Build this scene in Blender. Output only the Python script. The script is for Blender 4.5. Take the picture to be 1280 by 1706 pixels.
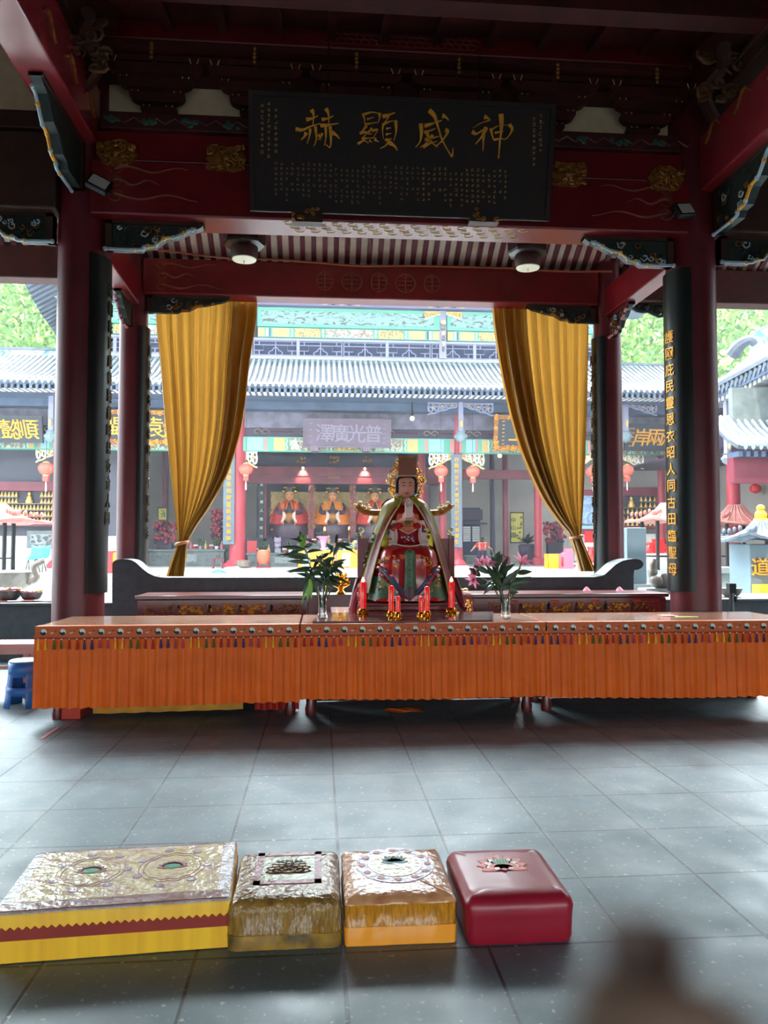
import bpy, math, random
from mathutils import Vector, Matrix
rnd = random.Random(7)
sc = bpy.context.scene
for o in list(bpy.data.objects): bpy.data.objects.remove(o)
col = sc.collection
PI = math.pi

# ------------------------------------------------------------------ camera
FPX, YAW, PIT, EYE = 1300.0, math.radians(4.66), math.radians(2.42), 1.6
FW = Vector((math.sin(YAW)*math.cos(PIT), math.cos(YAW)*math.cos(PIT), math.sin(PIT)))
RT = Vector((math.cos(YAW), -math.sin(YAW), 0.0))
UP = RT.cross(FW)
CAM = Vector((0, 0, EYE))
cd = bpy.data.cameras.new('camera'); cam = bpy.data.objects.new('camera', cd); col.objects.link(cam)
cd.sensor_fit = 'HORIZONTAL'; cd.sensor_width = 36.0; cd.lens = 36.0*FPX/1280.0
cd.clip_start = 0.01; cd.clip_end = 400
cd.dof.use_dof = True; cd.dof.focus_distance = 7.0; cd.dof.aperture_fstop = 7.3
cam.matrix_world = Matrix(((RT.x, UP.x, -FW.x, 0), (RT.y, UP.y, -FW.y, 0), (RT.z, UP.z, -FW.z, EYE), (0, 0, 0, 1)))
sc.camera = cam

# ------------------------------------------------------------------ light
w = bpy.data.worlds.new('sky'); sc.world = w; w.use_nodes = True
wn = w.node_tree.nodes; wl_ = w.node_tree.links; bg = wn['Background']
# hazy sky, brightest over the hill in front of the viewer, dim behind
wt = wn.new('ShaderNodeTexCoord'); wd = wn.new('ShaderNodeVectorMath'); wd.operation = 'DOT_PRODUCT'; wd.inputs[1].default_value = (0, 0.75, 0.66)
wm = wn.new('ShaderNodeMapRange'); wm.interpolation_type = 'SMOOTHSTEP'
for i, v in ((1, 0.42), (2, 0.97), (3, 2.5), (4, 15.0)): wm.inputs[i].default_value = v
wl_.new(wt.outputs['Generated'], wd.inputs[0]); wl_.new(wd.outputs['Value'], wm.inputs[0]); wl_.new(wm.outputs[0], bg.inputs[1])
bg.inputs[0].default_value = (0.82, 0.94, 1.0, 1)
sd = bpy.data.lights.new('sun', 'SUN'); sd.energy = 2.5; sd.angle = 0.02; sd.color = (1, 0.95, 0.86)
sun = bpy.data.objects.new('sun', sd); col.objects.link(sun)
sun.rotation_euler = Vector((0.16, 0.42, -0.9)).to_track_quat('-Z', 'Y').to_euler()
sc.view_settings.view_transform = 'Standard'; sc.view_settings.look = 'None'
sc.view_settings.gamma = 1.0; sc.view_settings.exposure = 1.2; sc.view_settings.use_curve_mapping = False
sc.cycles.use_denoising = True
sc.cycles.max_bounces = 7; sc.cycles.diffuse_bounces = 4; sc.cycles.glossy_bounces = 3
sc.cycles.transmission_bounces = 6; sc.cycles.transparent_max_bounces = 8; sc.cycles.volume_bounces = 0
sc.cycles.sample_clamp_indirect = 6.0

# ------------------------------------------------------------------ helpers
def ray(px, py): return FW + RT*((px-640)/FPX) - UP*((py-853)/FPX)
def W(px, py, Y):
    d = ray(px, py); return CAM + d*(Y/d.y)
def G(px, py, z):
    d = ray(px, py); return CAM + d*((z-EYE)/d.z)
def lin(c):
    c = c/255.0
    return c/12.92 if c <= 0.04045 else ((c+0.055)/1.055)**2.4
def rgb(r, g, b): return (lin(r), lin(g), lin(b), 1)

def mat(name, c, rough=0.5, metal=0.0, noise=0.0, scale=6.0, bump=0.0, bscale=60.0, coat=0.0, emit=0.0, spec=0.5, c2=None, trans=0.0, stretch=None):
    m = bpy.data.materials.new(name); m.use_nodes = True
    nt = m.node_tree; b = nt.nodes['Principled BSDF']
    b.inputs['Base Color'].default_value = c; b.inputs['Roughness'].default_value = rough
    b.inputs['Metallic'].default_value = metal; b.inputs['Specular IOR Level'].default_value = spec
    if coat: b.inputs['Coat Weight'].default_value = coat; b.inputs['Coat Roughness'].default_value = 0.08
    if trans: b.inputs['Transmission Weight'].default_value = trans
    if emit:
        b.inputs['Emission Color'].default_value = c; b.inputs['Emission Strength'].default_value = emit
    tc = None
    if noise or c2 or bump:
        tc = nt.nodes.new('ShaderNodeTexCoord'); src = tc.outputs['Object']
        if stretch:
            mp = nt.nodes.new('ShaderNodeMapping'); mp.inputs['Scale'].default_value = stretch
            nt.links.new(src, mp.inputs[0]); src = mp.outputs[0]
    if noise or c2:
        n = nt.nodes.new('ShaderNodeTexNoise'); n.inputs['Scale'].default_value = scale; n.inputs['Detail'].default_value = 6
        nt.links.new(src, n.inputs['Vector'])
        r = nt.nodes.new('ShaderNodeValToRGB')
        if c2 is None:
            k = noise
            lo = tuple(x*(1-k) for x in c[:3])+(1,); hi = tuple(min(1, x*(1+k)) for x in c[:3])+(1,)
        else: lo, hi = c, c2
        r.color_ramp.elements[0].position = 0.35; r.color_ramp.elements[1].position = 0.68
        r.color_ramp.elements[0].color = lo; r.color_ramp.elements[1].color = hi
        nt.links.new(n.outputs[0], r.inputs[0]); nt.links.new(r.outputs[0], b.inputs['Base Color'])
    if bump:
        n2 = nt.nodes.new('ShaderNodeTexNoise'); n2.inputs['Scale'].default_value = bscale; n2.inputs['Detail'].default_value = 4
        nt.links.new(src, n2.inputs['Vector'])
        bp = nt.nodes.new('ShaderNodeBump'); bp.inputs['Strength'].default_value = bump; bp.inputs['Distance'].default_value = 0.02
        nt.links.new(n2.outputs[0], bp.inputs['Height']); nt.links.new(bp.outputs[0], b.inputs['Normal'])
        if coat: nt.links.new(bp.outputs[0], b.inputs['Coat Normal'])
    return m

def cloth(name, c, tr=0.5, noise=0.15, scale=8, rough=0.6):
    """thin woven cloth: diffuse and sheen in front, light coming through from behind"""
    m = mat(name, c, rough, noise=noise, scale=scale)
    nt = m.node_tree; b = nt.nodes['Principled BSDF']; out = nt.nodes['Material Output']
    t = nt.nodes.new('ShaderNodeBsdfTranslucent'); t.inputs[0].default_value = c
    mx = nt.nodes.new('ShaderNodeMixShader'); mx.inputs[0].default_value = tr
    nt.links.new(b.outputs[0], mx.inputs[1]); nt.links.new(t.outputs[0], mx.inputs[2]); nt.links.new(mx.outputs[0], out.inputs[0])
    return m

def two_tone(name, a, b_, scale, thr=0.5, rough=0.6, soft=0.03, distort=1.5, c3=None, stretch=None):
    """painted scroll-work: noise bands of two or three flat colours"""
    m = bpy.data.materials.new(name); m.use_nodes = True; nt = m.node_tree; b = nt.nodes['Principled BSDF']
    b.inputs['Roughness'].default_value = rough
    tc = nt.nodes.new('ShaderNodeTexCoord'); n = nt.nodes.new('ShaderNodeTexNoise')
    n.inputs['Scale'].default_value = scale; n.inputs['Distortion'].default_value = distort; n.inputs['Detail'].default_value = 2
    src = tc.outputs['Object']
    if stretch:
        mp = nt.nodes.new('ShaderNodeMapping'); mp.inputs['Scale'].default_value = stretch
        nt.links.new(src, mp.inputs[0]); src = mp.outputs[0]
    nt.links.new(src, n.inputs['Vector'])
    r = nt.nodes.new('ShaderNodeValToRGB'); e = r.color_ramp.elements
    e[0].position = thr-soft; e[0].color = a; e[1].position = thr+soft; e[1].color = b_
    if c3:
        x = e.new(thr+0.11); x.color = b_; y = e.new(thr+0.13); y.color = c3
    nt.links.new(n.outputs[0], r.inputs[0]); nt.links.new(r.outputs[0], b.inputs['Base Color'])
    return m

class M:
    def __init__(s): s.v = []; s.f = []; s.m = []
    def add(s, vs, fs, m=0):
        k = len(s.v); s.v.extend([tuple(p) for p in vs]); s.f.extend([tuple(i+k for i in f) for f in fs]); s.m.extend([m]*len(fs)); return s
    def box(s, x0, x1, y0, y1, z0, z1, m=0):
        vs = [(x, y, z) for z in (z0, z1) for y in (y0, y1) for x in (x0, x1)]
        return s.add(vs, [(0, 2, 3, 1), (4, 5, 7, 6), (0, 1, 5, 4), (2, 6, 7, 3), (0, 4, 6, 2), (1, 3, 7, 5)], m)
    def obox(s, c, ax, ay, az, m=0):
        c = Vector(c); vs = []
        for k in (-1, 1):
            for j in (-1, 1):
                for i in (-1, 1): vs.append(c + Vector(ax)*i + Vector(ay)*j + Vector(az)*k)
        return s.add(vs, [(0, 2, 3, 1), (4, 5, 7, 6), (0, 1, 5, 4), (2, 6, 7, 3), (0, 4, 6, 2), (1, 3, 7, 5)], m)
    def prism(s, poly, d0, d1, m=0, fn=None):
        """poly of (a, b) pairs swept from depth d0 to d1; fn(a, b, d) -> point (default x, depth=y, z)"""
        fn = fn or (lambda a, b, d: (a, d, b)); n = len(poly)
        vs = [fn(a, b, d0) for a, b in poly] + [fn(a, b, d1) for a, b in poly]
        fs = [tuple(range(n)), tuple(range(2*n-1, n-1, -1))] + [(i, n+i, n+(i+1) % n, (i+1) % n) for i in range(n)]
        return s.add(vs, fs, m)
    def tube(s, pts, r, n=8, m=0, closed=False):
        pts = [Vector(p) for p in pts]; k = len(pts); rs = r if isinstance(r, (list, tuple)) else [r]*k
        vs = []; ref = None
        for i, p in enumerate(pts):
            a = pts[(i-1) % k] if (closed or i > 0) else pts[i]; b = pts[(i+1) % k] if (closed or i < k-1) else pts[i]
            t = (b-a); t = t.normalized() if t.length > 1e-9 else Vector((0, 0, 1))
            if ref is None: ref = Vector((0, 0, 1)) if abs(t.z) < 0.9 else Vector((0, 1, 0))
            u = (ref - t*ref.dot(t))
            if u.length < 1e-5: u = Vector((1, 0, 0)) - t*t.x
            u.normalize(); ref = u; q = t.cross(u)
            for j in range(n):
                an = 2*PI*j/n; vs.append(p + (u*math.cos(an)+q*math.sin(an))*rs[i])
        fs = []
        for i in range(k if closed else k-1):
            for j in range(n):
                a = i*n+j; b = i*n+(j+1) % n; c = ((i+1) % k)*n+(j+1) % n; d = ((i+1) % k)*n+j
                fs.append((a, b, c, d))
        if not closed: fs += [tuple(range(n-1, -1, -1)), tuple((k-1)*n+j for j in range(n))]
        return s.add(vs, fs, m)
    def lathe(s, c, prof, n=20, m=0, rib=0.0, nr=0, sy=1.0):
        c = Vector(c); vs = []
        for r, z in prof:
            for j in range(n):
                a = 2*PI*j/n; rr = r*(1+rib*math.cos(nr*a)) if rib else r
                vs.append(c + Vector((rr*math.cos(a), rr*math.sin(a)*sy, z)))
        fs = []; k = len(prof)
        for i in range(k-1):
            for j in range(n): fs.append((i*n+j, i*n+(j+1) % n, (i+1)*n+(j+1) % n, (i+1)*n+j))
        fs += [tuple(range(n-1, -1, -1)), tuple((k-1)*n+j for j in range(n))]
        return s.add(vs, fs, m)
    def ell(s, c, r, nu=14, nv=10, m=0):
        pr = [(math.sin(PI*i/nv), -math.cos(PI*i/nv)) for i in range(nv+1)]
        c = Vector(c); vs = []
        for q, z in pr:
            q = max(q, 0.002)
            for j in range(nu):
                a = 2*PI*j/nu; vs.append((c.x+r[0]*q*math.cos(a), c.y+r[1]*q*math.sin(a), c.z+r[2]*z))
        fs = [(i*nu+j, i*nu+(j+1) % nu, (i+1)*nu+(j+1) % nu, (i+1)*nu+j) for i in range(nv) for j in range(nu)]
        return s.add(vs, fs, m)
    def grid(s, fn, nu, nv, m=0, closed=False, mf=None):
        vs = [fn(i/(nu if closed else nu-1), j/(nv-1)) for j in range(nv) for i in range(nu)]
        k = len(s.v); s.v.extend([tuple(p) for p in vs])
        for j in range(nv-1):
            for i in range(nu if closed else nu-1):
                i2 = (i+1) % nu
                s.f.append((k+j*nu+i, k+j*nu+i2, k+(j+1)*nu+i2, k+(j+1)*nu+i)); s.m.append(mf(i/nu, j/(nv-1)) if mf else m)
        return s
    def text(s, t, org, right, up, size, depth=0.006, m=0, bold=0.0):
        """writing centred on org in the plane right/up, standing out towards right x up"""
        key = (t, bold)
        if key not in TEXTS:
            c = bpy.data.curves.new('writing', 'FONT'); c.body = t; c.size = 1; c.align_x = 'CENTER'; c.extrude = 0.5
            c.resolution_u = 2; c.offset = bold
            o = bpy.data.objects.new('writing', c); col.objects.link(o)
            bpy.context.view_layer.update()
            me = bpy.data.meshes.new_from_object(o.evaluated_get(bpy.context.evaluated_depsgraph_get()))
            vs = [v.co.copy() for v in me.vertices]; fs = [tuple(p.vertices) for p in me.polygons]
            bpy.data.objects.remove(o); bpy.data.curves.remove(c); bpy.data.meshes.remove(me)
            ys = [v.y for v in vs] or [0]; xs = [v.x for v in vs] or [0]; cy = (min(ys)+max(ys))/2; cx = (min(xs)+max(xs))/2
            TEXTS[key] = ([(v.x-cx, v.y-cy, v.z) for v in vs], fs)
        vs, fs = TEXTS[key]; org = Vector(org); right = Vector(right).normalized(); up = Vector(up).normalized(); nz = right.cross(up)
        return s.add([org + right*(x*size) + up*(y*size) + nz*((z+0.5)*depth) for x, y, z in vs], fs, m)
    def column_text(s, t, top, right, up, pitch, size, depth=0.006, m=0, bold=0.0):
        for i, ch in enumerate(t): s.text(ch, Vector(top)-Vector(up).normalized()*(pitch*(i+0.5)), right, up, size, depth, m, bold)
        return s
    def build(s, name, mats, parent=None, smooth=True, bevel=0.0, solid=0.0, angle=0.7, origin=None):
        if not isinstance(mats, (list, tuple)): mats = [mats]
        if parent is not None: org = wloc(parent)
        elif origin is not None: org = Vector(origin)
        else:
            xs = [p[0] for p in s.v]; ys = [p[1] for p in s.v]; zs = [p[2] for p in s.v]
            org = Vector(((min(xs)+max(xs))/2, (min(ys)+max(ys))/2, min(zs)))
        me = bpy.data.meshes.new(name)
        me.from_pydata([(p[0]-org.x, p[1]-org.y, p[2]-org.z) for p in s.v], [], s.f)
        for m in mats: me.materials.append(m)
        me.polygons.foreach_set('material_index', s.m)
        me.validate(); me.update()
        if smooth:
            me.shade_smooth(); me.set_sharp_from_angle(angle=angle)
        o = bpy.data.objects.new(name, me); col.objects.link(o)
        if parent is not None: o.parent = parent; WL[o.name] = org
        else: o.location = org; WL[o.name] = org
        if bevel:
            b = o.modifiers.new('b', 'BEVEL'); b.width = bevel; b.segments = 2; b.limit_method = 'ANGLE'
        if solid:
            q = o.modifiers.new('s', 'SOLIDIFY'); q.thickness = solid
        return o
TEXTS = {}; WL = {}
def wloc(o): return WL[o.name].copy()
def tag(o, label=None, cat=None, group=None, kind=None):
    if label: o['label'] = label
    if cat: o['category'] = cat
    if group: o['group'] = group
    if kind: o['kind'] = kind
    return o
def thing(name, label, cat, loc, group=None):
    o = bpy.data.objects.new(name, None); col.objects.link(o); o.location = loc; o.empty_display_size = 0.1
    WL[o.name] = Vector(loc); return tag(o, label, cat, group)
def struct(o, label=None, cat=None): return tag(o, label, cat, None, 'structure')
def dup(root, loc, label=None, group=None, rz=None, sc_=None):
    r = root.copy(); col.objects.link(r); r.location = loc; WL[r.name] = Vector(loc)
    if rz is not None: r.rotation_euler = (0, 0, rz)
    if sc_ is not None: r.scale = (sc_, sc_, sc_)
    if label: r['label'] = label
    if group: r['group'] = group
    for ch in list(root.children):
        c = ch.copy(); col.objects.link(c); c.parent = r
        for g in list(ch.children):
            d = g.copy(); col.objects.link(d); d.parent = c
    return r

def spline(pts, n=6):
    """Catmull-Rom through points (any dimension)"""
    out = []; k = len(pts)
    for i in range(k-1):
        p0 = pts[max(i-1, 0)]; p1 = pts[i]; p2 = pts[i+1]; p3 = pts[min(i+2, k-1)]
        for j in range(n):
            t = j/n
            out.append(tuple(0.5*((2*b)+(-a+c)*t+(2*a-5*b+4*c-d)*t*t+(-a+3*b-3*c+d)*t**3) for a, b, c, d in zip(p0, p1, p2, p3)))
    out.append(tuple(pts[-1])); return out
def interp(tab, x):
    if x <= tab[0][0]: return tab[0][1:]
    for a, b in zip(tab, tab[1:]):
        if x <= b[0]:
            t = (x-a[0])/(b[0]-a[0]); return tuple(p+(q-p)*t for p, q in zip(a[1:], b[1:]))
    return tab[-1][1:]

def scrolls(mb, x0, x1, z0, z1, y, n, r, seed, mats=(0,), inside=None, turns=1.3, nseg=12, dy=0.02, ring=5):
    """carved scroll-work: spiral tendrils and leaf buds standing out of the plane y"""
    q = random.Random(seed)
    for i in range(n):
        for _ in range(12):
            cx = q.uniform(x0, x1); cz = q.uniform(z0, z1)
            if inside is None or inside(cx, cz): break
        R = q.uniform(0.5, 1.0)*min(x1-x0, z1-z0)*0.28; a0 = q.uniform(0, 2*PI); sg = q.choice((-1, 1)); m = q.choice(mats)
        pts = []
        for k in range(nseg+1):
            t = k/nseg; a = a0+sg*t*turns*2*PI; rr = R*(0.15+0.85*t)
            px = min(max(cx+rr*math.cos(a), x0), x1); pz = min(max(cz+rr*math.sin(a)*0.8, z0), z1)
            pts.append((px, y-dy*math.sin(PI*t)-0.3*r, pz))
        mb.tube(pts, [r*(0.6+0.6*math.sin(PI*k/nseg)) for k in range(nseg+1)], ring, m)
        mb.ell((cx, y-dy*0.6, cz), (r*1.5, r*1.2, r*1.5), 6, 4, m)
    return mb

# ------------------------------------------------------------------ materials
RED = mat('red lacquer', rgb(98, 24, 32), 0.42, noise=0.18, scale=3, bump=0.03, bscale=40)
REDB = mat('beam red lacquer', rgb(112, 18, 24), 0.34, noise=0.2, scale=2.5, spec=0.5)
PINKED = mat('beam red lacquer glossy', rgb(140, 44, 50), 0.16, noise=0.12, scale=2, spec=0.8)
DRED = mat('dark red timber', rgb(70, 15, 13), 0.6, noise=0.3, scale=4)
BROWN = mat('dark brown timber', rgb(62, 34, 22), 0.6, noise=0.3, scale=5)
CREAM = mat('cream plaster', rgb(226, 198, 160), 0.8, noise=0.06, scale=8)
BOARD = mat('cream roof boards', rgb(244, 232, 208), 0.7, noise=0.12, scale=5)
BLACKB = mat('black lacquer board', rgb(14, 22, 22), 0.35, noise=0.2, scale=5)
PLQ = mat('plaque dark brown', rgb(34, 21, 15), 0.7, noise=0.25, scale=30)
GOLD = mat('gilding', rgb(226, 156, 40), 0.38, metal=0.35, noise=0.15, scale=12)
GOLDM = mat('gold metal', rgb(240, 180, 70), 0.22, metal=1.0)
GOLDP = mat('gold painting', rgb(124, 52, 26), 0.55, noise=0.3, scale=9)
GOLDDK = mat('aged gilding', rgb(150, 96, 34), 0.4, metal=0.4, noise=0.4, scale=20)
GREEND = mat('dark green carving', rgb(34, 48, 42), 0.45, noise=0.35, scale=15)
SILV = mat('pale blue carving edge', rgb(176, 196, 204), 0.35, noise=0.1, scale=10)
GCREAM = mat('cream gilt edge', rgb(226, 196, 130), 0.4, noise=0.15, scale=10)
FLOR = mat('green floral paint', rgb(46, 84, 70), 0.5, noise=0.3, scale=20)
MAUVE = mat('mauve paint', rgb(92, 52, 56), 0.5)
BLKM = mat('black metal', rgb(16, 16, 18), 0.4)
LENS = mat('floodlight glass', rgb(190, 190, 180), 0.15, coat=0.5)
DISC = mat('lamp diffuser', rgb(250, 244, 214), 0.4)
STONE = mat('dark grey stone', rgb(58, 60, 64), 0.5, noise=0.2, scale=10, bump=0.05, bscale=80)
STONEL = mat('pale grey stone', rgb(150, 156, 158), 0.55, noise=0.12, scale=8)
WHITE = mat('white paint', rgb(232, 232, 228), 0.6)
TILEW = mat('pale stone paving', rgb(160, 166, 166), 0.6, noise=0.08, scale=2)
CURT = cloth('gold curtain satin', rgb(162, 118, 48), 0.26, 0.1, 3, 0.4)
ORANGE = cloth('orange satin', rgb(250, 108, 8), 0.12, 0.1, 4, 0.62)
VAL = mat('valance brocade', rgb(206, 94, 34), 0.6, noise=0.12, scale=60)
TOP = mat('varnished table top', rgb(216, 160, 130), 0.14, noise=0.14, scale=4, coat=0.5, stretch=(0.6, 6, 6))
DTOP = mat('dark varnished board', rgb(92, 40, 34), 0.14, noise=0.15, scale=4, coat=0.4)
MAHOG = mat('mahogany', rgb(104, 36, 34), 0.28, noise=0.2, scale=4, coat=0.25, stretch=(0.6, 5, 5))
WHT = mat('white embroidery', rgb(228, 222, 210), 0.6); BLK = mat('black embroidery', rgb(18, 16, 18), 0.6)
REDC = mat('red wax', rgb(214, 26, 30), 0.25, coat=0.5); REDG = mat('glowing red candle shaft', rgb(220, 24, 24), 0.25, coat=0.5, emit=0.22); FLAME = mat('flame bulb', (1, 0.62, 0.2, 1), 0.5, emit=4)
SKIN = mat('painted flesh', rgb(226, 158, 138), 0.4, noise=0.05, scale=5)
HAIR = mat('black hair paint', rgb(22, 16, 18), 0.35)
REDL = mat('statue red lacquer', rgb(176, 30, 34), 0.22, noise=0.2, scale=8, coat=0.5)
DKRED = mat('maroon lacquer', rgb(122, 26, 34), 0.42, coat=0.05, noise=0.2, scale=6)
GRN = mat('painted green', rgb(62, 108, 76), 0.35, noise=0.25, scale=12)
BLUE = mat('painted blue', rgb(70, 84, 122), 0.35, noise=0.2, scale=10)
PINKW = mat('pink white enamel', rgb(226, 200, 192), 0.35)
CAPE = cloth('olive gold cape satin', rgb(158, 142, 52), 0.3, 0.3, 9, 0.35)
CAPER = mat('maroon cape lining', rgb(136, 36, 50), 0.35, noise=0.2, scale=10)
ORG = mat('orange apron', rgb(212, 96, 40), 0.4, noise=0.2, scale=14)
LEAF = mat('leaf green', rgb(52, 78, 52), 0.35, noise=0.25, scale=12)
LEAFL = mat('young leaf green', rgb(128, 180, 60), 0.4, noise=0.2, scale=12)
STEM = mat('green stem', rgb(70, 104, 60), 0.5)
GLASS = mat('clear glass', (0.95, 0.98, 0.97, 1), 0.03, trans=1.0)
PETAL = cloth('pink lily petal', rgb(240, 150, 180), 0.45, 0.15, 14, 0.5)
PLAST = mat('blue plastic', rgb(44, 104, 178), 0.35, noise=0.08, scale=6)
PURP = mat('hall maroon timber', rgb(112, 40, 56), 0.5, noise=0.2, scale=2)
HALLD = mat('hall dark timber', rgb(58, 44, 66), 0.6, noise=0.25, scale=2)
SOFF = mat('blue grey soffit', rgb(70, 84, 110), 0.6, noise=0.2, scale=1.5)
RTILE = mat('grey roof tile', rgb(150, 158, 164), 0.5, noise=0.15, scale=4)
RT2 = mat('blue grey roof tile', rgb(92, 102, 114), 0.5, noise=0.2, scale=4)
RTILED = mat('dark roof tile', rgb(84, 92, 104), 0.6, noise=0.2, scale=3)
HWALL = mat('hall back wall', rgb(150, 142, 138), 0.8, noise=0.08, scale=1)
COUP = mat('slate blue couplet board', rgb(84, 104, 118), 0.4, noise=0.06, scale=3)
PCOL = mat('rose red column', rgb(164, 52, 66), 0.45, noise=0.08, scale=2)
TEAL = mat('teal paint', rgb(92, 160, 138), 0.6); LBLUE = mat('pale blue paint', rgb(136, 178, 188), 0.6)
OCHRE = mat('ochre paint', rgb(186, 160, 104), 0.6); ROSE = mat('rose paint', rgb(186, 124, 120), 0.6)
PICT = two_tone('painted birds', rgb(126, 164, 158), rgb(84, 84, 80), 2.2, 0.56, distort=3, stretch=(0.8, 1, 2.2))
MOT1 = two_tone('painted scroll green rose', rgb(170, 190, 168), rgb(146, 96, 92), 5, 0.5, distort=2, c3=rgb(86, 150, 120))
MOT2 = two_tone('painted scroll gold', rgb(206, 176, 96), rgb(120, 104, 92), 6, 0.52, distort=2.5)
RIDG = two_tone('blue white ridge painting', rgb(180, 196, 204), rgb(84, 150, 176), 1.4, 0.5, soft=0.06, distort=2, c3=rgb(60, 120, 150))
LATT = mat('pale lattice', rgb(140, 140, 166), 0.6); DKBL = mat('dark blue pane', rgb(34, 42, 70), 0.6, spec=0.2)
LANT = mat('coral lantern silk', rgb(236, 104, 88), 0.5, noise=0.1, scale=8)
PINK = mat('pink plastic', rgb(238, 104, 130), 0.5); YEL = mat('yellow cloth', rgb(232, 172, 40), 0.6, noise=0.12, scale=8)
TERRA = mat('pink clay tile', rgb(170, 104, 96), 0.6, noise=0.2, scale=6)
SLATE = mat('blue grey panel', rgb(104, 122, 132), 0.4, noise=0.05, scale=2)
SEATB = mat('blue seat shell', rgb(70, 160, 196), 0.4); DRUM = mat('orange brown drum', rgb(176, 92, 66), 0.5, noise=0.15, scale=6)
BRONZE = mat('grey bronze', rgb(120, 112, 104), 0.45, metal=0.3, noise=0.2, scale=8)
PAPER = mat('paper', rgb(236, 232, 222), 0.8); SHIRT = mat('red shirt', rgb(206, 66, 62), 0.7); TROU = mat('dark blue trousers', rgb(46, 40, 66), 0.8)
WARM = mat('warm bulb', (1, 0.86, 0.6, 1), 0.5, emit=6)

# ------------------------------------------------------------------ the pavilion shell
def floor_material():
    m = bpy.data.materials.new('stone floor tiles'); m.use_nodes = True; nt = m.node_tree; N = nt.nodes; L = nt.links
    b = N['Principled BSDF']; tc = N.new('ShaderNodeTexCoord')
    mp = N.new('ShaderNodeMapping'); mp.inputs['Location'].default_value = (-0.097, -4.335, 0)
    L.new(tc.outputs['Object'], mp.inputs[0])
    br = N.new('ShaderNodeTexBrick'); br.offset = 0; br.inputs['Scale'].default_value = 1; br.inputs['Brick Width'].default_value = 0.575
    br.inputs['Row Height'].default_value = 0.6; br.inputs['Mortar Size'].default_value = 0.0075; br.inputs['Mortar Smooth'].default_value = 0.3
    br.inputs['Color1'].default_value = rgb(102, 120, 126); br.inputs['Color2'].default_value = rgb(93, 112, 118); br.inputs['Mortar'].default_value = rgb(34, 42, 47)
    L.new(mp.outputs[0], br.inputs['Vector'])
    def noise(scale, lo, hi, det=6):
        n = N.new('ShaderNodeTexNoise'); n.inputs['Scale'].default_value = scale; n.inputs['Detail'].default_value = det
        L.new(tc.outputs['Object'], n.inputs['Vector']); r = N.new('ShaderNodeValToRGB')
        r.color_ramp.elements[0].position = lo; r.color_ramp.elements[1].position = hi; L.new(n.outputs[0], r.inputs[0]); return r
    def mix(a, bcol, fac, mode='MIX', k=1.0):
        x = N.new('ShaderNodeMix'); x.data_type = 'RGBA'; x.blend_type = mode
        f = N.new('ShaderNodeMath'); f.operation = 'MULTIPLY'; f.inputs[1].default_value = k; L.new(fac, f.inputs[0]); L.new(f.outputs[0], x.inputs[0])
        L.new(a, x.inputs[6]); x.inputs[7].default_value = bcol; return x.outputs[2]
    c = mix(br.outputs[0], rgb(76, 88, 92), noise(1.6, 0.42, 0.7).outputs[0], k=0.5)
    c = mix(c, rgb(140, 152, 152), noise(5, 0.5, 0.75).outputs[0], k=0.3)
    c = mix(c, rgb(214, 218, 214), noise(34, 0.62, 0.72, 8).outputs[0], k=0.45)
    c = mix(c, rgb(34, 38, 42), noise(9, 0.74, 0.78, 3).outputs[0], k=0.6)
    L.new(c, b.inputs['Base Color'])
    rr = noise(3, 0.3, 0.7); mr = N.new('ShaderNodeMapRange'); mr.inputs[3].default_value = 0.34; mr.inputs[4].default_value = 0.55
    L.new(rr.outputs[0], mr.inputs[0]); L.new(mr.outputs[0], b.inputs['Roughness'])
    bp = N.new('ShaderNodeBump'); bp.inputs['Strength'].default_value = 0.25; bp.inputs['Distance'].default_value = 0.01
    L.new(br.outputs['Fac'], bp.inputs['Height']); bp.invert = True; L.new(bp.outputs[0], b.inputs['Normal'])
    return m
struct(M().box(-9, 11, -6, 12.6, -0.3, 0).build('floor', floor_material(), smooth=False, origin=(0, 0, 0)))
struct(M().box(-60, 70, 12.6, 22.5, -0.3, -0.02).build('courtyard_ground', TILEW, smooth=False))
# stepped terrace of the great hall
mb = M()
for k in range(4): mb.box(-40, 50, 22.0+0.35*k, 40, -0.02+0.19*k if k else -0.3, 0.18+0.19*k)
struct(mb.build('terrace_floor', TILEW, smooth=False))
# walls added out of view to shape the light, and the outer ground
struct(M().box(-9, 11, -6.3, -6.0, 2.7, 5.2).build('added_lintel_rear', DRED, smooth=False))  # unseen lintel, the opening below it sized for low fill light
struct(M().box(-9.3, -9.0, -6.3, 7.9, 0, 7.2).build('added_wall_left', DRED, smooth=False))  # unseen, added on both sides to cut light from the side bays
struct(M().box(11.0, 11.3, -6.3, 7.9, 0, 7.2).build('added_wall_right', DRED, smooth=False))
struct(M().box(-60, 70, -60, -6.3, -0.3, -0.02).build('rear_ground', mat('dark rear paving', rgb(66, 70, 70), 0.8), smooth=False))
struct(M().box(-60, -9, -10, 12.6, -0.3, -0.02).box(11, 70, -10, 12.6, -0.3, -0.02).build('side_ground', TILEW, smooth=False))

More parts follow.
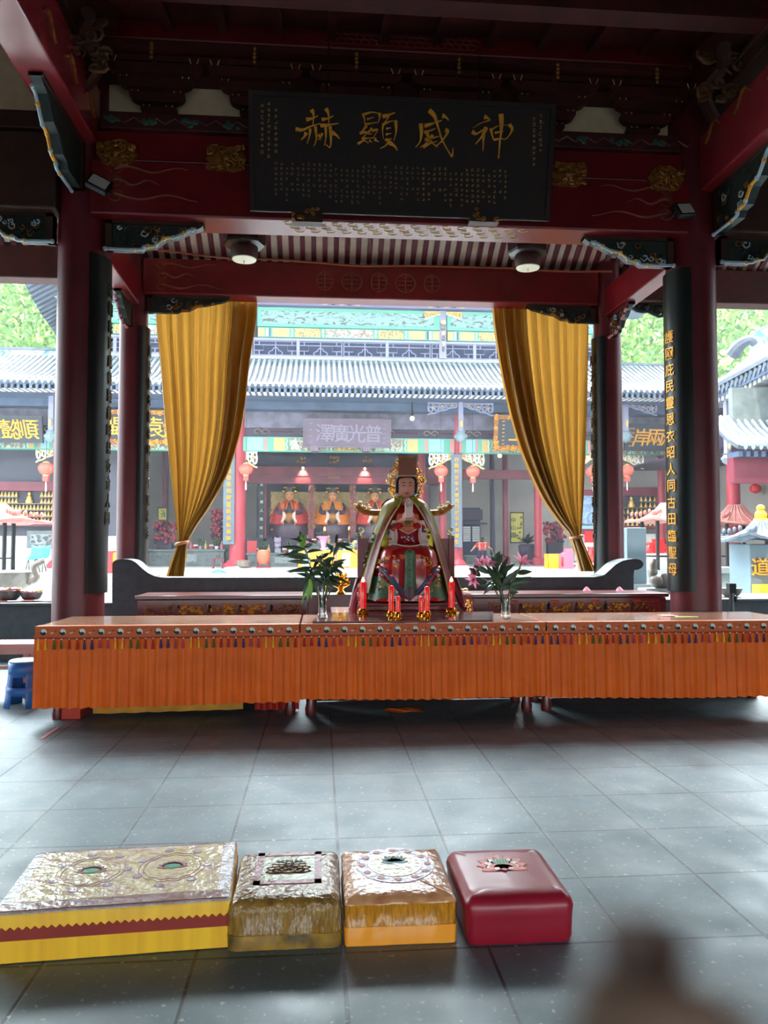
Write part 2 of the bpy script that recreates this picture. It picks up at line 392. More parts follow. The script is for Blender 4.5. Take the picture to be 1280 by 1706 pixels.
# ceiling: front slope with boards and rafters, ridge near Y=8.6, rear slope down to the eaves
RY, RZ = 8.55, 7.12
def zf(y): return RZ-(RY-y)*math.tan(math.radians(11))
def zr(y): return RZ-(y-RY)*0.61
mb = M()
mb.prism([(-5.8, zf(-5.8)), (RY, RZ), (RY, RZ+0.25), (-5.8, zf(-5.8)+0.25)], -8.5, 10.5, 0, lambda a, b, d: (d, a, b))
x = -8.3
while x < 10.4:
    mb.prism([(-5.8, zf(-5.8)-0.1), (RY, RZ-0.1), (RY, RZ), (-5.8, zf(-5.8))], x-0.045, x+0.045, 1, lambda a, b, d: (d, a, b)); x += 0.56
for y in (1.6, 4.2, 6.9): mb.box(-8.5, 10.5, y-0.11, y+0.11, zf(y)-0.28, zf(y)-0.06, 1)
struct(mb.build('ceiling', [DRED, DRED], smooth=False))
mb = M()
mb.prism([(RY, RZ), (11.0, zr(11.0)), (11.6, zr(11.0)-0.02), (11.6, zr(11.0)+0.18), (11.0, zr(11.0)+0.2), (RY, RZ+0.2)], -8.5, 10.5, 0, lambda a, b, d: (d, a, b))
x = -8.4
while x < 10.4:
    mb.prism([(RY, RZ-0.05), (11.0, zr(11.0)-0.05), (11.55, zr(11.0)-0.06), (11.55, zr(11.0)), (11.0, zr(11.0)), (RY, RZ)], x-0.034, x+0.034, 1, lambda a, b, d: (d, a, b)); x += 0.1565
struct(mb.build('eaves_ceiling', [BOARD, RED], smooth=False))

# pillars ------------------------------------------------------------
def pillar(name, x, y, r, zt, label, z0=0.0):
    o = M().lathe((x, y, z0), [(r*1.0, 0), (r, 0.3), (r*1.0, zt*0.5), (r*0.97, zt-z0)], 32).build(name, RED)
    return struct(o, label, 'pillar')
SHADEREL = mat('backlight toned relief', rgb(64, 60, 50), 0.35, metal=0.3)  # letter colour darkened to stand for gilding lit from behind
def couplet(name, x, y, r, a0, span, z0, z1, label, chars, pitch, size, ztop, m=BLACKB, out=0.028, tm=None):
    t = thing(name, label, 'couplet board', (x, y, z0))
    def fn(u, v):
        a = math.radians(a0-span+2*span*u); return None
    n = 18; mb = M(); vs = []
    for z in (z0, z1):
        for rr in (r+0.004, r+out):
            for i in range(n+1):
                a = math.radians(a0-span+2*span*i/n); vs.append((x+rr*math.cos(a), y+rr*math.sin(a), z))
    k = n+1; fs = []
    for i in range(n):
        fs += [(k+i, k+i+1, 3*k+i+1, 3*k+i), (i+1, i, 2*k+i, 2*k+i+1), (i, i+1, k+i+1, k+i), (3*k+i, 3*k+i+1, 2*k+i+1, 2*k+i)]
    fs += [(0, k, 3*k, 2*k), (k+n, n, 2*k+n, 3*k+n)]
    mb.add(vs, fs); mb.build('board', m, t)
    if chars:
        a = math.radians(a0); R = r+out; nrm = Vector((math.cos(a), math.sin(a), 0)); right = Vector((-math.sin(a), math.cos(a), 0))
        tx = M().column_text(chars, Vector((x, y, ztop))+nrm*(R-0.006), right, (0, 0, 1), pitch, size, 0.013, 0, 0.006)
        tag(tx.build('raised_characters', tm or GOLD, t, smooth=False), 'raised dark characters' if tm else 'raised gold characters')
    return t
CL, CR = (-2.545, 8.5, 0.262), (4.215, 8.5, 0.272)
BL, BR = (-2.60, 11.0, 0.195), (4.175, 11.0, 0.2)
pillar('pillar', *CL, 7.1, 'thick dark red pillar at left behind the end of the altar table')
pillar('pillar', *CR, 7.1, 'thick dark red pillar at right behind the altar table')
pillar('pillar', *BL, 5.75, 'slimmer red pillar at left beside the gold curtain')
pillar('pillar', *BR, 5.75, 'slimmer red pillar at right beside the gold curtain')
for x, s in ((-9.2, 'left'), (10.6, 'right')):
    pillar('pillar', x, 8.5, 0.27, 7.1, 'outer front pillar on the %s side of the pavilion' % s)
    pillar('pillar', x, 11.0, 0.2, 5.75, 'outer back pillar on the %s side of the pavilion' % s)
zt = W(160, 434, 8.5).z; zb = W(160, 987, 8.5).z
couplet('couplet_board', *CL, 0, 61, zb, zt, 'black curved couplet board on the thick left pillar', '護國庇民威靈顯赫昭恩衣食人間', 0.187, 0.15, zt-0.25, tm=SHADEREL)
zt = W(1135, 458, 8.5).z; zb = W(1135, 984, 8.5).z
couplet('couplet_board', *CR, 193, 52, zb, zt, 'black curved couplet board with gold writing on the thick right pillar', '護國庇民靈恩衣昭人同古田臨聖母', 0.187, 0.15, W(1130, 948+14, 8.5).z+0.187*15)
zt = W(240, 548, 11).z
couplet('couplet_board', *BL, 3, 62, 0.9, zt, 'black curved couplet board on the slim left pillar by the curtain', '順天聖母懿德昭垂千秋萬古', 0.23, 0.17, zt-0.2, tm=SHADEREL)
couplet('couplet_board', *BR, 182, 60, 0.9, zt, 'black curved couplet board on the slim right pillar by the curtain', '順天聖母懿德昭垂千秋萬古', 0.23, 0.17, zt-0.2, tm=SHADEREL)

# beams ----------------------------------------------------------------
z1 = W(640, 373, 8.2).z
def cloud_painting(mb, x, z, y, s, m):
    """long painted cloud scroll at a beam end; s = direction it streams"""
    for k, dz in enumerate((0.16, 0.02, -0.13)):
        L = (0.75, 0.45, 0.85)[k]
        pts = [(x+s*(0.05+L*t), y, z+dz+0.03*math.sin(9*t+k)) for t in [i/10 for i in range(11)]]
        mb.tube(pts, [0.022*(1-0.8*i/10) for i in range(11)], 5, m)
        c = [(x+s*(0.06+0.09*math.cos(a)*(1-a/16)), y, z+dz+0.07*math.sin(a)*(1-a/16)) for a in [i*0.5 for i in range(20)]]
        mb.tube(c, 0.012, 5, m)
mb = M(); mb.box(-2.4, 4.05, 8.18, 8.62, z1, 5.62, 0)
beam = struct(mb.build('main_beam', REDB, bevel=0.02, smooth=False))
mb = M(); cloud_painting(mb, -2.2, 5.36, 8.178, 1, 0); cloud_painting(mb, 3.85, 5.36, 8.178, -1, 0)
mb.build('cloud_painting', GOLDP, beam)
mb = M(); q = random.Random(3)
for i in range(46):
    xx = -0.35+2.55*i/45
    a = [(xx+0.05*math.cos(t), 8.25+0.10*(i % 3)+0.04*math.sin(t), z1-0.002) for t in [k*0.7 for k in range(8)]]
    mb.tube(a, 0.006, 4)
mb.build('underside_scroll_painting', GCREAM, beam)
# red spandrel board with plaque supports on the beam
struct(M().box(-2.35, 4.0, 8.22, 8.58, 5.62, 5.94).box(-2.3, 3.95, 8.2, 8.6, 5.62, 5.645).build('upper_beam', REDB, smooth=False, bevel=0.008))
fl = struct(M().box(-2.3, 3.95, 8.15, 8.55, 5.94, 6.12).build('floral_beam', DRED, smooth=False, bevel=0.008))
mb = M()
for i in range(15):
    xx = -2.2+i*0.42
    mb.tube([(xx+0.05*t, 8.148, 6.03+0.03*math.sin(t*1.6)) for t in range(9)], 0.008, 4, 1)
    for k in range(7):
        a = q.uniform(0, 6.3); d = q.uniform(0, 0.075); mb.ell((xx+d*math.cos(a)*1.3, 8.147, 6.03+0.6*d*math.sin(a)), (0.032, 0.006, 0.026), 7, 4, 0)
mb.build('floral_painting', [FLOR, MAUVE], fl)
struct(M().box(-2.35, 4.0, 8.46, 8.54, 6.12, 6.62).build('spandrel_wall', CREAM, smooth=False))
mb = M()
for k, (a, b_, d) in enumerate(((6.58, 6.64, 8.25), (6.66, 6.72, 8.12), (6.74, 6.8, 8.0))): mb.box(-2.35, 4.0, d, 8.5, a, b_)
struct(mb.build('cornice_boards', DRED, smooth=False))
rb = struct(M().box(-2.4, 4.05, 8.02, 8.6, 6.82, 7.1).build('ridge_beam', REDB, smooth=False, bevel=0.02))
mb = M()
for i in range(60):
    xx = 0.05+1.6*i/59; c = [(xx+0.05*math.cos(t), 8.018, 6.96+0.05*((i % 3)-1)+0.035*math.sin(t)) for t in [k*0.8 for k in range(8)]]
    mb.tube(c, 0.004, 4)
mb.build('scroll_painting', GOLDP, rb)

# bracket sets under the cornice
def bracket_set(x, label):
    t = thing('bracket_set', label, 'roof bracket', (x, 8.3, 6.12), 'roof brackets above the plaque')
    for k in range(4):
        hw = (0.19, 0.29, 0.39, 0.49)[k]; z0 = 6.2+0.105*k; y0 = 8.40-0.09*k
        pr = [(x-hw, z0+0.10), (x+hw, z0+0.10), (x+hw*0.99, z0+0.065), (x+hw-0.03, z0+0.03), (x+hw-0.08, z0+0.005), (x+hw-0.12, z0), (x-hw+0.12, z0), (x-hw+0.08, z0+0.005), (x-hw+0.03, z0+0.03), (x-hw*0.99, z0+0.065)]
        M().prism(pr, y0-0.05, y0+0.05).build('bracket_arm', DRED, t, smooth=False)
        for s in (-1, 1):
            bx = x+s*(hw-0.07); bz = z0+0.10
            b_ = M()
            b_.prism([(bx-0.03, bz-0.012), (bx+0.03, bz-0.012), (bx+0.05, bz+0.045), (bx-0.05, bz+0.045)], y0-0.07, y0+0.05, 0)
            for s2 in (-1, 1): b_.tube([(bx+s2*0.03, y0-0.073, bz-0.01), (bx+s2*0.048, y0-0.073, bz+0.045)], 0.005, 4, 1)
            b_.build('bearing_block', [DRED, GCREAM], t, smooth=False)
    M().prism([(x-0.075, 6.12), (x+0.075, 6.12), (x+0.12, 6.21), (x-0.12, 6.21)], 8.32, 8.42).build('base_block', DRED, t, smooth=False)
    b_ = M()
    for k in range(4): b_.box(x-0.022, x+0.022, 8.28-0.09*k, 8.36-0.09*k, 6.30+0.13*k, 6.40+0.13*k)
    for k in range(4): b_.ell((x, 7.99, 6.62+0.045*k), (0.024, 0.02, 0.024), 8, 5, 1)
    b_.build('gilt_finial', [DRED, GOLDDK], t)
    return t
for px, lab in ((262, 'stepped red bracket set nearest the left pillar above the beam'), (428, 'stepped red bracket set at the left end of the plaque'), (592, 'stepped red bracket set behind the left half of the plaque'),
                (757, 'stepped red bracket set behind the right half of the plaque'), (916, 'stepped red bracket set at the right end of the plaque'), (1076, 'stepped red bracket set nearest the right pillar above the beam')):
    bracket_set(W(px, 190, 8.3).x, lab)

# inner beam with its bays, the tie beams and side beams
z2 = W(640, 501, 10.9).z
ib = struct(M().box(-2.45, 4.0, 10.84, 11.14, z2, z2+0.5).build('inner_beam', REDB, smooth=False, bevel=0.02))
mb = M(); cloud_painting(mb, -2.25, z2+0.24, 10.838, 1, 0)
for k in range(5):
    xx = 0.05+0.38*k
    mb.tube([(xx+0.14*math.cos(t)*(1 if k % 2 else 0.8), 10.838, z2+0.24+0.13*math.sin(t)) for t in [i*PI/8 for i in range(16)]], 0.012, 5, 0, True)
    for j in range(4): mb.tube([(xx-0.1, 10.838, z2+0.15+0.06*j), (xx+0.1, 10.838, z2+0.15+0.06*j)], 0.008, 4)
    mb.tube([(xx, 10.838, z2+0.12), (xx, 10.838, z2+0.36)], 0.01, 4)
mb.build('scroll_painting', GOLDP, ib)
struct(M().box(-9.2, -2.7, 10.84, 11.14, 5.24, 5.74).build('side_bay_beam', DRED, smooth=False, bevel=0.02))
struct(M().box(4.35, 10.6, 10.84, 11.14, 5.14, 5.64).build('side_bay_beam', DRED, smooth=False, bevel=0.02))
for x0, x1 in ((-9.2, -2.75), (4.45, 10.6)):
    struct(M().box(x0, x1, 8.2, 8.6, z1+0.05, 5.9).box(x0, x1, 8.25, 8.55, 5.95, 6.15).build('side_bay_beam', BROWN, smooth=False, bevel=0.02))
    struct(M().box(x0, x1, 8.42, 8.5, 6.15, 7.1).build('side_spandrel_wall', CREAM, smooth=False))
# tie beams from the thick pillars back to the slim ones
for (xa, xb) in ((CL[0], BL[0]), (CR[0], BR[0])):
    ax = Vector((xb-xa, 2.5, 0)); L = ax.length; ax.normalize(); n_ = Vector((ax.y, -ax.x, 0))
    zc = W(195, 415, 8.75).z
    struct(M().obox((xa+(xb-xa)/2, 9.75, zc+0.2), n_*0.12, ax*(L/2-0.22), Vector((0, 0, 0.2))).build('tie_beam', REDB, smooth=False, bevel=0.015))
# big side beams running towards the viewer from the thick pillars
lb = W(126, 241, 8.24); 
struct(M().box(-2.70, -2.34, 2.2, 8.3, lb.z, lb.z+0.62).build('side_beam', PINKED, smooth=False, bevel=0.02))
rz_ = W(1172, 308, 8.1).z
struct(M().box(4.22, 4.58, 2.2, 8.3, rz_, rz_+0.62).build('side_beam', PINKED, smooth=False, bevel=0.02))
for x in (-2.52, 4.4):
    mb = M().box(x-0.14, x+0.14, 2.2, 8.3, lb.z+0.62, lb.z+0.72).box(x-0.2, x+0.2, 2.2, 8.3, lb.z+0.72, lb.z+0.78)
    b_ = struct(mb.build('side_plate', BROWN, smooth=False, bevel=0.01))
    mb = M()
    for k in range(9): mb.tube([(x+(0.19 if x < 0 else -0.19), 3.0+0.6*k+0.25*t, lb.z+0.3+0.08*math.sin(4*t)) for t in [i/6 for i in range(8)]], 0.014, 5)
    mb.build('scroll_painting', GOLDDK, b_)
# carved dragon struts high over the side beams
def strut(x, s, label):
    t = thing('carved_strut', label, 'carved strut', (x, 7.9, 6.4), 'carved gilt struts under the ceiling')
    mb = M().tube(spline([(x+s*0.1, 7.9, 6.2), (x+s*0.3, 7.7, 6.35), (x+s*0.2, 7.5, 6.5), (x+s*0.35, 7.2, 6.5)], 6), 0.07, 8)
    mb.build('strut_body', BROWN, t)
    scrolls(M(), min(x+s*0.05, x+s*0.5), max(x+s*0.05, x+s*0.5), 6.1, 6.6, 7.45, 12, 0.02, 5 if s > 0 else 9).build('gilt_carving', mat('dim old gilding', rgb(92, 58, 28), 0.5, noise=0.4, scale=20), t)
strut(-2.5, 1, 'dark gilt carved strut below the ceiling above the left pillar')
strut(4.3, -1, 'dark gilt carved strut below the ceiling above the right pillar')

# carved corner brackets under the beams
def corner_bracket(pts, name, label, group, depth, fn, trim, seed, frame_m=BROWN):
    """pts: outline (a = distance from pillar, b = drop below the beam, negative down)"""
    t = thing(name, label, 'carved bracket', fn(0, 0, 0), group)
    amax = max(p[0] for p in pts); bmin = min(p[1] for p in pts)
    M().prism(pts, -depth/2+0.02, depth/2-0.02, 0, fn).build('carved_panel', GREEND, t, smooth=False)
    fr = M(); fr.prism([(0, 0), (amax, 0), (amax, -0.035), (0, -0.035)], -depth/2, depth/2, 0, fn); fr.prism([(0, 0), (0.07, 0), (0.07, bmin), (0, bmin)], -depth/2, depth/2, 0, fn)
    fr.build('frame', frame_m, t, smooth=False)
    tr = M(); low = [p for p in pts if p[1] < -0.04]
    low = sorted(low, key=lambda p: p[0])
    sp = spline([fn(p[0], p[1], -depth/2) for p in low], 5)
    half = len(sp)//3
    tr.tube(sp[:half+1], 0.018, 6, 0); tr.tube(sp[half:2*half+1], 0.018, 6, 1); tr.tube(sp[2*half:], 0.018, 6, 0)
    for i in range(0, len(sp), 4): tr.ell(sp[i], (0.026, 0.026, 0.026), 7, 5, i//4 % 2)
    tr.build('scalloped_edge', trim, t)
    q = random.Random(seed); g = M()
    for i in range(26):
        a = q.uniform(0.12, amax*0.92); lim = 0
        b_ = q.uniform(bmin*0.9, -0.07)
        # inside the outline below?
        edge = interp([(p[0], p[1]) for p in low], a)[0]
        if b_ < edge+0.03: continue
        R = q.uniform(0.025, 0.055); c0 = []
        for k in range(9):
            an = k*0.75+q.random(); rr = R*(0.3+0.7*k/8); c0.append(fn(a+rr*math.cos(an), max(b_+rr*math.sin(an), edge+0.01), -depth/2-0.012))
        g.tube(c0, 0.009, 5, q.choice((0, 0, 1, 2)))
    g.build('scroll_relief', [GREEND, SILV, GOLDDK], t)
    return t
def outl(a, b): return [(0, 0), (a, 0), (a, -0.03), (a*0.93, -0.07), (a*0.85, -0.09), (a*0.72, -b*0.52), (a*0.6, -b*0.6), (a*0.5, -b*0.86), (a*0.4, -b*0.88), (a*0.36, -b), (0, -b)]
def fx(x, y, z, s): return lambda a, b, d: (x+s*a, y+d, z+b)
G1 = 'carved brackets under the beams'
corner_bracket(outl(1.02, 0.31), 'corner_bracket', 'long carved bracket with pale wavy edge under the main beam, by the thick left pillar', G1, 0.14, fx(-2.28, 8.4, z1, 1), [SILV, GCREAM], 1)
corner_bracket(outl(1.02, 0.31), 'corner_bracket', 'long carved bracket with pale wavy edge under the main beam, by the thick right pillar', G1, 0.14, fx(3.94, 8.4, z1, -1), [SILV, GCREAM], 2)
corner_bracket(outl(0.95, 0.3), 'corner_bracket', 'carved bracket on the far side of the thick left pillar, cut by the frame', G1, 0.14, fx(-2.82, 8.4, z1+0.05, -1), [SILV, GCREAM], 3)
corner_bracket(outl(0.95, 0.3), 'corner_bracket', 'carved bracket on the outer side of the thick right pillar, cut by the frame', G1, 0.14, fx(4.5, 8.4, z1+0.05, 1), [SILV, GCREAM], 4)
corner_bracket(outl(1.12, 0.24), 'corner_bracket', 'dark carved bracket over the top of the left gold curtain', G1, 0.12, fx(-2.4, 10.95, z2, 1), [GREEND, GOLDDK], 5)
corner_bracket(outl(1.0, 0.24), 'corner_bracket', 'dark carved bracket over the top of the right gold curtain', G1, 0.12, fx(3.97, 10.95, z2, -1), [GREEND, GOLDDK], 6)
# open-work brackets against the light in the gaps between slim and thick pillars
def openwork(x0, x1, z0, z1_, y, name, label, mats, seed, n=9, r=0.022, group=None, cat='carved bracket', slant=0):
    t = thing(name, label, cat, ((x0+x1)/2, y, z0), group)
    mb = M(); mb.tube([(x0, y, z1_), (x1, y, z1_)], r*1.3, 6)
    q = random.Random(seed); wdt = x1-x0; h = z1_-z0
    def low(x): # drop of the lower edge at x
        f = (x-x0)/wdt
        if slant > 0: f = 1-f
        if slant == 0: f = 1
        return z1_-h*(0.25+0.75*f)
    for i in range(n):
        cx = x0+wdt*(i+0.5)/n; R = max(0.5*(z1_-low(cx)), 0.03)
        for s in (1, -1):
            pts = []
            for k in range(13):
                a = PI/2+s*k*0.62+q.uniform(-.1, .1); rr = R*(1-0.065*k)
                pts.append((cx+rr*math.cos(a)*0.9*wdt/n/ max(R, .05)*0.5*1.2, y+0.01*s, z1_-R+rr*math.sin(a)))
            mb.tube(pts, r*0.8, 5)
    edge = [(x0+wdt*i/10, y, low(x0+wdt*i/10)+0.02*math.sin(i*1.9)) for i in range(11)]
    mb.tube(edge, r, 5, 1)
    for i in range(n//2+1): mb.ell((x0+wdt*(i+0.5)/(n//2+1), y-0.02, z1_-0.45*(z1_-low(x0+wdt*(i+0.5)/(n//2+1)))), (r*1.8, r*1.2, r*1.8), 7, 5, 2)
    mb.build('openwork_carving', mats, t)
    return t
a = W(1042, 500, 10.98); b_ = W(1112, 533, 10.98)
openwork(a.x, b_.x+0.2, b_.z, 5.14, 10.98, 'openwork_bracket', 'dark openwork bracket against the hillside, right of the slim right pillar', [GREEND, GREEND, GREEND], 4, 6, 0.03, slant=-1)
a = W(182, 470, 10.98); b_ = W(198, 505, 10.98)
openwork(-3.2, b_.x, b_.z, 5.24, 10.98, 'openwork_bracket', 'dark openwork bracket in the narrow gap left of the slim left pillar', [GREEND, GREEND, GREEND], 5, 5, 0.03, slant=1)
# brackets under the big side beams (seen nearly end on)
def fy(x, y, z): return lambda a, b, d: (x+d, y-a, z+b)
corner_bracket(outl(1.25, 0.5), 'corner_bracket', 'carved bracket with silver scallops under the left side beam', G1, 0.13, fy(-2.53, 8.22, lb.z), [SILV, GOLD], 8)
corner_bracket(outl(1.25, 0.5), 'corner_bracket', 'carved bracket with silver scallops under the right side beam', G1, 0.13, fy(4.42, 8.22, rz_), [SILV, GOLD], 9)
def fy2(x, y, z): return lambda a, b, d: (x+d, y-a, z+b)
corner_bracket(outl(0.7, 0.3), 'corner_bracket', 'small reddish bracket under the tie beam to the slim left pillar', G1, 0.1, fy2(-2.6, 10.8, W(195, 415, 8.75).z), [ROSE, RED], 10, RED)
corner_bracket(outl(0.7, 0.3), 'corner_bracket', 'small reddish bracket under the tie beam to the slim right pillar', G1, 0.1, fy2(4.18, 10.8, W(195, 415, 8.75).z), [ROSE, RED], 11, RED)

# gilt medallions
def medallion(px, py, label):
    c = W(px, py, 8.2); t = thing('gilt_medallion', label, 'beam ornament', (c.x, 8.2, c.z-0.15), 'gilt medallions on the beam')
    M().prism([(c.x+0.2*math.cos(k*PI/12)*(1+0.08*math.cos(4*k*PI/6)), c.z+0.14*math.sin(k*PI/12)*(1+0.1*math.cos(k*PI/2))) for k in range(24)], 8.17, 8.21).build('medallion_plate', GOLDDK, t, smooth=False)
    scrolls(M(), c.x-0.19, c.x+0.19, c.z-0.125, c.z+0.125, 8.165, 16, 0.013, int(px), dy=0.03).ell((c.x, 8.15, c.z), (0.05, 0.03, 0.045), 10, 6).build('relief', GOLDDK, t)
medallion(196, 258, 'gilt carved medallion beside the thick left pillar, half hidden by it')
medallion(378, 267, 'gilt carved medallion on the red beam left of the plaque')
medallion(945, 293, 'gilt carved medallion on the red beam right of the plaque')
medallion(1108, 300, 'gilt carved medallion beside the thick right pillar')

# ------------------------------------------------------------------ plaque over the beam
PO = W(425, 343, 8.06); PTL = W(427, 160, 7.80); PUP = (PTL-PO); PUP.x = 0; PH = PUP.length; PUP.normalize()
PRT = Vector((1, 0, 0)); PN = PRT.cross(PUP)      # towards the viewer
def pl(px, py):
    d = ray(px, py); t = (PO-CAM).dot(PN)/d.dot(PN); p = CAM+d*t-PO; return p.dot(PRT), p.dot(PUP)
def pp(u, v, n=0.0): return PO+PRT*u+PUP*v+PN*n
PWD = pl(908, 355)[0]
plaque = thing('name_plaque', 'large dark plaque with four gold brush characters above the altar', 'plaque', pp(PWD/2, 0, 0))
M().prism([(0, 0), (PWD, 0), (PWD, PH), (0, PH)], -0.06, 0.0, 0, lambda a, b, d: pp(a, b, d)).build('board', PLQ, plaque, smooth=False)
mb = M()
for a, b_, c, d in ((-0.05, PWD+0.05, -0.05, 0.0), (-0.05, PWD+0.05, PH, PH+0.05), (-0.05, 0, 0, PH), (PWD, PWD+0.05, 0, PH)):
    mb.prism([(a, c), (b_, c), (b_, d), (a, d)], -0.07, 0.02, 0, lambda p, q_, r: pp(p, q_, r))
mb.build('frame', PLQ, plaque, smooth=False)
def brush(mb, zoff, pts, wd, m=0):
    """a brush stroke: pts in the enlarged reading of the photograph, wd its greatest width there"""
    pr = spline([p for p in pts], 6) if len(pts) > 2 else [tuple(a+(b-a)*t/6 for a, b in zip(pts[0], pts[1])) for t in range(7)]
    ctr = [pl(zoff[0]+p[0]/4.923, zoff[1]+p[1]/4.923) for p in pr]; k = len(ctr)
    ww = wd/4.923*8.0/1300*0.62
    left = []; right = []
    for i, c in enumerate(ctr):
        a = ctr[max(i-1, 0)]; b = ctr[min(i+1, k-1)]; tx, ty = b[0]-a[0], b[1]-a[1]; l = math.hypot(tx, ty) or 1
        f = i/(k-1); h = ww*(0.62+0.45*math.cos(PI*min(f*1.6, 1))+0.28*math.sin(PI*f)) * (1 if f < 0.93 else 0.5)
        h = max(h, ww*0.28)
        left.append((c[0]-ty/l*h, c[1]+tx/l*h)); right.append((c[0]+ty/l*h, c[1]-tx/l*h))
    vs = [pp(u, v, 0.004) for u, v in left+right]+[pp(u, v, 0.022) for u, v in left]+[pp(u, v, 0.022) for u, v in right]
    fs = []
    for i in range(k-1):
        fs += [(2*k+i, 3*k+i, 3*k+i+1, 2*k+i+1), (i, 2*k+i, 2*k+i+1, i+1), (k+i, k+i+1, 3*k+i+1, 3*k+i)]
    fs += [(0, k, 3*k, 2*k), (k-1, 3*k-1, 4*k-1, 2*k-1)]
    mb.add(vs, fs, m)
Z1, Z2 = (420, 150), (660, 150)
CH = [
 (Z1, [([(445,248),(495,236),(542,215)],22), ([(488,165),(505,205),(500,290)],24), ([(358,322),(415,330),(480,302),(560,278)],20), ([(478,320),(472,380),(452,442)],16), ([(520,300),(528,400),(508,462)],18), ([(445,352),(430,385),(402,412)],22), ([(543,368),(562,392),(560,412)],18),
       ([(572,246),(620,238),(668,215)],20), ([(606,155),(628,205),(630,292)],24), ([(560,296),(640,288),(710,276)],20), ([(605,305),(606,390),(594,458)],17), ([(640,300),(648,400),(640,472),(606,448)],19), ([(578,358),(560,392),(540,412)],15), ([(654,352),(690,372),(718,402)],26)]),
 (Z1, [([(908,200),(922,240),(925,286)],13), ([(905,208),(980,186),(1046,196)],14), ([(1044,192),(1046,235),(1030,276)],17), ([(942,244),(1000,228)],12), ([(925,286),(1028,268)],12), ([(940,296),(908,335),(884,362)],16), ([(884,356),(945,350),(900,402)],15), ([(985,316),(950,360),(985,362)],15), ([(985,340),(1030,330),(990,398)],14), ([(900,402),(950,398),(1020,396)],12), ([(868,444),(920,418),(955,440)],14), ([(960,415),(985,432)],14), ([(1004,408),(1040,428)],14),
       ([(1070,222),(1120,208),(1172,190)],24), ([(1122,212),(1105,245),(1082,272)],13), ([(1078,276),(1070,340),(1078,402)],13), ([(1082,282),(1130,262),(1180,258)],14), ([(1176,252),(1182,340),(1162,420)],20), ([(1100,322),(1140,312)],13), ([(1096,368),(1142,358)],13), ([(1090,412),(1150,402)],13), ([(1124,408),(1100,455),(1052,482)],15), ([(1120,432),(1165,460),(1192,498)],26)]),
 (Z2, [([(202,278),(206,360),(196,425),(160,472)],24), ([(232,298),(300,278),(372,252)],22), ([(268,170),(312,215),(340,300),(380,420),(455,552)],27), ([(455,552),(462,520),(466,480)],14), ([(378,214),(405,225),(430,252)],26), ([(402,330),(422,348),(375,420),(318,470)],22), ([(228,352),(275,338),(322,318)],18), ([(250,352),(275,410),(300,440),(342,470)],20), ([(300,372),(262,425),(198,474)],18), ([(236,412),(300,396),(356,380)],16), ([(222,474),(280,440),(336,424)],16)]),
 (Z2, [([(722,224),(748,232),(770,250)],26), ([(770,250),(700,272),(630,312)],7), ([(622,342),(660,362),(738,308)],22), ([(738,308),(722,350),(690,400),(650,446)],24), ([(716,350),(714,430),(710,502)],20), ([(776,318),(785,370),(802,418)],18), ([(782,330),(840,296),(930,290)],10), ([(924,286),(950,325),(915,390),(880,412)],21), ([(808,356),(850,346),(882,342)],13), ([(802,412),(850,402),(890,408)],12), ([(858,200),(862,300),(850,420),(838,565)],30)])]
for off, strokes in CH:
    mb = M()
    for pts, wd in strokes: brush(mb, off, pts, wd)
    mb.build('gold_character', GOLD, plaque, smooth=False)
# small dedication writing, mostly illegible in the photograph
INSC = mat('dim gold lettering', rgb(150, 116, 62), 0.5)
INSC2 = mat('dim pink lettering', rgb(120, 84, 60), 0.5)
mb = M(); q = random.Random(12)
def tiny(mb, px, py, s, m):
    u, v = pl(px, py); h = s*8.0/1300*0.5
    for k in range(q.choice((3, 4, 4))):
        if k % 2 == 0:
            yy = v+q.uniform(-h, h)*0.9; a, b = u-h*q.uniform(.4, 1), u+h*q.uniform(.4, 1)
            mb.add([pp(a, yy-.0035, .003), pp(b, yy-.0035, .003), pp(b, yy+.0035, .003), pp(a, yy+.0035, .003)], [(0, 1, 2, 3)], m)
        else:
            xx = u+q.uniform(-h, h)*0.7; a, b = v-h*q.uniform(.4, 1), v+h*q.uniform(.4, 1)
            mb.add([pp(xx-.0035, a, .003), pp(xx+.0035, a, .003), pp(xx+.0035, b, .003), pp(xx-.0035, b, .003)], [(0, 1, 2, 3)], m)
for i in range(43):
    px = 460+i*9.1; top = 272+0.035*(px-460)+q.choice((0, 0, 8))
    for j in range(q.choice((5, 6, 7, 7))):
        if j == 3 and q.random() < .5: continue
        tiny(mb, px, top+j*8.7, 5.0, 0 if px > 700 else 1)
for px, y0, n in ((437, 176, 9), (448, 173, 10), (460, 184, 8), (901, 194, 7), (890, 198, 9)):
    for j in range(n): tiny(mb, px, y0+j*9.6, 6.0, 0)
mb.build('dedication_writing', [INSC, INSC2], plaque, smooth=False)
for px in (512, 806):
    c = W(px, 358, 8.1); mb = M().box(c.x-0.16, c.x+0.16, 8.06, 8.18, c.z-0.09, c.z+0.06)
    scrolls(mb, c.x-0.15, c.x+0.15, c.z-0.08, c.z+0.05, 8.055, 8, 0.008, px, (1,))
    mb.build('support_block', [BROWN, GOLDDK], plaque)
for px, py in ((545, 165), (800, 168)):
    a = W(px, py, 7.85); tag(M().tube([(a.x, 7.85, a.z-0.05), (a.x+0.02, 7.93, 6.83)], 0.006, 5).build('suspension_wire', BLKM),
        'thin black wire holding the %s half of the plaque' % ('left' if px < 600 else 'right'), 'wire')

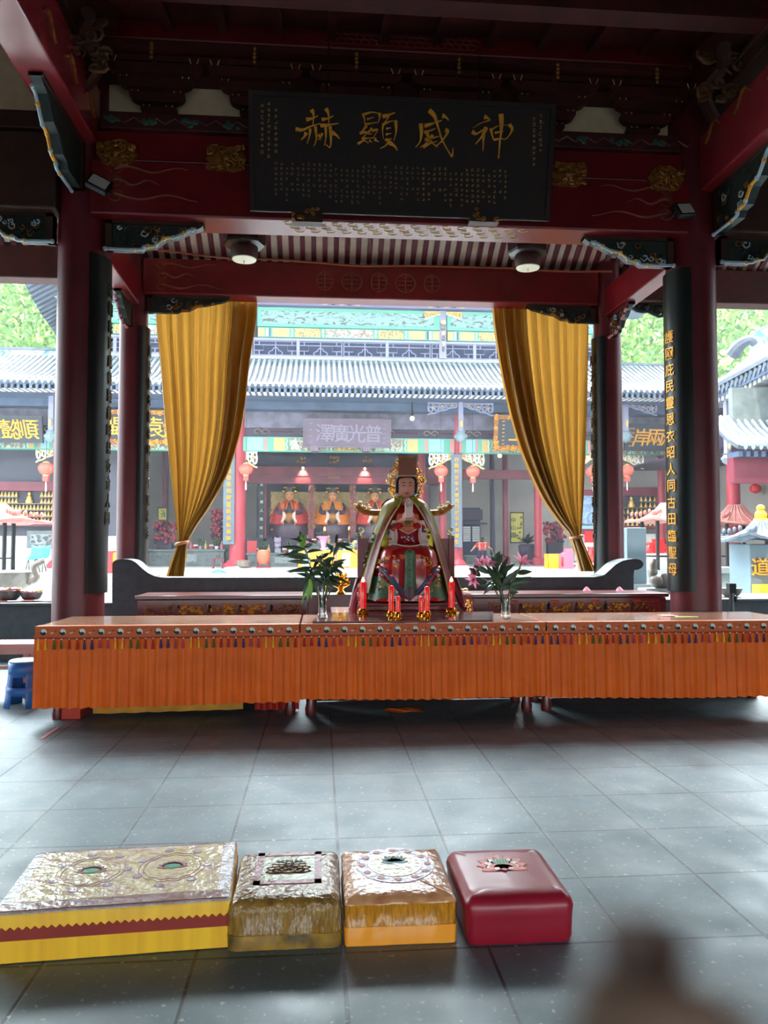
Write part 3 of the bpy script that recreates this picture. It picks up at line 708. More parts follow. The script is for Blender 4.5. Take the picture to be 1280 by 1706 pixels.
# floodlights on the thick pillars
def floodlight(px, py, Y, yaw, roll, label):
    c = W(px, py, Y); t = thing('floodlight', label, 'floodlight', c)
    R = Matrix.Rotation(yaw, 3, 'Z') @ Matrix.Rotation(roll, 3, 'Y') @ Matrix.Rotation(math.radians(-22), 3, 'X')
    ax, ay, az = R @ Vector((0.115, 0, 0)), R @ Vector((0, 0.035, 0)), R @ Vector((0, 0, 0.085))
    M().obox(c, ax, ay, az).build('housing', BLKM, t, smooth=False, bevel=0.012)
    M().obox(c+ay*-1.06, ax*0.8, ay*0.08, az*0.72).build('glass_front', LENS, t, smooth=False)
    M().tube([c+ay*1.0, c+ay*3.2], 0.02, 8).tube([c-ax*1.05, c-ax*1.05+ay*2, c+ax*1.05+ay*2, c+ax*1.05], 0.009, 6).build('bracket', BLKM, t)
    return t
floodlight(165, 307, 8.12, 0.15, 0.42, 'small black floodlight tilted on the thick left pillar')
floodlight(1140, 351, 8.12, 0.35, -0.22, 'small black floodlight tilted on the thick right pillar')

# hanging round lamps
def lamp(px, label):
    c = W(px, 432 if px < 600 else 446, 9.6); x, y, z = c.x, 9.6, c.z
    t = thing('round_lamp', label, 'ceiling lamp', (x, y, z))
    M().lathe((x, y, z), [(0.14, 0.0), (0.16, 0.03), (0.17, 0.15), (0.16, 0.17)], 28).build('drum', BROWN, t)
    M().lathe((x, y, z), [(0.16, 0.14), (0.25, 0.17), (0.262, 0.2), (0.262, 0.37), (0.24, 0.41), (0.03, 0.42)], 8).build('octagonal_housing', mat('lamp dark wood', rgb(44, 26, 20), 0.35, noise=0.2), t, angle=0.3)
    M().lathe((x, y, z), [(0.003, -0.012), (0.145, -0.01), (0.15, 0.0), (0.003, 0.004)], 28).build('diffuser_disc', DISC, t)
    M().tube([(x, y, z+0.4), (x, y, zr(9.6)-0.05)], 0.015, 8).build('hanging_rod', BLKM, t)
    M().tube([(x, y, z-0.012), (x, y-0.004, z-0.05)], 0.004, 5).build('pull_cord', BLKM, t)
lamp(407, 'round hanging lamp with pale disc under the eaves, left one')
lamp(880, 'round hanging lamp with pale disc under the eaves, right one')
pts = [W(px, py, 10.80) for px, py in ((228, 411), (300, 421), (390, 431), (450, 432), (520, 437), (600, 443), (700, 443), (850, 447), (930, 452), (1020, 452))]
tag(M().tube(spline([tuple(p) for p in pts], 5), 0.016, 7).build('conduit_pipe', mat('copper brown pipe', rgb(150, 84, 50), 0.4)), 'thin brown pipe running along the top of the inner beam', 'pipe')

# ------------------------------------------------------------------ curtains
def curtain(tab, label, seed, dark, hem_side):
    ys = [t[0] for t in tab]; YC = 11.16; tie = [t for t in tab if len(t) > 3][0][0]
    c = W((tab[0][1]+tab[0][2])/2, tab[-1][0], YC); t = thing('gold_curtain', label, 'curtain', (c.x, YC, c.z))
    q = random.Random(seed); ph = [q.uniform(0, 6.28) for _ in range(6)]; sm = [(r[0], r[1], r[2]) for r in tab]
    sp = spline([(float(a), float(b), float(c_)) for a, b, c_ in sm], 8)
    def fn(u, v, off=0.0, amp=1.0):
        py = ys[0]+(ys[-1]-ys[0])*v
        xl, xr = interp([(s[0], s[1], s[2]) for s in sp], py)
        wpx = xr-xl; N = 9
        uu = u+0.018*math.sin(2*PI*3.1*u+ph[0])+0.012*math.sin(2*PI*5.3*u+ph[1])
        p = W(xl+wpx*min(max(uu, 0), 1), py, YC)
        A = (0.072+0.026*math.sin(5*u+ph[2]))*amp*(0.55+0.45*min(1, v*3))
        s = math.sin(2*PI*N*uu+ph[3]+0.7*math.sin(2.2*v+ph[4]))
        s = math.copysign(abs(s)**0.7, s)
        g = max(0.0, 1-abs(py-tie)/70.0)
        y = YC+off+A*s*(1-0.55*g)+0.035*math.sin(2*PI*2.3*u+ph[5])+0.012*math.sin(2*PI*23*u+3*v)
        return (p.x, y, p.z)
    M().grid(lambda u, v: fn(u, v), 170, 46).build('curtain_cloth', CURT, t)
    # the turned-back second layer along the darker edge
    M().grid(lambda u, v: fn(dark[0]+(dark[1]-dark[0])*u, v*0.93, 0.10, 0.6), 60, 40).build('second_layer', CURT, t)
    # stitched hem along the open edge
    M().tube([Vector(fn(hem_side, v/40))+Vector((0, -0.012, 0)) for v in range(41)], 0.012, 6).build('hem', CURT, t)
    v = (tie-ys[0])/(ys[-1]-ys[0]); a = Vector(fn(0, v)); b = Vector(fn(1, v)); cc = (a+b)/2; R = (b-a).length/2
    M().tube([(cc.x+(R+0.015)*math.cos(k*PI/10), YC+0.085*math.sin(k*PI/10), cc.z+0.02*math.cos(k*PI/10)) for k in range(20)], 0.026, 8, 0, True).build('tie_band', mat('pinkish tie band', rgb(196, 130, 84), 0.6), t)
    return t
curtain([(496, 258, 428), (540, 259, 425), (600, 265, 415), (700, 274, 403), (780, 283, 381), (840, 290, 350), (880, 295, 323), (905, 296, 311, 'tie'), (918, 292, 309), (940, 284, 308), (964, 277, 305)],
        'long gold curtain tied back at the left opening', 3, (0.70, 1.0), 1.0)
curtain([(503, 820, 979), (560, 826, 979), (650, 842, 977), (740, 866, 974), (820, 900, 971), (865, 930, 969), (885, 948, 968), (895, 953, 967, 'tie'), (906, 957, 972), (930, 963, 982), (952, 968, 991)],
        'long gold curtain tied back at the right opening', 8, (0.0, 0.34), 0.0)

# ------------------------------------------------------------------ kneeling cushions
def rrect(w_, d_, r, inset, n=5):
    pts = []
    for (cx, cy, a0) in ((w_-r, d_-r, 0), (r, d_-r, PI/2), (r, r, PI), (w_-r, r, 1.5*PI)):
        for k in range(n+1):
            a = a0+PI/2*k/n; rr = max(r-inset, 0.004)
            x = cx+rr*math.cos(a); y = cy+rr*math.sin(a)
            if inset > r: x += -(inset-r) if cx > w_/2 else (inset-r); y += -(inset-r) if cy > d_/2 else (inset-r)
            pts.append((x, y))
    return pts
class Cush:
    def __init__(s, name, label, o, ang, w_, d_, h):
        s.o = Vector((o[0], o[1], 0)); s.ex = Vector((math.cos(ang), math.sin(ang), 0)); s.ey = Vector((-math.sin(ang), math.cos(ang), 0)); s.w, s.d, s.h = w_, d_, h
        s.t = thing(name, label, 'kneeling cushion', s.o+s.ex*(w_/2)+s.ey*(d_/2), 'kneeling cushions in a row')
    def P(s, x, y, z): return s.o+s.ex*x+s.ey*y+Vector((0, 0, z))
    def rings(s, name, mats, levels, r, cap=True, wob=0.0, seed=1, capm=0):
        """levels: (inset, z, material of the band below it)"""
        q = random.Random(seed); mb = M(); vs = []; n = None
        for ins, z, _ in levels:
            p = rrect(s.w, s.d, r, ins); 
            # denser sides
            dense = []
            for i in range(len(p)):
                a, b = p[i], p[(i+1) % len(p)]; L = math.hypot(b[0]-a[0], b[1]-a[1]); k = 10 if i % 6 == 5 else 1
                for j in range(k): dense.append((a[0]+(b[0]-a[0])*j/k, a[1]+(b[1]-a[1])*j/k))
            n = len(dense)
            for (x, y) in dense:
                vs.append(s.P(x+q.uniform(-wob, wob), y+q.uniform(-wob, wob), z+(q.uniform(-wob, wob) if z > 0.02 else 0)))
        k0 = 0
        for i in range(len(levels)-1):
            fs = [(i*n+j, i*n+(j+1) % n, (i+1)*n+(j+1) % n, (i+1)*n+j) for j in range(n)]
            for f in fs: mb.f.append(f); mb.m.append(levels[i+1][2])
        mb.v = [tuple(v) for v in vs]
        if cap: mb.f.append(tuple((len(levels)-1)*n+j for j in range(n))); mb.m.append(levels[-1][2])
        return mb.build(name, mats, s.t, angle=0.9)
    def flat(s, poly, z0, z1, m, mb): return mb.prism(poly, z0, z1, m, lambda a, b, d: s.P(a, b, d))
def disc(cx, cy, rx, ry, n=32): return [(cx+rx*math.cos(2*PI*k/n), cy+ry*math.sin(2*PI*k/n)) for k in range(n)]
def petal(cx, cy, a, L, wd):
    c, s_ = math.cos(a), math.sin(a); out = []
    for t, h in ((0, .35), (.3, .9), (.55, 1), (.8, .6), (1, 0)): out.append((t*L, h*wd))
    out += [(t*L, -h*wd) for t, h in ((.8, .6), (.55, 1), (.3, .9), (0, .35))]
    return [(cx+x*c-y*s_, cy+x*s_+y*c) for x, y in out]
WRAPY = mat('plastic wrapped yellow brocade', rgb(206, 186, 110), 0.38, c2=rgb(190, 150, 116), scale=9, bump=0.5, bscale=22, coat=0.9)
WRAPS = mat('silvery plastic edge', rgb(196, 186, 184), 0.32, noise=0.1, scale=15, bump=0.6, bscale=40, coat=1.0)
WRAPM = mat('maroon brocade under plastic', rgb(118, 50, 40), 0.35, noise=0.15, bump=0.3, bscale=25, coat=0.5)
MARO = mat('maroon felt band', rgb(146, 44, 34), 0.7, noise=0.1, scale=6)
YSAT = mat('yellow satin band', rgb(252, 196, 34), 0.5, c2=rgb(236, 172, 26), scale=4, stretch=(5, 1, 0.3))
LILAC = mat('lilac ring', rgb(150, 120, 150), 0.4, noise=0.2, scale=20, bump=0.4, bscale=35, coat=0.8)
EMB1 = mat('rose embroidery', rgb(176, 112, 104), 0.5, noise=0.2, scale=20); EMB2 = mat('jade embroidery', rgb(76, 150, 120), 0.5)
c1 = Cush('long_cushion', 'long yellow kneeling bench wrapped in plastic with a maroon zigzag stripe', (-1.255, 3.15), 0.068, 0.91, 0.625, 0.19)
c1.rings('pad', [YSAT, WRAPS], [(0.0, 0.004, 0), (0.0, 0.085, 0), (0, 0.17, 0), (0.004, 0.183, 0), (0.012, 0.19, 1), (0.09, 0.194, 1)], 0.015, wob=0.0012)
mb = M(); zz = [(-0.002, 0.09)]; 
zz = [(-0.003, 0.088), (c1.w+0.003, 0.088)]; n = 30
for k in range(n+1):
    zz.append((c1.w*(1-k/n), 0.125)); 
    if k < n: zz.append((c1.w*(1-(k+0.5)/n), 0.138))
mb.prism(zz, -0.004, 0.002, 0, lambda a, b, d: c1.P(a, d, b))
mb.prism([(0, 0.088), (c1.d, 0.088), (c1.d, 0.13), (0, 0.13)], -0.003, 0.001, 0, lambda a, b, d: c1.P(c1.w-d, a, b))
mb.build('zigzag_band', MARO, c1.t, smooth=False)
mb = M(); c1.flat([(0.02, 0.012), (c1.w-0.02, 0.012), (c1.w-0.02, 0.08), (0.02, 0.08)], 0.1915, 0.1955, 0, mb); mb.build('front_border', WRAPM, c1.t, smooth=False)
mb = M(); c1.flat([(0.06, 0.08), (c1.w-0.06, 0.08), (c1.w-0.06, c1.d-0.05), (0.06, c1.d-0.05)], 0.192, 0.1965, 0, mb); mb.build('brocade_top', WRAPY, c1.t, smooth=False)
mb = M()
for cx in (0.3, 0.64):
    for k in range(2): mb.tube([c1.P(cx+(0.14-0.02*k)*math.cos(a), 0.34+(0.15-0.02*k)*math.sin(a)+0.008*math.cos(12*a), 0.1955) for a in [i*PI/20 for i in range(40)]], 0.0028, 4, 0, True)
    for k in range(9): c1.flat(petal(cx, 0.34, PI*k/8, 0.065, 0.016), 0.1965, 0.199, 0, mb)
    c1.flat(disc(cx, 0.345, 0.035, 0.022, 14), 0.1965, 0.2, 1, mb)
    for k in range(7):
        a = k*0.9; c1.flat(disc(cx+0.15*math.cos(a), 0.34+0.19*math.sin(a), 0.02, 0.016, 9), 0.1965, 0.1985, 2, mb)
mb.build('lotus_embroidery', [EMB1, EMB2, LILAC], c1.t, smooth=False)
BROC = mat('old gold brocade in plastic', rgb(156, 116, 52), 0.3, c2=rgb(112, 84, 40), scale=30, bump=0.6, bscale=32, coat=0.8)
BROCS = mat('ribbed gold brocade side', rgb(150, 108, 34), 0.35, noise=0.3, scale=25, bump=0.7, bscale=22, coat=0.7, stretch=(4, 4, 0.6))
MUST = mat('stained mustard cloth', rgb(176, 130, 36), 0.6, c2=rgb(84, 66, 30), scale=11)
c2_ = Cush('square_cushion', 'old gold brocade cushion with a red framed lotus square on top', (-0.36, 3.175), 0.0, 0.45, 0.52, 0.19)
c2_.rings('pad', [MUST, BROCS, BROC], [(0, 0.002, 0), (-0.004, 0.06, 0), (0, 0.062, 1), (0.0, 0.145, 1), (0.006, 0.168, 1), (0.02, 0.184, 2), (0.05, 0.191, 2), (0.09, 0.192, 2)], 0.035, wob=0.0025, seed=4)
mb = M(); X0, X1, Y0, Y1 = 0.085, 0.37, 0.15, 0.48
for a, b_, c, d in ((X0, X1, Y0, Y0+0.035), (X0, X1, Y1-0.035, Y1), (X0, X0+0.03, Y0, Y1), (X1-0.03, X1, Y0, Y1)): c2_.flat([(a, c), (b_, c), (b_, d), (a, d)], 0.191, 0.196, 0, mb)
for (cx, cy, sx, sy) in ((X0, Y0, 1, 1), (X1, Y0, -1, 1), (X0, Y1, 1, -1), (X1, Y1, -1, -1)):
    tri = [(cx, cy), (cx+0.065*sx, cy), (cx, cy+0.065*sy)]; c2_.flat(tri if sx*sy > 0 else tri[::-1], 0.191, 0.1955, 0, mb)
mb.build('red_frame', mat('red frame cloth', rgb(140, 40, 52), 0.45, noise=0.25, scale=30, bump=0.4, bscale=40, coat=0.6), c2_.t, smooth=False)
mb = M(); c2_.flat([(X0+0.02, Y0+0.02), (X1-0.02, Y0+0.02), (X1-0.02, Y1-0.02), (X0+0.02, Y1-0.02)], 0.191, 0.1935, 0, mb)
mb.build('centre_panel', mat('sage gold panel', rgb(150, 148, 92), 0.4, noise=0.2, scale=14, bump=0.4, bscale=30, coat=0.6), c2_.t, smooth=False)
mb = M(); cx, cy = 0.2275, 0.285
for L, nn, wd in ((0.098, 9, 0.024), (0.07, 7, 0.02)):
    for k in range(nn):
        pt = petal(cx, cy, PI*(k)/(nn-1)*1.1-0.05*PI, L, wd); pt3 = [c2_.P(a, b, 0.1955) for a, b in pt]
        c2_.flat(pt, 0.1935, 0.1948 if L > 0.08 else 0.196, 0, mb); mb.tube([p+Vector((0, 0, 0.001 if L < 0.08 else 0)) for p in pt3], 0.0022, 4, 1, True)
c2_.flat(disc(cx, cy, 0.035, 0.03, 18), 0.1935, 0.197, 0, mb); mb.tube([c2_.P(a, b, 0.1972) for a, b in disc(cx, cy, 0.035, 0.03, 18)], 0.0022, 4, 1, True)
for k in range(6): c2_.flat(disc(cx-0.05+0.02*k, cy+0.1, 0.008, 0.012, 8), 0.1935, 0.196, 2, mb)
mb.build('lotus_embroidery', [mat('gold lotus thread', rgb(196, 150, 70), 0.4), mat('brown outline thread', rgb(88, 56, 34), 0.6), mat('dull teal thread', rgb(70, 100, 90), 0.6)], c2_.t, smooth=False)
PEACH = mat('peach gold brocade in plastic', rgb(220, 164, 112), 0.28, c2=rgb(190, 120, 80), scale=18, bump=0.45, bscale=26, coat=1.0)
OBRO = mat('orange gold brocade side', rgb(200, 130, 30), 0.35, noise=0.3, scale=30, bump=0.5, bscale=26, coat=0.5, stretch=(3, 3, 0.6))
OSAT = mat('bright orange satin', rgb(250, 158, 40), 0.45, noise=0.06, scale=4, stretch=(3, 1, 0.2))
c3_ = Cush('square_cushion', 'bright orange and peach cushion with a round lilac emblem on top', (0.1, 3.175), 0.0, 0.455, 0.52, 0.19)
c3_.rings('pad', [OSAT, OBRO, PEACH], [(0.002, 0.002, 0), (0, 0.075, 0), (0.003, 0.077, 1), (0.003, 0.155, 1), (0.0, 0.162, 1), (0.004, 0.168, 2), (0.022, 0.181, 2), (0.05, 0.19, 2), (0.09, 0.192, 2)], 0.02, wob=0.0015, seed=6)
mb = M(); cx, cy = 0.232, 0.31; c3_.flat(disc(cx, cy, 0.172, 0.185, 48), 0.191, 0.1945, 0, mb); mb.build('lilac_ring', LILAC, c3_.t, smooth=False)
mb = M(); c3_.flat(disc(cx, cy, 0.118, 0.128, 40), 0.1945, 0.1965, 0, mb); mb.build('centre_disc', mat('pale olive disc', rgb(188, 176, 120), 0.35, noise=0.15, scale=14, bump=0.4, bscale=30, coat=0.9), c3_.t, smooth=False)
mb = M()
for k in range(7): c3_.flat(petal(cx, cy+0.02, PI*k/6, 0.06, 0.015), 0.1965, 0.199, k % 2, mb)
for k in range(5): c3_.flat(disc(cx-0.035+0.018*k, cy+0.075, 0.007, 0.01, 8), 0.1965, 0.199, 0, mb)
for k in range(12): c3_.flat(disc(cx+0.145*math.cos(k*PI/6), cy+0.156*math.sin(k*PI/6), 0.016, 0.016, 8), 0.1945, 0.1965, 2, mb)
mb.build('lotus_embroidery', [mat('teal thread', rgb(70, 140, 140), 0.5), GOLDP, EMB1], c3_.t, smooth=False)
VINYL = mat('crimson vinyl', rgb(150, 24, 44), 0.36, noise=0.06, scale=4, bump=0.08, bscale=7, coat=0.12)
c4_ = Cush('square_cushion', 'plain crimson vinyl cushion with a pink lotus printed on top', (0.585, 3.135), 0.0, 0.445, 0.52, 0.19)
c4_.rings('pad', [VINYL], [(0.012, 0.002, 0), (0.004, 0.02, 0), (0.002, 0.07, 0), (0.0, 0.11, 0), (-0.004, 0.14, 0), (0.004, 0.165, 0), (0.02, 0.182, 0), (0.045, 0.191, 0), (0.08, 0.193, 0)], 0.045, wob=0.001, seed=8)
mb = M(); cx, cy = 0.215, 0.315
for k in range(9):
    c4_.flat(petal(cx, cy-0.015, PI*k/8*1.3-0.47, 0.112, 0.03), 0.191, 0.1965, 0, mb)
for k in range(7): c4_.flat(petal(cx, cy-0.015, PI*k/6*1.2-0.3, 0.08, 0.024), 0.1965, 0.198, 1, mb)
for k in range(5): c4_.flat(petal(cx, cy-0.015, PI+PI*(k+.5)/5, 0.066, 0.022), 0.198, 0.1992, k % 2, mb)
c4_.flat(disc(cx, cy+0.02, 0.038, 0.032, 20), 0.197, 0.2, 2, mb)
for k in range(5): c4_.flat([(cx-0.03+0.013*k, cy-0.002), (cx-0.026+0.013*k, cy-0.002), (cx-0.024+0.013*k, cy+0.035), (cx-0.028+0.013*k, cy+0.035)], 0.2, 0.2008, 3, mb)
mb.build('lotus_print', [mat('salmon print', rgb(240, 140, 126), 0.5), mat('pale pink print', rgb(255, 222, 216), 0.35), mat('green print', rgb(40, 140, 84), 0.35), mat('dark print', rgb(90, 30, 34), 0.5)], c4_.t, smooth=False)

# ------------------------------------------------------------------ altar tables with their orange cloths
TZ = 0.88
def altar_table(x0, x1, y0, y1, label, top=TOP):
    t = thing('altar_table', label, 'altar table', ((x0+x1)/2, (y0+y1)/2, 0), 'altar tables in a row')
    M().box(x0, x1, y0, y1, TZ-0.035, TZ).build('table_top', top, t, smooth=False, bevel=0.006)
    M().box(x0+0.05, x1-0.05, y0+0.05, y1-0.05, TZ-0.17, TZ-0.035).build('apron', MAHOG, t, smooth=False)
    M().box(x0+0.06, x1-0.06, y1-0.09, y1-0.06, 0.01, TZ-0.1).build('back_panel', DRED, t, smooth=False)  # unseen panel added to keep light off the floor under the table
    for x in (x0+0.04, x1-0.14):
        for y in (y0+0.34, y1-0.2):
            M().lathe((x+0.05, y, 0), [(0.05, 0), (0.055, 0.05), (0.04, 0.12), (0.038, 0.3), (0.052, 0.6), (0.055, TZ-0.1)], 12).build('leg', MAHOG, t)
    return t
T1 = (-2.50, -0.19); T2 = (-0.175, 2.085); T3 = (2.10, 4.62)
altar_table(*T1, 7.15, 8.16, 'left of the three long altar tables under orange cloth')
altar_table(*T2, 7.15, 8.14, 'middle long altar table in front of the statue')
altar_table(*T3, 7.15, 8.14, 'right of the three long altar tables under orange cloth')
TASC = [mat('tassel yellow', rgb(250, 186, 30), 0.6), mat('tassel green', rgb(66, 96, 36), 0.6), mat('tassel red', rgb(176, 26, 34), 0.6), mat('tassel blue', rgb(48, 40, 110), 0.6), mat('tassel magenta', rgb(190, 52, 96), 0.6)]
CORD = mat('red cord trim', rgb(170, 46, 30), 0.6)
def altar_cloth(x0, x1, label, ret_left=False, seed=1, yfix=0.0, drop=0.62):
    t = thing('altar_cloth', label, 'altar cloth', ((x0+x1)/2, 7.13, 0.17), 'orange altar cloths'); q = random.Random(seed)
    yv = 7.128-yfix
    mb = M(); n = int((x1-x0)/0.05)
    mb.grid(lambda u, v: (x0+(x1-x0)*u, yv+0.004*math.sin(31*u+2*v)+0.003*math.sin(77*u), TZ+0.004-0.105*v), n, 5)
    mb.grid(lambda u, v: (x0+(x1-x0)*u, 7.15-yfix-0.022+0.10*v, TZ+0.004), 8, 2)
    nm = int(round((x1-x0)/0.166)); st = (x1-x0)/nm
    for k in range(nm):
        cx = x0+st*(k+0.45); cz = TZ-0.048; y = yv-0.008; R = 0.029; th = 0.5+q.uniform(-.15, .15)
        def rp(a, b): return (cx+a*math.cos(th)-b*math.sin(th), cz+a*math.sin(th)+b*math.cos(th))
        arc = lambda ox, oy, r, a0, a1, nn: [(ox+r*math.cos(a0+(a1-a0)*i/nn), oy+r*math.sin(a0+(a1-a0)*i/nn)) for i in range(nn+1)]
        mb.prism([rp(*p) for p in arc(0, 0, R, 0, 2*PI, 23)[:-1]], y, y+0.003, 1)
        half = arc(0, 0, R*0.97, PI/2, 3*PI/2, 12)+arc(0, -R/2, R/2, -PI/2, PI/2, 7)[1:]+arc(0, R/2, R/2, 3*PI/2, PI/2, 7)[1:-1]
        mb.prism([rp(*p) for p in half], y-0.0015, y+0.001, 2)
        mb.prism([rp(*p) for p in arc(0, R/2, R*0.17, 0, 2*PI, 10)[:-1]], y-0.0022, y, 1)
        mb.prism([rp(*p) for p in arc(0, -R/2, R*0.17, 0, 2*PI, 10)[:-1]], y-0.0022, y, 2)
        hx = cx+st*0.5
        mb.tube([(hx-0.024, y, cz-0.004), (hx-0.008, y-0.002, cz-0.01), (hx+0.004, y, cz)], [0.003, 0.006, 0.003], 5, 1)
        mb.tube([(hx+0.008, y, cz+0.004), (hx+0.02, y-0.002, cz+0.012), (hx+0.03, y, cz+0.006)], [0.003, 0.006, 0.003], 5, 3)
    mb.build('valance', [VAL, WHT, BLK, CORD], t)
    M().tube([(x0+(x1-x0)*i/30, yv-0.006, TZ-0.103+0.003*math.sin(i)) for i in range(31)], 0.007, 6).build('cord_trim', CORD, t)
    L = x1-x0; ph = [q.uniform(0, 6) for _ in range(4)]
    path = []
    if ret_left: path += [(x0-0.015, 8.1-0.97*i/24) for i in range(24)]
    nn = int(L/0.011); path += [(x0-0.01+(L+0.02)*i/nn, 7.145) for i in range(nn+1)]
    k = len(path); s_acc = [0]
    for a, b in zip(path, path[1:]): s_acc.append(s_acc[-1]+math.hypot(b[0]-a[0], b[1]-a[1]))
    def fn(u, v):
        i = min(int(round(u*(k-1))), k-1); x, y = path[i]; s = s_acc[i]
        fold = 0.013*math.sin(2*PI*s/0.105+0.9*math.sin(s*3+ph[0]))+0.003*math.sin(2*PI*s/0.047+ph[1])+0.004*math.sin(2*PI*s/0.31+ph[3])
        fold *= 0.45+0.55*v; flare = 0.018*v
        z = TZ-0.075-(drop+0.004*math.sin(2*PI*s/0.105+1)+0.012*math.sin(s*1.7+ph[2]))*v
        return (x, y-fold-flare, z) if y < 7.15 else (x-fold*0.6-flare*0.4, y, z)
    M().grid(fn, k, 10).build('pleated_skirt', ORANGE, t)
    nt_ = int(L/0.066)
    for i in range(nt_):
        x = x0+L*(i+0.5)/nt_; c = (i//2+seed) % 5; sw = q.uniform(-.004, .004); ln = q.uniform(0.075, 0.088)
        mb = M().ell((x, yv-0.014, TZ-0.108), (0.007, 0.007, 0.008), 7, 5, 1)
        mb.lathe((x+sw, yv-0.014, TZ-0.115-ln), [(0.0135, 0), (0.012, 0.02), (0.009, ln*0.6), (0.006, ln*0.8), (0.008, ln*0.88), (0.003, ln)], 8)
        mb.build('tassel', [TASC[c], WHT], t)
    return t
altar_cloth(*T1, 'orange pleated altar cloth on the left table, hem lowest at the stool', True, 0, drop=0.628)
altar_cloth(*T2, 'orange pleated altar cloth on the middle table before the statue', False, 2, drop=0.60)
altar_cloth(*T3, 'orange pleated altar cloth on the right table, running out of frame', False, 3, drop=0.625)
a = W(522, 1037, 7.22)
tag(M().prism([(W(521, 1037, 7.2).x, 7.2), (W(822, 1035, 7.2).x, 7.2), (W(813, 1018, 8.4).x, 8.12), (W(537, 1018, 8.4).x, 8.12)], TZ+0.001, TZ+0.022, 0, lambda a, b, d: (a, b, d)).build('offering_board', DTOP, smooth=False, bevel=0.004),
    'dark varnished board lying on the middle altar table', 'board')
# under the tables: a yellow lining, a red cloth, scraps on the floor
a, b_ = W(155, 1180, 7.5), W(405, 1176, 7.5)
tag(M().grid(lambda u, v: (a.x+(b_.x-a.x)*u, 7.5+0.012*math.sin(40*u), 0.40-0.365*v+0.02*u), 60, 4).build('yellow_lining_cloth', cloth('yellow lining', rgb(214, 150, 40), 0.2)), 'yellow cloth hanging below the hem of the left altar cloth', 'cloth')
tag(M().grid(lambda u, v: (-0.62+0.42*u, 7.62+0.025*math.sin(22*u), 0.42-0.40*v), 40, 6).build('red_cloth', cloth('red drape', rgb(190, 44, 30), 0.2)), 'red cloth hanging under the joint of left and middle table', 'cloth')
c = G(672, 1184, 0)
q = random.Random(5)
tag(M().grid(lambda u, v: (c.x-0.17+0.34*u+0.02*math.sin(9*v), c.y-0.09+0.2*v+0.02*math.sin(11*u), 0.004+0.022*abs(math.sin(7*u+5*v))*math.sin(PI*u)*math.sin(PI*v)), 18, 14).build('crumpled_piece', mat('orange rag', rgb(250, 120, 40), 0.7, noise=0.3, scale=20)), 'small crumpled orange rag on the floor before the middle table', 'rag')  # small crumpled orange piece lying flat on the floor
a, b_ = G(66, 1231, 0), G(95, 1212, 0)
tag(M().prism([(a.x, a.y), (a.x+0.03, a.y), (b_.x+0.03, b_.y), (b_.x, b_.y)], 0.001, 0.004, 0, lambda x, y, d: (x, y, d)).build('pink_ribbon', mat('pink ribbon', rgb(206, 120, 120), 0.7), smooth=False), 'short pink ribbon on the floor by the left table corner', 'ribbon')
a, b_ = G(118, 1188, 0), G(152, 1185, 0)
tag(M().box(a.x, b_.x, 7.45, 7.75, 0.001, 0.12).build('red_cardboard_box', mat('red cardboard', rgb(190, 60, 44), 0.7), smooth=False, bevel=0.004), 'low red box just under the left end of the orange cloth', 'box')

# ------------------------------------------------------------------ low wall, scroll-ended stone bench, carved cabinets
wl = struct(M().box(-9, 11, 11.22, 12.4, 0, 0.76).box(-9, 11, 11.16, 12.45, 0.76, 0.80).build('low_wall', STONE, smooth=False, bevel=0.01))
# stone bench with scrolled ends
YB = 10.72
prof = [(200, 1000), (199, 938), (204, 933.5), (214, 931.5), (226, 932), (236, 936), (246, 945), (256, 953), (268, 958.5), (284, 961)]
prof += [(640, 960.5), (975, 960), (990, 957), (1000, 949), (1010, 940), (1020, 934.5), (1032, 931.5), (1044, 931.5), (1051, 934), (1054.5, 939), (1052, 945), (1046, 948), (1040, 948), (1039, 960), (1039, 1000)]
pz = [(W(x, y, YB).x, max(W(x, y, YB).z, 0.0)) for x, y in prof]; pz[0] = (pz[0][0], 0.0); pz[-1] = (pz[-1][0], 0.0)
bench = thing('stone_bench', 'long black stone bench with scrolled ends between the slim pillars', 'stone bench', ((pz[0][0]+pz[-1][0])/2, 10.55, 0))
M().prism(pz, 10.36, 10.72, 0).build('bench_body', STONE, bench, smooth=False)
cap = M(); vs = []; k = len(pz)-2
top = spline([(p[0], p[1]) for p in pz[1:-2]], 4)
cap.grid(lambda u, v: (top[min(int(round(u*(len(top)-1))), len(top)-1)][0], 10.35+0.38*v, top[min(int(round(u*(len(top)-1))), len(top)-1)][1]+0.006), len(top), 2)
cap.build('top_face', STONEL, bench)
mb = M().box(pz[10][0], pz[11][0]-0.1, 10.345, 10.36, 1.02, 1.03).box(-2.2, 4.0, 10.34, 10.36, 0.90, 0.93)
mb.build('moulding', STONE, bench, smooth=False)
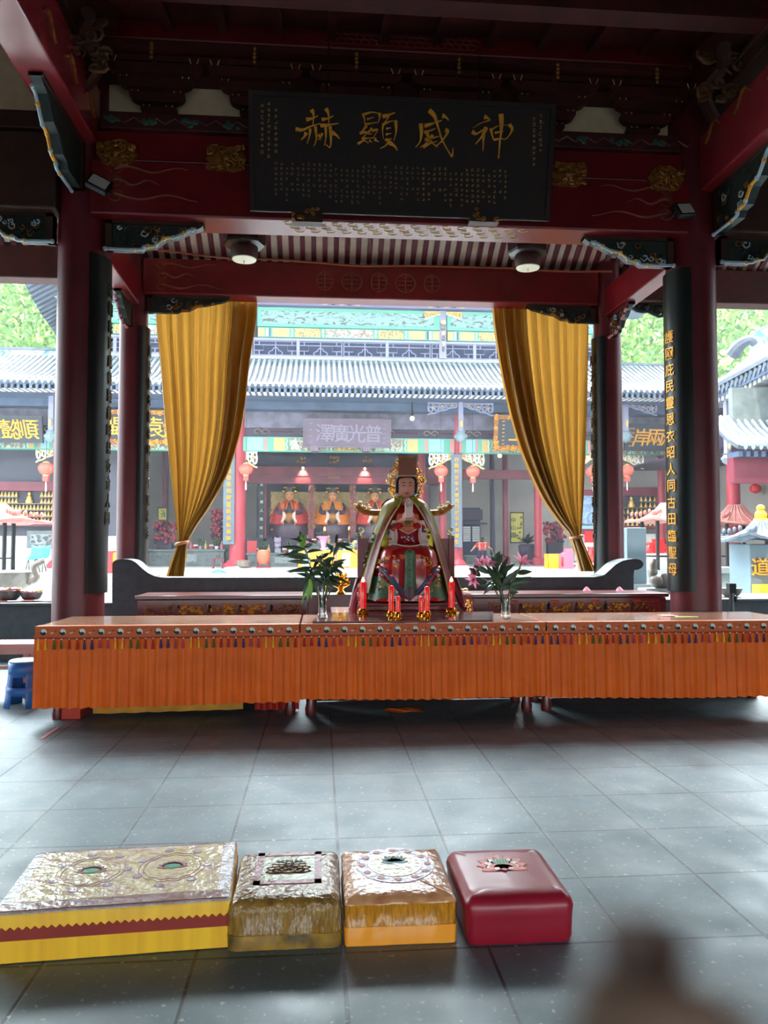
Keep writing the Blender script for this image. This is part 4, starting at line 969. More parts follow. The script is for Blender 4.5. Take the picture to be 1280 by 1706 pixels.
def carved_cabinet(px0, px1, panels, label, seed, labels_n, side=None):
    x0, x1 = W(px0, 990, 9.15).x, W(px1, 990, 9.15).x; zt = 1.02; y0 = 9.15; y1 = 9.78
    t = thing('carved_cabinet', label, 'carved cabinet', ((x0+x1)/2, 9.45, 0), 'carved altar cabinets behind the tables')
    M().box(x0, x1, y0, y1, 0.06, zt-0.05).build('body', MAHOG, t, smooth=False, bevel=0.006)
    M().box(x0-0.025, x1+0.025, y0-0.03, y1+0.03, zt-0.045, zt).build('cabinet_top', MAHOG, t, smooth=False, bevel=0.008)
    for x in (x0+0.06, x1-0.06):
        for y in (y0+0.07, y1-0.07): M().box(x-0.05, x+0.05, y-0.05, y+0.05, 0, 0.08).build('foot', MAHOG, t, smooth=False)
    M().box(x0, x1, y0-0.014, y0, zt-0.13, zt-0.115).build('ledge_moulding', MAHOG, t, smooth=False)
    for i, (a, b_) in enumerate(panels):
        xa, xb = W(a, 1010, y0).x, W(b_, 1010, y0).x; za, zb = 0.79, 0.925
        pan = M().box(xa, xb, y0-0.008, y0, za, zb).build('carved_panel', DKRED, t, smooth=False)
        fr = M()
        for (p, q_, r, s) in ((xa, xb, za, za+.008), (xa, xb, zb-.008, zb), (xa, xa+.008, za, zb), (xb-.008, xb, za, zb)): fr.box(p, q_, y0-0.014, y0-0.006, r, s)
        fr.build('gilt_frame', GOLDDK, pan, smooth=False)
        scrolls(M(), xa+0.02, xb-0.02, za+0.02, zb-0.02, y0-0.012, 18 if i not in (0,) else 9, 0.007, seed+i, dy=0.02).build('gilt_relief', GOLD if 0 < i < len(panels)-1 else GOLDDK, pan)
        hb = M().lathe((xb+0.045, y0-0.012, 0.83), [(0.004, 0), (0.022, 0.01), (0.012, 0.04), (0.02, 0.06), (0.004, 0.085)], 8)
        if i < len(panels)-1: hb.build('turned_pillar', BLK if i % 2 else MAHOG, t)
    for k in range(labels_n):
        xx = x0+(x1-x0)*(0.1+0.85*(k+0.5)/labels_n)
        M().box(xx-0.05, xx+0.05, y0-0.004, y0-0.001, zt-0.10, zt-0.075).build('red_paper_slip', mat('red paper', rgb(200, 60, 50), 0.7), t, smooth=False)
    if side:
        scrolls(M(), x0-0.012, x0-0.004, 0.8, 0.93, y0+0.3, 2, 0.006, 77).build('side_relief', GOLD, t)
        mb = M(); q = random.Random(3)
        for k in range(22):
            yy = y0+q.uniform(0.06, 0.5); z = q.uniform(0.79, 0.93); mb.ell((x0-0.006, yy, z), (0.008, 0.03, 0.014), 6, 4)
        mb.build('side_relief', GOLD, t)
carved_cabinet(229, 511, [(241, 291), (296, 343), (349, 394), (399, 446), (451, 501)], 'mahogany cabinet with gilt panels left of the statue', 20, 0)
carved_cabinet(789, 1110, [(815, 861), (866, 908), (915, 955), (960, 1003), (1008, 1049), (1053, 1099)], 'mahogany cabinet with gilt panels right of the statue', 40, 4, True)
# petals and scraps lying on the right cabinet and table
for px, py, lab in ((979, 981, 'pink folded petal on the right cabinet top'), (1034, 981, 'pale pink scrap at the right end of the cabinet top')):
    c = G(px, py+3, 1.021)
    tag(M().grid(lambda u, v: (c.x-0.05+0.1*u, c.y-0.03+0.06*v, 1.022+0.05*math.sin(PI*u)*v), 8, 5).build('petal_scrap', PETAL), lab, 'petal')
c = G(1143, 1028, TZ)
tag(M().prism([(c.x-0.13, c.y-0.05), (c.x+0.1, c.y-0.06), (c.x+0.14, c.y+0.03), (c.x-0.08, c.y+0.07)], TZ+0.001, TZ+0.005, 0, lambda x, y, d: (x, y, d)).build('paper_slip', mat('yellow green paper', rgb(206, 206, 120), 0.7), smooth=False), 'yellow green paper slip on the right altar table', 'paper')
c = G(1112, 1026, TZ)
tag(M().box(c.x-0.07, c.x+0.09, c.y-0.06, c.y+0.08, TZ+0.001, TZ+0.006).build('pink_sheet', mat('pink sheet', rgb(232, 170, 160), 0.5), smooth=False), 'pale pink sheet on the right altar table before the pillar', 'paper')

# ------------------------------------------------------------------ blue plastic stool and plank at the far left
def stool():
    c = G(30, 1181, 0); x, y = c.x, c.y+0.15; H_ = 0.46
    t = thing('plastic_stool', 'blue plastic stool beside the left end of the orange cloth', 'stool', (x, y, 0))
    M().lathe((x, y, 0), [(0.135, H_-0.03), (0.145, H_-0.01), (0.13, H_), (0.004, H_-0.004)], 24).build('seat', mat('pale scuffed blue top', rgb(150, 180, 214), 0.4, noise=0.15, scale=14), t)
    R = lambda z: 0.135+0.05*(1-z/H_)
    for k in range(4):
        a = PI/4+k*PI/2; mb = M()
        mb.grid(lambda u, v: (x+R(v*(H_-0.02))*math.cos(a-0.36+0.72*u*1)*1.0, y+R(v*(H_-0.02))*math.sin(a-0.36+0.72*u), v*(H_-0.02)), 7, 6)
        mb.build('leg', PLAST, t, solid=0.006)
    mb = M()
    for (z0, z1_) in ((0.30, H_-0.02), (0.12, 0.2)): mb.grid(lambda u, v: (x+R(z0)*0.985*math.cos(2*PI*u), y+R(z0)*0.985*math.sin(2*PI*u), z0+(z1_-z0)*v), 28, 2, closed=True)
    mb.build('side_bands', PLAST, t, solid=0.006)
stool()
c = W(28, 1088, 7.9)
tag(M().box(c.x-1.2, c.x+0.02, 8.45, 8.85, c.z-0.03, c.z+0.02).box(c.x-1.2, c.x-0.0, 8.47, 8.83, c.z-0.09, c.z-0.03).box(c.x-0.16, c.x-0.1, 8.5, 8.56, 0, c.z-0.03).box(c.x-0.16, c.x-0.1, 8.72, 8.78, 0, c.z-0.03).box(c.x-1.1, c.x-0.1, 8.62, 8.66, 0.28, 0.32)
    .build('wooden_bench', mat('pink brown plank', rgb(206, 140, 122), 0.4, noise=0.1), smooth=False, bevel=0.004), 'low reddish wooden bench behind the blue stool at the left edge', 'bench')

# ------------------------------------------------------------------ the statue
SY = 8.62; CX = W(676, 900, SY).x; KX = (W(776, 900, SY).x-CX)/100.0
def SZ(py): return W(676, py, SY).z
def SX(px): return CX+(px-676)*KX
# platform it stands on
tag(M().box(0.16, 1.40, 8.2, 9.12, 0, TZ-0.05).box(0.12, 1.44, 8.17, 9.12, TZ-0.05, TZ).build('statue_stand', MAHOG, smooth=False, bevel=0.006), 'mahogany stand under the throne behind the middle altar table', 'stand')
zb = SZ(1000)
ped = thing('throne_pedestal', 'dark red lacquer pedestal with faint gold characters under the seated statue', 'pedestal', (CX, SY, TZ))
M().box(SX(600), SX(750), 8.22, 9.08, TZ, TZ+0.03).box(SX(604), SX(746), 8.25, 9.05, TZ+0.03, zb-0.03).box(SX(598), SX(752), 8.2, 9.1, zb-0.03, zb).build('pedestal_block', DKRED, ped, smooth=False, bevel=0.008)
mb = M()
for ch, px in (('母', 639), ('聖', 655), ('順', 692), ('天', 721)): mb.text(ch, (SX(px), 8.248, (TZ+zb)/2), (1, 0, 0), (0, 0, 1), 0.07, 0.004)
mb.build('faint_gold_characters', GOLDDK, ped, smooth=False)
# throne
th = thing('throne_chair', 'dark red throne with gilt dragon head arms behind the statue', 'throne', (CX, SY, zb))
M().box(SX(601), SX(751), 8.72, 9.0, zb, SZ(925)).build('seat', DKRED, th, smooth=False, bevel=0.01)
for s in (-1, 1):
    xp = SX(676+s*72); 
    M().box(SX(676+s*75)-0.03, SX(676+s*75)+0.03, 8.55, 8.62, zb, SZ(893)).build('arm_post', DKRED, th, smooth=False)
    M().box(min(SX(676+s*75), SX(676+s*45)), max(SX(676+s*75), SX(676+s*45)), 8.58, 8.62, SZ(960), SZ(897)).build('arm_panel', DKRED, th, smooth=False)
    kn = M().tube(spline([(xp, 8.56, SZ(897)), (xp+s*0.01, 8.55, SZ(889)), (xp-s*0.015, 8.55, SZ(884)), (xp+s*0.02, 8.55, SZ(881))], 5), 0.016, 7)
    kn.ell((xp, 8.55, SZ(892)), (0.024, 0.024, 0.02), 8, 6).ell((xp+s*0.02, 8.55, SZ(882)), (0.02, 0.02, 0.02), 8, 6)
    kn.build('arm_knob', mat('silvery gilt', rgb(206, 190, 160), 0.25, metal=0.6), th)
    # dragon-head rail of the back, reaching out at shoulder height
    dr = M().tube(spline([(SX(676+s*20), 8.9, SZ(852)), (SX(676+s*46), 8.85, SZ(853)), (SX(676+s*62), 8.8, SZ(852)), (SX(676+s*72), 8.78, SZ(846)), (SX(676+s*80), 8.76, SZ(841))], 6), [0.036]*13+[0.042]*6+[0.03]*6, 8, 0)
    hx = SX(676+s*76)
    dr.ell((SX(676+s*70), 8.78, SZ(847)), (0.06, 0.04, 0.04), 10, 7, 0)
    for k in range(7): dr.ell((SX(676+s*(58+4*k)), 8.76, SZ(846-1.2*k)+0.03*math.sin(k*2)), (0.025, 0.02, 0.018), 7, 5, 1)
    for k in range(3): dr.tube([(SX(676+s*(64+5*k)), 8.76, SZ(843)), (SX(676+s*(60+6*k)), 8.76, SZ(838)), (SX(676+s*(66+6*k)), 8.76, SZ(837))], [0.012, 0.01, 0.003], 5, 1)
    dr.build('dragon_rail', [GOLDDK, mat('pale gilt', rgb(226, 206, 160), 0.3, metal=0.4)], th)
    # curving side leg with pale carving
    lg = M().tube(spline([(SX(676+s*76), 8.5, SZ(965)), (SX(676+s*83), 8.46, SZ(985)), (SX(676+s*88), 8.42, SZ(1005)), (SX(676+s*91), 8.36, TZ+0.03)], 6), [0.05-0.0012*i for i in range(19)], 8)
    lg.build('curved_leg', DKRED, th)
M().prism([(SX(640), zb), (SX(640), SZ(838)), (SX(650), SZ(828)), (SX(702), SZ(828)), (SX(712), SZ(838)), (SX(712), zb)], 8.94, 9.0).build('back_rest', DKRED, th, smooth=False)
M().tube(spline([(SX(604), 8.3, SZ(962)), (SX(595), 8.27, SZ(980)), (SX(589), 8.24, SZ(1000)), (SX(586), 8.22, SZ(1020))], 6), [0.018+0.0016*i for i in range(19)], 8).build('hanging_sash', mat('crimson sash', rgb(160, 40, 60), 0.5), th)
bz = M()
for k in range(7): bz.ell((SX(597+2*math.sin(k*2)), 8.20, SZ(972+7*k)), (0.022, 0.015, 0.026), 7, 5, k % 2)
bz.build('floral_garland', [mat('garland cream', rgb(224, 206, 170), 0.6), PETAL], th)

st = thing('deity_statue', 'seated goddess statue in olive gold cape, beaded crown and red robe', 'statue', (CX, SY, zb))
# body: head, neck, torso and hands in one painted surface
HC = SZ(812)
def head(u, v):
    a = 2*PI*u; ph = PI*v; z = -math.cos(ph)
    rx, ry = 0.098, 0.105; h = 0.142
    q_ = math.sin(ph)
    jaw = 1.0-0.22*max(0, -z)**1.5
    x = rx*q_*jaw*math.sin(a); y = -ry*q_*jaw*math.cos(a); zz = h*z
    f = math.cos(a) if math.cos(a) > 0 else 0
    def bump(cx, cz, sx, sz, amp): return amp*math.exp(-((x-cx)/sx)**2-((zz-cz)/sz)**2)*(1 if f > 0 else 0)
    y -= bump(0, -0.022, 0.016, 0.03, 0.022)+bump(0, -0.04, 0.02, 0.012, 0.008)+bump(0, -0.075, 0.024, 0.012, 0.01)+bump(0, -0.11, 0.03, 0.018, 0.008)+bump(0.045, -0.04, 0.03, 0.03, 0.006)+bump(-0.045, -0.04, 0.03, 0.03, 0.006)
    y += bump(0.038, 0.002, 0.02, 0.012, 0.006)+bump(-0.038, 0.002, 0.02, 0.012, 0.006)
    return (CX+x, SY-0.06+y, HC+zz)
body = M().grid(head, 44, 34, closed=True)
body.lathe((CX, SY-0.03, SZ(838)), [(0.12, -0.03), (0.075, 0.0), (0.062, 0.03), (0.065, 0.09)], 20)
body.lathe((CX, SY, SZ(905)), [(0.02, -0.02), (0.19, 0.0), (0.17, 0.15), (0.19, 0.3), (0.15, 0.4), (0.06, 0.45)], 24, sy=0.72)
for s in (-1, 1):   # forearms and hands meeting on the tablet
    body.tube(spline([(CX+s*0.14, SY-0.02, SZ(860)), (CX+s*0.15, SY-0.16, SZ(876)), (CX+s*0.055, SY-0.28, SZ(866))], 6), [.03]*9+[.027, .024, .022, .02], 8)
    for k in range(4): body.tube(spline([(CX+s*0.062, SY-0.285, SZ(866)+0.018*k-0.02), (CX+s*0.035, SY-0.325, SZ(866)+0.018*k-0.01), (CX-s*0.004, SY-0.33, SZ(866)+0.018*k-0.012)], 4), 0.0085, 6)
    body.tube(spline([(CX+s*0.055, SY-0.28, SZ(866)+0.05), (CX+s*0.03, SY-0.31, SZ(866)+0.075), (CX+s*0.012, SY-0.325, SZ(866)+0.085)], 4), 0.009, 6)
    body.ell((CX+s*0.095, SY-0.05, HC-0.005), (0.016, 0.03, 0.045), 8, 6)
bd = body.build('body', SKIN, st)
def onface(px, pz, out=0.004):
    # point on the front of the face at (x offset, z offset)
    q_ = math.sqrt(max(0.02, 1-(pz/0.142)**2)); jaw = 1-0.22*max(0, -pz/0.142)**1.5
    k = min(0.95, abs(px)/(0.098*q_*jaw)); y = -0.105*q_*jaw*math.sqrt(1-k*k)
    return (CX+px, SY-0.06+y-out, HC+pz)
fe = M()
for s in (-1, 1):
    fe.tube([onface(s*(0.016+0.044*t), 0.034+0.008*math.sin(PI*t), 0.006) for t in [i/6 for i in range(7)]], [0.002, .004, .0045, .0045, .004, .003, .0015], 5, 0)
    fe.tube([onface(s*(0.018+0.036*t), 0.006+0.004*math.sin(PI*t), 0.004) for t in [i/6 for i in range(7)]], [0.002, .0032, .0036, .0036, .0036, .003, .0016], 5, 0)
    fe.ell(onface(s*0.037, 0.0035, 0.0), (0.012, 0.004, 0.0042), 8, 5, 1); fe.ell(onface(s*0.037, 0.004, 0.003), (0.005, 0.003, 0.0045), 8, 5, 0)
for dz in (0.003, -0.004): fe.tube([onface(-0.024+0.048*t, -0.074+dz+0.003*math.cos(2*PI*t), 0.012*math.sin(PI*t)+0.003) for t in [i/6 for i in range(7)]], [0.001, .0035, .0045, .004, .0045, .0035, .001], 5, 2)
fe.build('eyes_and_lips', [HAIR, WHT, mat('lip red', rgb(186, 70, 66), 0.4)], bd)
hr = M()
hr.tube(spline([(CX-0.102, SY-0.09, HC-0.07), (CX-0.106, SY-0.11, HC+0.03), (CX-0.094, SY-0.13, HC+0.085), (CX-0.05, SY-0.155, HC+0.108), (CX, SY-0.165, HC+0.112), (CX+0.05, SY-0.155, HC+0.108), (CX+0.094, SY-0.13, HC+0.085), (CX+0.106, SY-0.11, HC+0.03), (CX+0.102, SY-0.09, HC-0.07)], 6), 0.017, 8)
hr.ell((CX, SY-0.02, HC+0.03), (0.112, 0.11, 0.13), 18, 12)
hr.build('hair', HAIR, st)
# crown
crown = M().lathe((CX, SY-0.05, SZ(795)), [(0.115, 0), (0.125, 0.03), (0.12, 0.09), (0.10, 0.17), (0.03, 0.2)], 20).build('crown', GOLDDK, st)
vl = M(); z0_, z1_ = SZ(794.5), SZ(765); xh = 15*KX
vl.prism([(CX-xh, z0_), (CX+xh, z0_), (CX+xh, z1_), (CX-xh, z1_)], SY-0.205, SY-0.185, 0)
for j in range(9):
    for i in range(13):
        vl.ell((CX-xh+2*xh*(i+0.5)/13, SY-0.206, z0_+(z1_-z0_)*(j+0.5)/9), (0.006, 0.005, 0.005), 5, 4, 1 if (i+j) % 2 else 2)
vl.box(CX-xh-0.006, CX+xh+0.006, SY-0.208, SY-0.182, z1_-0.004, z1_+0.014, 2); vl.box(CX-xh-0.004, CX+xh+0.004, SY-0.208, SY-0.182, z0_-0.012, z0_+0.002, 1)
vl.build('bead_screen', [mat('bead brown', rgb(126, 52, 34), 0.4), mat('bead gold', rgb(214, 140, 80), 0.3), GOLDDK], crown)
fil = M(); q = random.Random(2)
PG = mat('pale gold filigree', rgb(214, 186, 130), 0.25, metal=0.55)
for s in (-1, 1):
    for k in range(34):
        f = q.random(); px = 676+s*(15+f*14*(0.4+0.6*math.sin(min(1, 0.15+f)*PI))); py = q.uniform(768, 832); lim = interp([(764, 12), (775, 17), (790, 25), (800, 30), (815, 29), (826, 23), (834, 17)], py)[0]
        px = 676+s*q.uniform(13 if py < 795 else 17, lim)
        c = Vector((SX(px), SY-0.06+q.uniform(-0.06, 0.03), SZ(py))); pts = []
        for i in range(8):
            a = i*0.8+k; r = 0.026*(0.3+0.7*i/7); pts.append(c+Vector((r*math.cos(a), -0.01*i/7, r*math.sin(a))))
        fil.tube(pts, [0.005, .006, .007, .007, .007, .006, .005, .003], 5, k % 3 != 0 and 0 or 1)
    for px, py, h in ((13, 764, 10), (26, 789, 9), (29, 799, 8)):
        fil.tube(spline([(SX(676+s*px), SY-0.08, SZ(py+h)), (SX(676+s*(px+3)), SY-0.08, SZ(py+h/2)), (SX(676+s*px), SY-0.08, SZ(py))], 4), [0.012]*6+[0.006]*3, 6, 0)
    for py in range(800, 834, 4): fil.ell((SX(676+s*(28-(py-800)*0.33)), SY-0.09, SZ(py)), (0.014, 0.012, 0.016), 7, 5, py//4 % 2)
fil.build('filigree_wings', [PG, GOLDM], crown)
# robe
def sec(u, hw, f, b, e=0.75):
    a = 2*PI*u; cx = math.cos(a); sy = math.sin(a)
    x = hw*math.copysign(abs(cx)**e, cx); y = math.copysign(abs(sy)**e, sy); return CX+x, SY+(y*f if y < 0 else y*b)
ROBE = [(840, 17, .12, .10), (852, 26, .19, .13), (870, 29, .20, .15), (890, 30, .21, .16), (903, 33, .24, .18), (909, 41, .34, .2), (915, 47, .41, .22), (925, 51, .445, .23), (940, 54, .45, .23), (960, 57, .44, .23), (980, 61, .45, .24), (997, 64, .46, .24)]
RB = spline([tuple(float(x) for x in r) for r in ROBE], 5)
def robe(u, v, out=0.0):
    py = 840+157*v; hw, f, b = interp(RB, py); hw = hw*KX+out; f += out
    x, y = sec(u, hw, f, b)
    if y < SY:    # knees stand forward, a hollow between them
        t = (x-CX)/hw if hw else 0; k = max(0, min(1, (py-905)/25.0))
        y += k*(0.05*math.exp(-(t/0.28)**2)-0.03*math.exp(-((abs(t)-0.55)/0.25)**2))+0.006*k*math.sin(26*t)
    return (x, y, SZ(py))
M().grid(robe, 72, 50, closed=True).build('robe', REDL, st)
def robe_at(px, py, out=0.012):
    """point on the front of the robe"""
    hw, f, b = interp(RB, py); hw = hw*KX; X = max(-0.97, min(0.97, (px-676)*KX/hw)); cx = math.copysign(abs(X)**(1/0.75), X); u = 1-math.acos(cx)/(2*PI)
    p = robe(u, (py-840)/157.0, out); return Vector(p)
def patch(mb, poly_rows, m, out=0.012, n=6):
    """rows of (py, x left, x right) laid on the robe"""
    rows = spline([tuple(float(a) for a in r) for r in poly_rows], 4)
    vs = []; k = n+1
    for py, a, b in rows:
        for i in range(k): vs.append(robe_at(a+(b-a)*i/n, py, out))
    mb.add(vs, [(j*k+i, j*k+i+1, (j+1)*k+i+1, (j+1)*k+i) for j in range(len(rows)-1) for i in range(n)], m)
mb = M()
patch(mb, [(917, 669, 683), (922, 668, 684), (940, 668.5, 683.5), (960, 668, 684), (975, 667, 685), (984, 664, 688)], 0, 0.022)
patch(mb, [(923, 660, 692), (926, 660, 692), (930, 662, 690)], 1, 0.016)
mb.build('green_sash_panel', [GRN, ORG], st)
mb = M(); patch(mb, [(974, 675, 677), (979, 669, 683), (984, 665, 687), (990, 670, 682), (996, 675, 677)], 0, 0.034); mb.build('diamond_pendant', mat('plum brocade', rgb(96, 56, 62), 0.4, noise=0.4, scale=60), st)
mb = M()
patch(mb, [(958, 618, 634), (968, 617, 642), (978, 616, 650), (988, 614, 660), (996, 613, 668)], 0, 0.014)
patch(mb, [(958, 718, 734), (968, 710, 735), (978, 702, 737), (988, 692, 739), (996, 684, 740)], 0, 0.014)
for s in (-1, 1):
    patch(mb, [(988, 676+s*20-6, 676+s*20+6), (993, 676+s*34-10, 676+s*34+10), (997, 676+s*44-10, 676+s*44+10)], 2, 0.022)
mb.build('green_hem', [GRN, BLUE, REDL], st)
mb = M()
for s in (-1, 1):
    for k, (m_, r) in enumerate(((0, .026), (1, .022), (2, .024), (1, .018))):
        a = [(676+s*(10+7*k), 985-7*k), (676+s*(20+6*k), 973-7*k), (676+s*(27+6*k), 962-6*k), (676+s*(34+5*k), 957-4*k)]
        mb.tube(spline([tuple(robe_at(x, y, 0.014)) for x, y in a], 5), r, 7, m_)
    for (x, y) in ((38, 948), (30, 955), (42, 955), (26, 962)):
        pts = [robe_at(676+s*x+4.5*math.cos(t)*(1-t/9), y+4*math.sin(t)*(1-t/9), 0.02) for t in [i*0.6 for i in range(12)]]
        mb.tube(pts, 0.011, 6, 0 if y < 955 else 1)
        mb.ell(pts[-1], (0.014, 0.012, 0.014), 7, 5, 3)
mb.build('wave_embroidery', [BLUE, REDL, mat('slate blue enamel', rgb(80, 96, 124), 0.3), PINKW], st)
mb = M(); q = random.Random(21)
for s in (-1, 1):
    for k in range(26):
        x, y = q.uniform(18, 50), q.uniform(926, 946) if k < 15 else q.uniform(962, 980)
        c0 = [robe_at(676+s*(x+2.6*math.cos(t)), y+2.2*math.sin(t), 0.014) for t in [i*0.7+k for i in range(6)]]
        mb.tube(c0, 0.006, 5, k % 2)
mb.build('dragon_embroidery', [GOLD, GOLDDK], st)
mb = M()
for py in (918, 926, 934, 943, 952, 962, 971, 980):
    mb.tube([robe_at(676+4.5*math.cos(t), py+3.2*math.sin(t), 0.026) for t in [i*PI/5 for i in range(10)]], 0.0035, 4, 0, True)
mb.build('sash_pattern', mat('dull sage thread', rgb(120, 130, 90), 0.5), st)
# breast apron, sleeves, tablet
mb = M(); patch(mb, [(858, 662, 690), (868, 660, 692), (878, 661, 691), (884, 665, 687), (889, 674, 678)], 0, 0.035)
ap = mb.build('breast_apron', ORG, st)
mb = M(); mb.ell(robe_at(676, 872, 0.05), (0.034, 0.012, 0.024), 12, 7, 0); mb.tube([robe_at(676+9*math.cos(t), 872+6*math.sin(t), 0.042) for t in [i*PI/8 for i in range(16)]], 0.006, 5, 1, True)
mb.tube([robe_at(x, y, 0.044) for x, y in ((662, 880), (668, 885), (676, 890), (684, 885), (690, 880))], 0.006, 5, 2)
for k in range(14): mb.ell(robe_at(666+q.uniform(0, 20), 892+q.uniform(0, 11), 0.03), (0.013, 0.008, 0.01), 6, 4, 3 if k % 2 else 2)
mb.tube([robe_at(x, y, 0.036) for x, y in ((656, 906), (666, 909), (676, 910), (686, 909), (696, 906))], 0.006, 5, 2)
mb.build('breast_medallion', [GRN, GOLDDK, PINKW, BLUE], st)
for s in (-1, 1):
    mb = M(); rows = spline([(868.0, 14.0, 20.0), (880.0, 14.0, 24.0), (895.0, 13.0, 26.0), (906.0, 15.0, 27.0), (912.0, 19.0, 27.0)], 5); vs = []
    for j, (py, a, b) in enumerate(rows):
        for i in range(6):
            p = robe_at(676+s*(a+(b-a)*i/5), min(py, 905), 0.05+0.016*math.sin(i*2.1)); p.z = SZ(py); vs.append(p)
    mb.add(vs, [(j*6+i, j*6+i+1, (j+1)*6+i+1, (j+1)*6+i) for j in range(len(rows)-1) for i in range(5)])
    mb.build('white_sleeve', PINKW, st, solid=0.01)
    mb = M(); mb.tube(spline([(CX+s*0.13, SY-0.02, SZ(848)), (CX+s*0.165, SY-0.16, SZ(878)), (CX+s*0.07, SY-0.25, SZ(874))], 6), [0.06]*8+[0.052, .046, .042, .038, .034], 12)
    mb.build('red_sleeve', REDL, st)
    mb = M()
    for k in range(8): mb.ell((CX+s*(0.2+q.uniform(-.05, .05)), SY-0.22+q.uniform(-.02, .02), SZ(q.uniform(876, 902))), (0.02, 0.014, 0.014), 7, 5, k % 2)
    mb.build('sleeve_ornament', [BLUE, GOLDDK], st)
tb = M().prism([(SX(670), SZ(864)), (SX(681.5), SZ(864)), (SX(682), SZ(841)), (SX(675.5), SZ(832.5)), (SX(669), SZ(841))], SY-0.365, SY-0.335).build('ivory_tablet', PINKW, st, smooth=False, bevel=0.004)
scrolls(M(), SX(670.5), SX(680.5), SZ(848), SZ(836), SY-0.368, 10, 0.003, 4, dy=0.005).build('tablet_carving', mat('tablet relief', rgb(196, 168, 160), 0.4), tb)
# cape: outer olive satin, maroon lining at the front edges
CP = [(827, 12, .10, .09), (831, 22, .15, .12), (838, 34, .2, .16), (850, 41, .24, .2), (870, 49, .28, .24), (900, 59, .34, .28), (930, 67, .40, .31), (960, 74, .46, .33), (985, 79, .47, .34)]
CPS = spline([tuple(float(x) for x in r) for r in CP], 5)
OPN = [(827, 7.0), (838, 10.0), (860, 24.0), (880, 34.0), (905, 43.0), (930, 50.0), (960, 58.0), (985, 63.0)]
def cape(u, v, out=0.0):
    py = 827+158*v; hw, f, b = interp(CPS, py); op = interp(OPN, py)[0]; hw_ = hw*KX+out
    cx0 = min(0.985, op/hw); a0 = math.acos(cx0)   # angle from +x towards the viewer
    a = -a0+(PI+2*a0)*u
    x = hw_*math.cos(a); y = math.sin(a); y = y*(f if y < 0 else b)
    fold = 0.016*math.sin(2*PI*13*u+1.5*v)*min(1, v*2.5)
    return (CX+x*(1+0.6*fold), SY+y*(1+0.9*fold), SZ(py))
cp = M().grid(cape, 130, 44, mf=lambda u, v: 1 if v > 0.10 and min(u, 1-u) < 0.035+0.05*v else 0).build('cape', [CAPE, CAPER], st)
for s in (0, 1):
    mb = M()
    mb.grid(lambda u, v: (lambda p: (p[0]+(1 if s else -1)*(-0.0)*u, p[1]+0.02+0.02*u, p[2]))(cape((0.015+0.085*u) if s == 0 else 1-0.015-0.085*u, v, -0.02)), 8, 30)
    mb.build('maroon_lining', CAPER, cp)
    mb = M().tube([cape(0.0 if s == 0 else 1.0, i/30, 0.002) for i in range(31)], 0.009, 6)
    mb.build('gold_edge', mat('old gold braid', rgb(166, 146, 60), 0.35), cp)
mb = M()
for s in (-1, 1): mb.ell((SX(676+s*11), SY-0.12, SZ(831)), (0.045, 0.04, 0.03), 10, 7)
mb.build('collar', CAPE, st)
mb = M(); q = random.Random(17)
for k in range(36):
    p = cape(q.uniform(0.80, 0.93), q.uniform(0.35, 0.75), 0.01); mb.ell(p, (0.016, 0.012, 0.012), 6, 4, k % 2)
mb.build('cape_embroidery', [mat('silver thread', rgb(196, 190, 170), 0.4), BLUE], cp)

# ------------------------------------------------------------------ candles
def candle(px, py_top, py_bot, rpx, z0, label, big=False):
    b = G(px, py_bot, z0); Y = b.y; k = Y/1300.0; h = (py_bot-py_top)*k*0.985; r = rpx*k
    t = thing('red_candle', label, 'electric candle', b, 'red candles before the statue'); c = (b.x, b.y, z0)
    M().lathe(c, [(r*1.0, 0.0), (r*1.05, 0.012), (r*0.55, 0.025), (r*0.5, 0.04), (r*1.1, 0.06), (r*0.9, 0.075), (r*0.7, 0.075)], 16).build('gold_base', GOLDM, t)
    lf = M()
    for i in range(7):
        a = i*2*PI/7+0.3; d = Vector((math.cos(a), math.sin(a), 0))
        lf.tube([Vector(c)+d*r*0.5+Vector((0, 0, 0.03)), Vector(c)+d*r*1.25+Vector((0, 0, 0.035)), Vector(c)+d*r*1.5+Vector((0, 0, 0.06))], [0.012, 0.014, 0.003], 6)
    lf.build('lotus_petals', GOLDM, t)
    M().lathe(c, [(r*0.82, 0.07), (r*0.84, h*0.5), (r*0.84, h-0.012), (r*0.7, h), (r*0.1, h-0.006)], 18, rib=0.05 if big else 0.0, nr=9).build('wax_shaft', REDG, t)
    sp_ = M()
    for j in range(2):
        sp_.tube([Vector(c)+Vector((r*0.85*math.cos(4.2+j*0.5+0.25*math.sin(i*1.1)), r*0.85*math.sin(4.2+j*0.5+0.25*math.sin(i*1.1)), 0.1+(h-0.14)*i/16)) for i in range(17)], 0.0018, 4)
    sp_.build('gold_relief', GOLD, t)
    fz = 0.045 if big else 0.0
    if big: M().lathe((c[0], c[1], c[2]+h-0.004), [(0.006, 0), (0.018, 0.012), (0.014, 0.03), (0.002, 0.055)], 10).build('flame_bulb', FLAME, t)
    return t
candle(605, 969, 1026, 6.6, TZ+0.001, 'tall thick red candle at the left foot of the statue', True)
candle(752.5, 968, 1024, 6.2, TZ+0.001, 'tall thick red candle at the right foot of the statue', True)
candle(652, 975, 1031, 5.3, TZ+0.023, 'slim tall red candle left of centre')
candle(663.5, 993, 1033, 4.8, TZ+0.023, 'short red candle, inner left of the small pair')
candle(702, 993, 1033, 4.8, TZ+0.023, 'short red candle, inner right of the small pair')
candle(712, 976, 1031, 5.3, TZ+0.023, 'slim tall red candle right of centre')

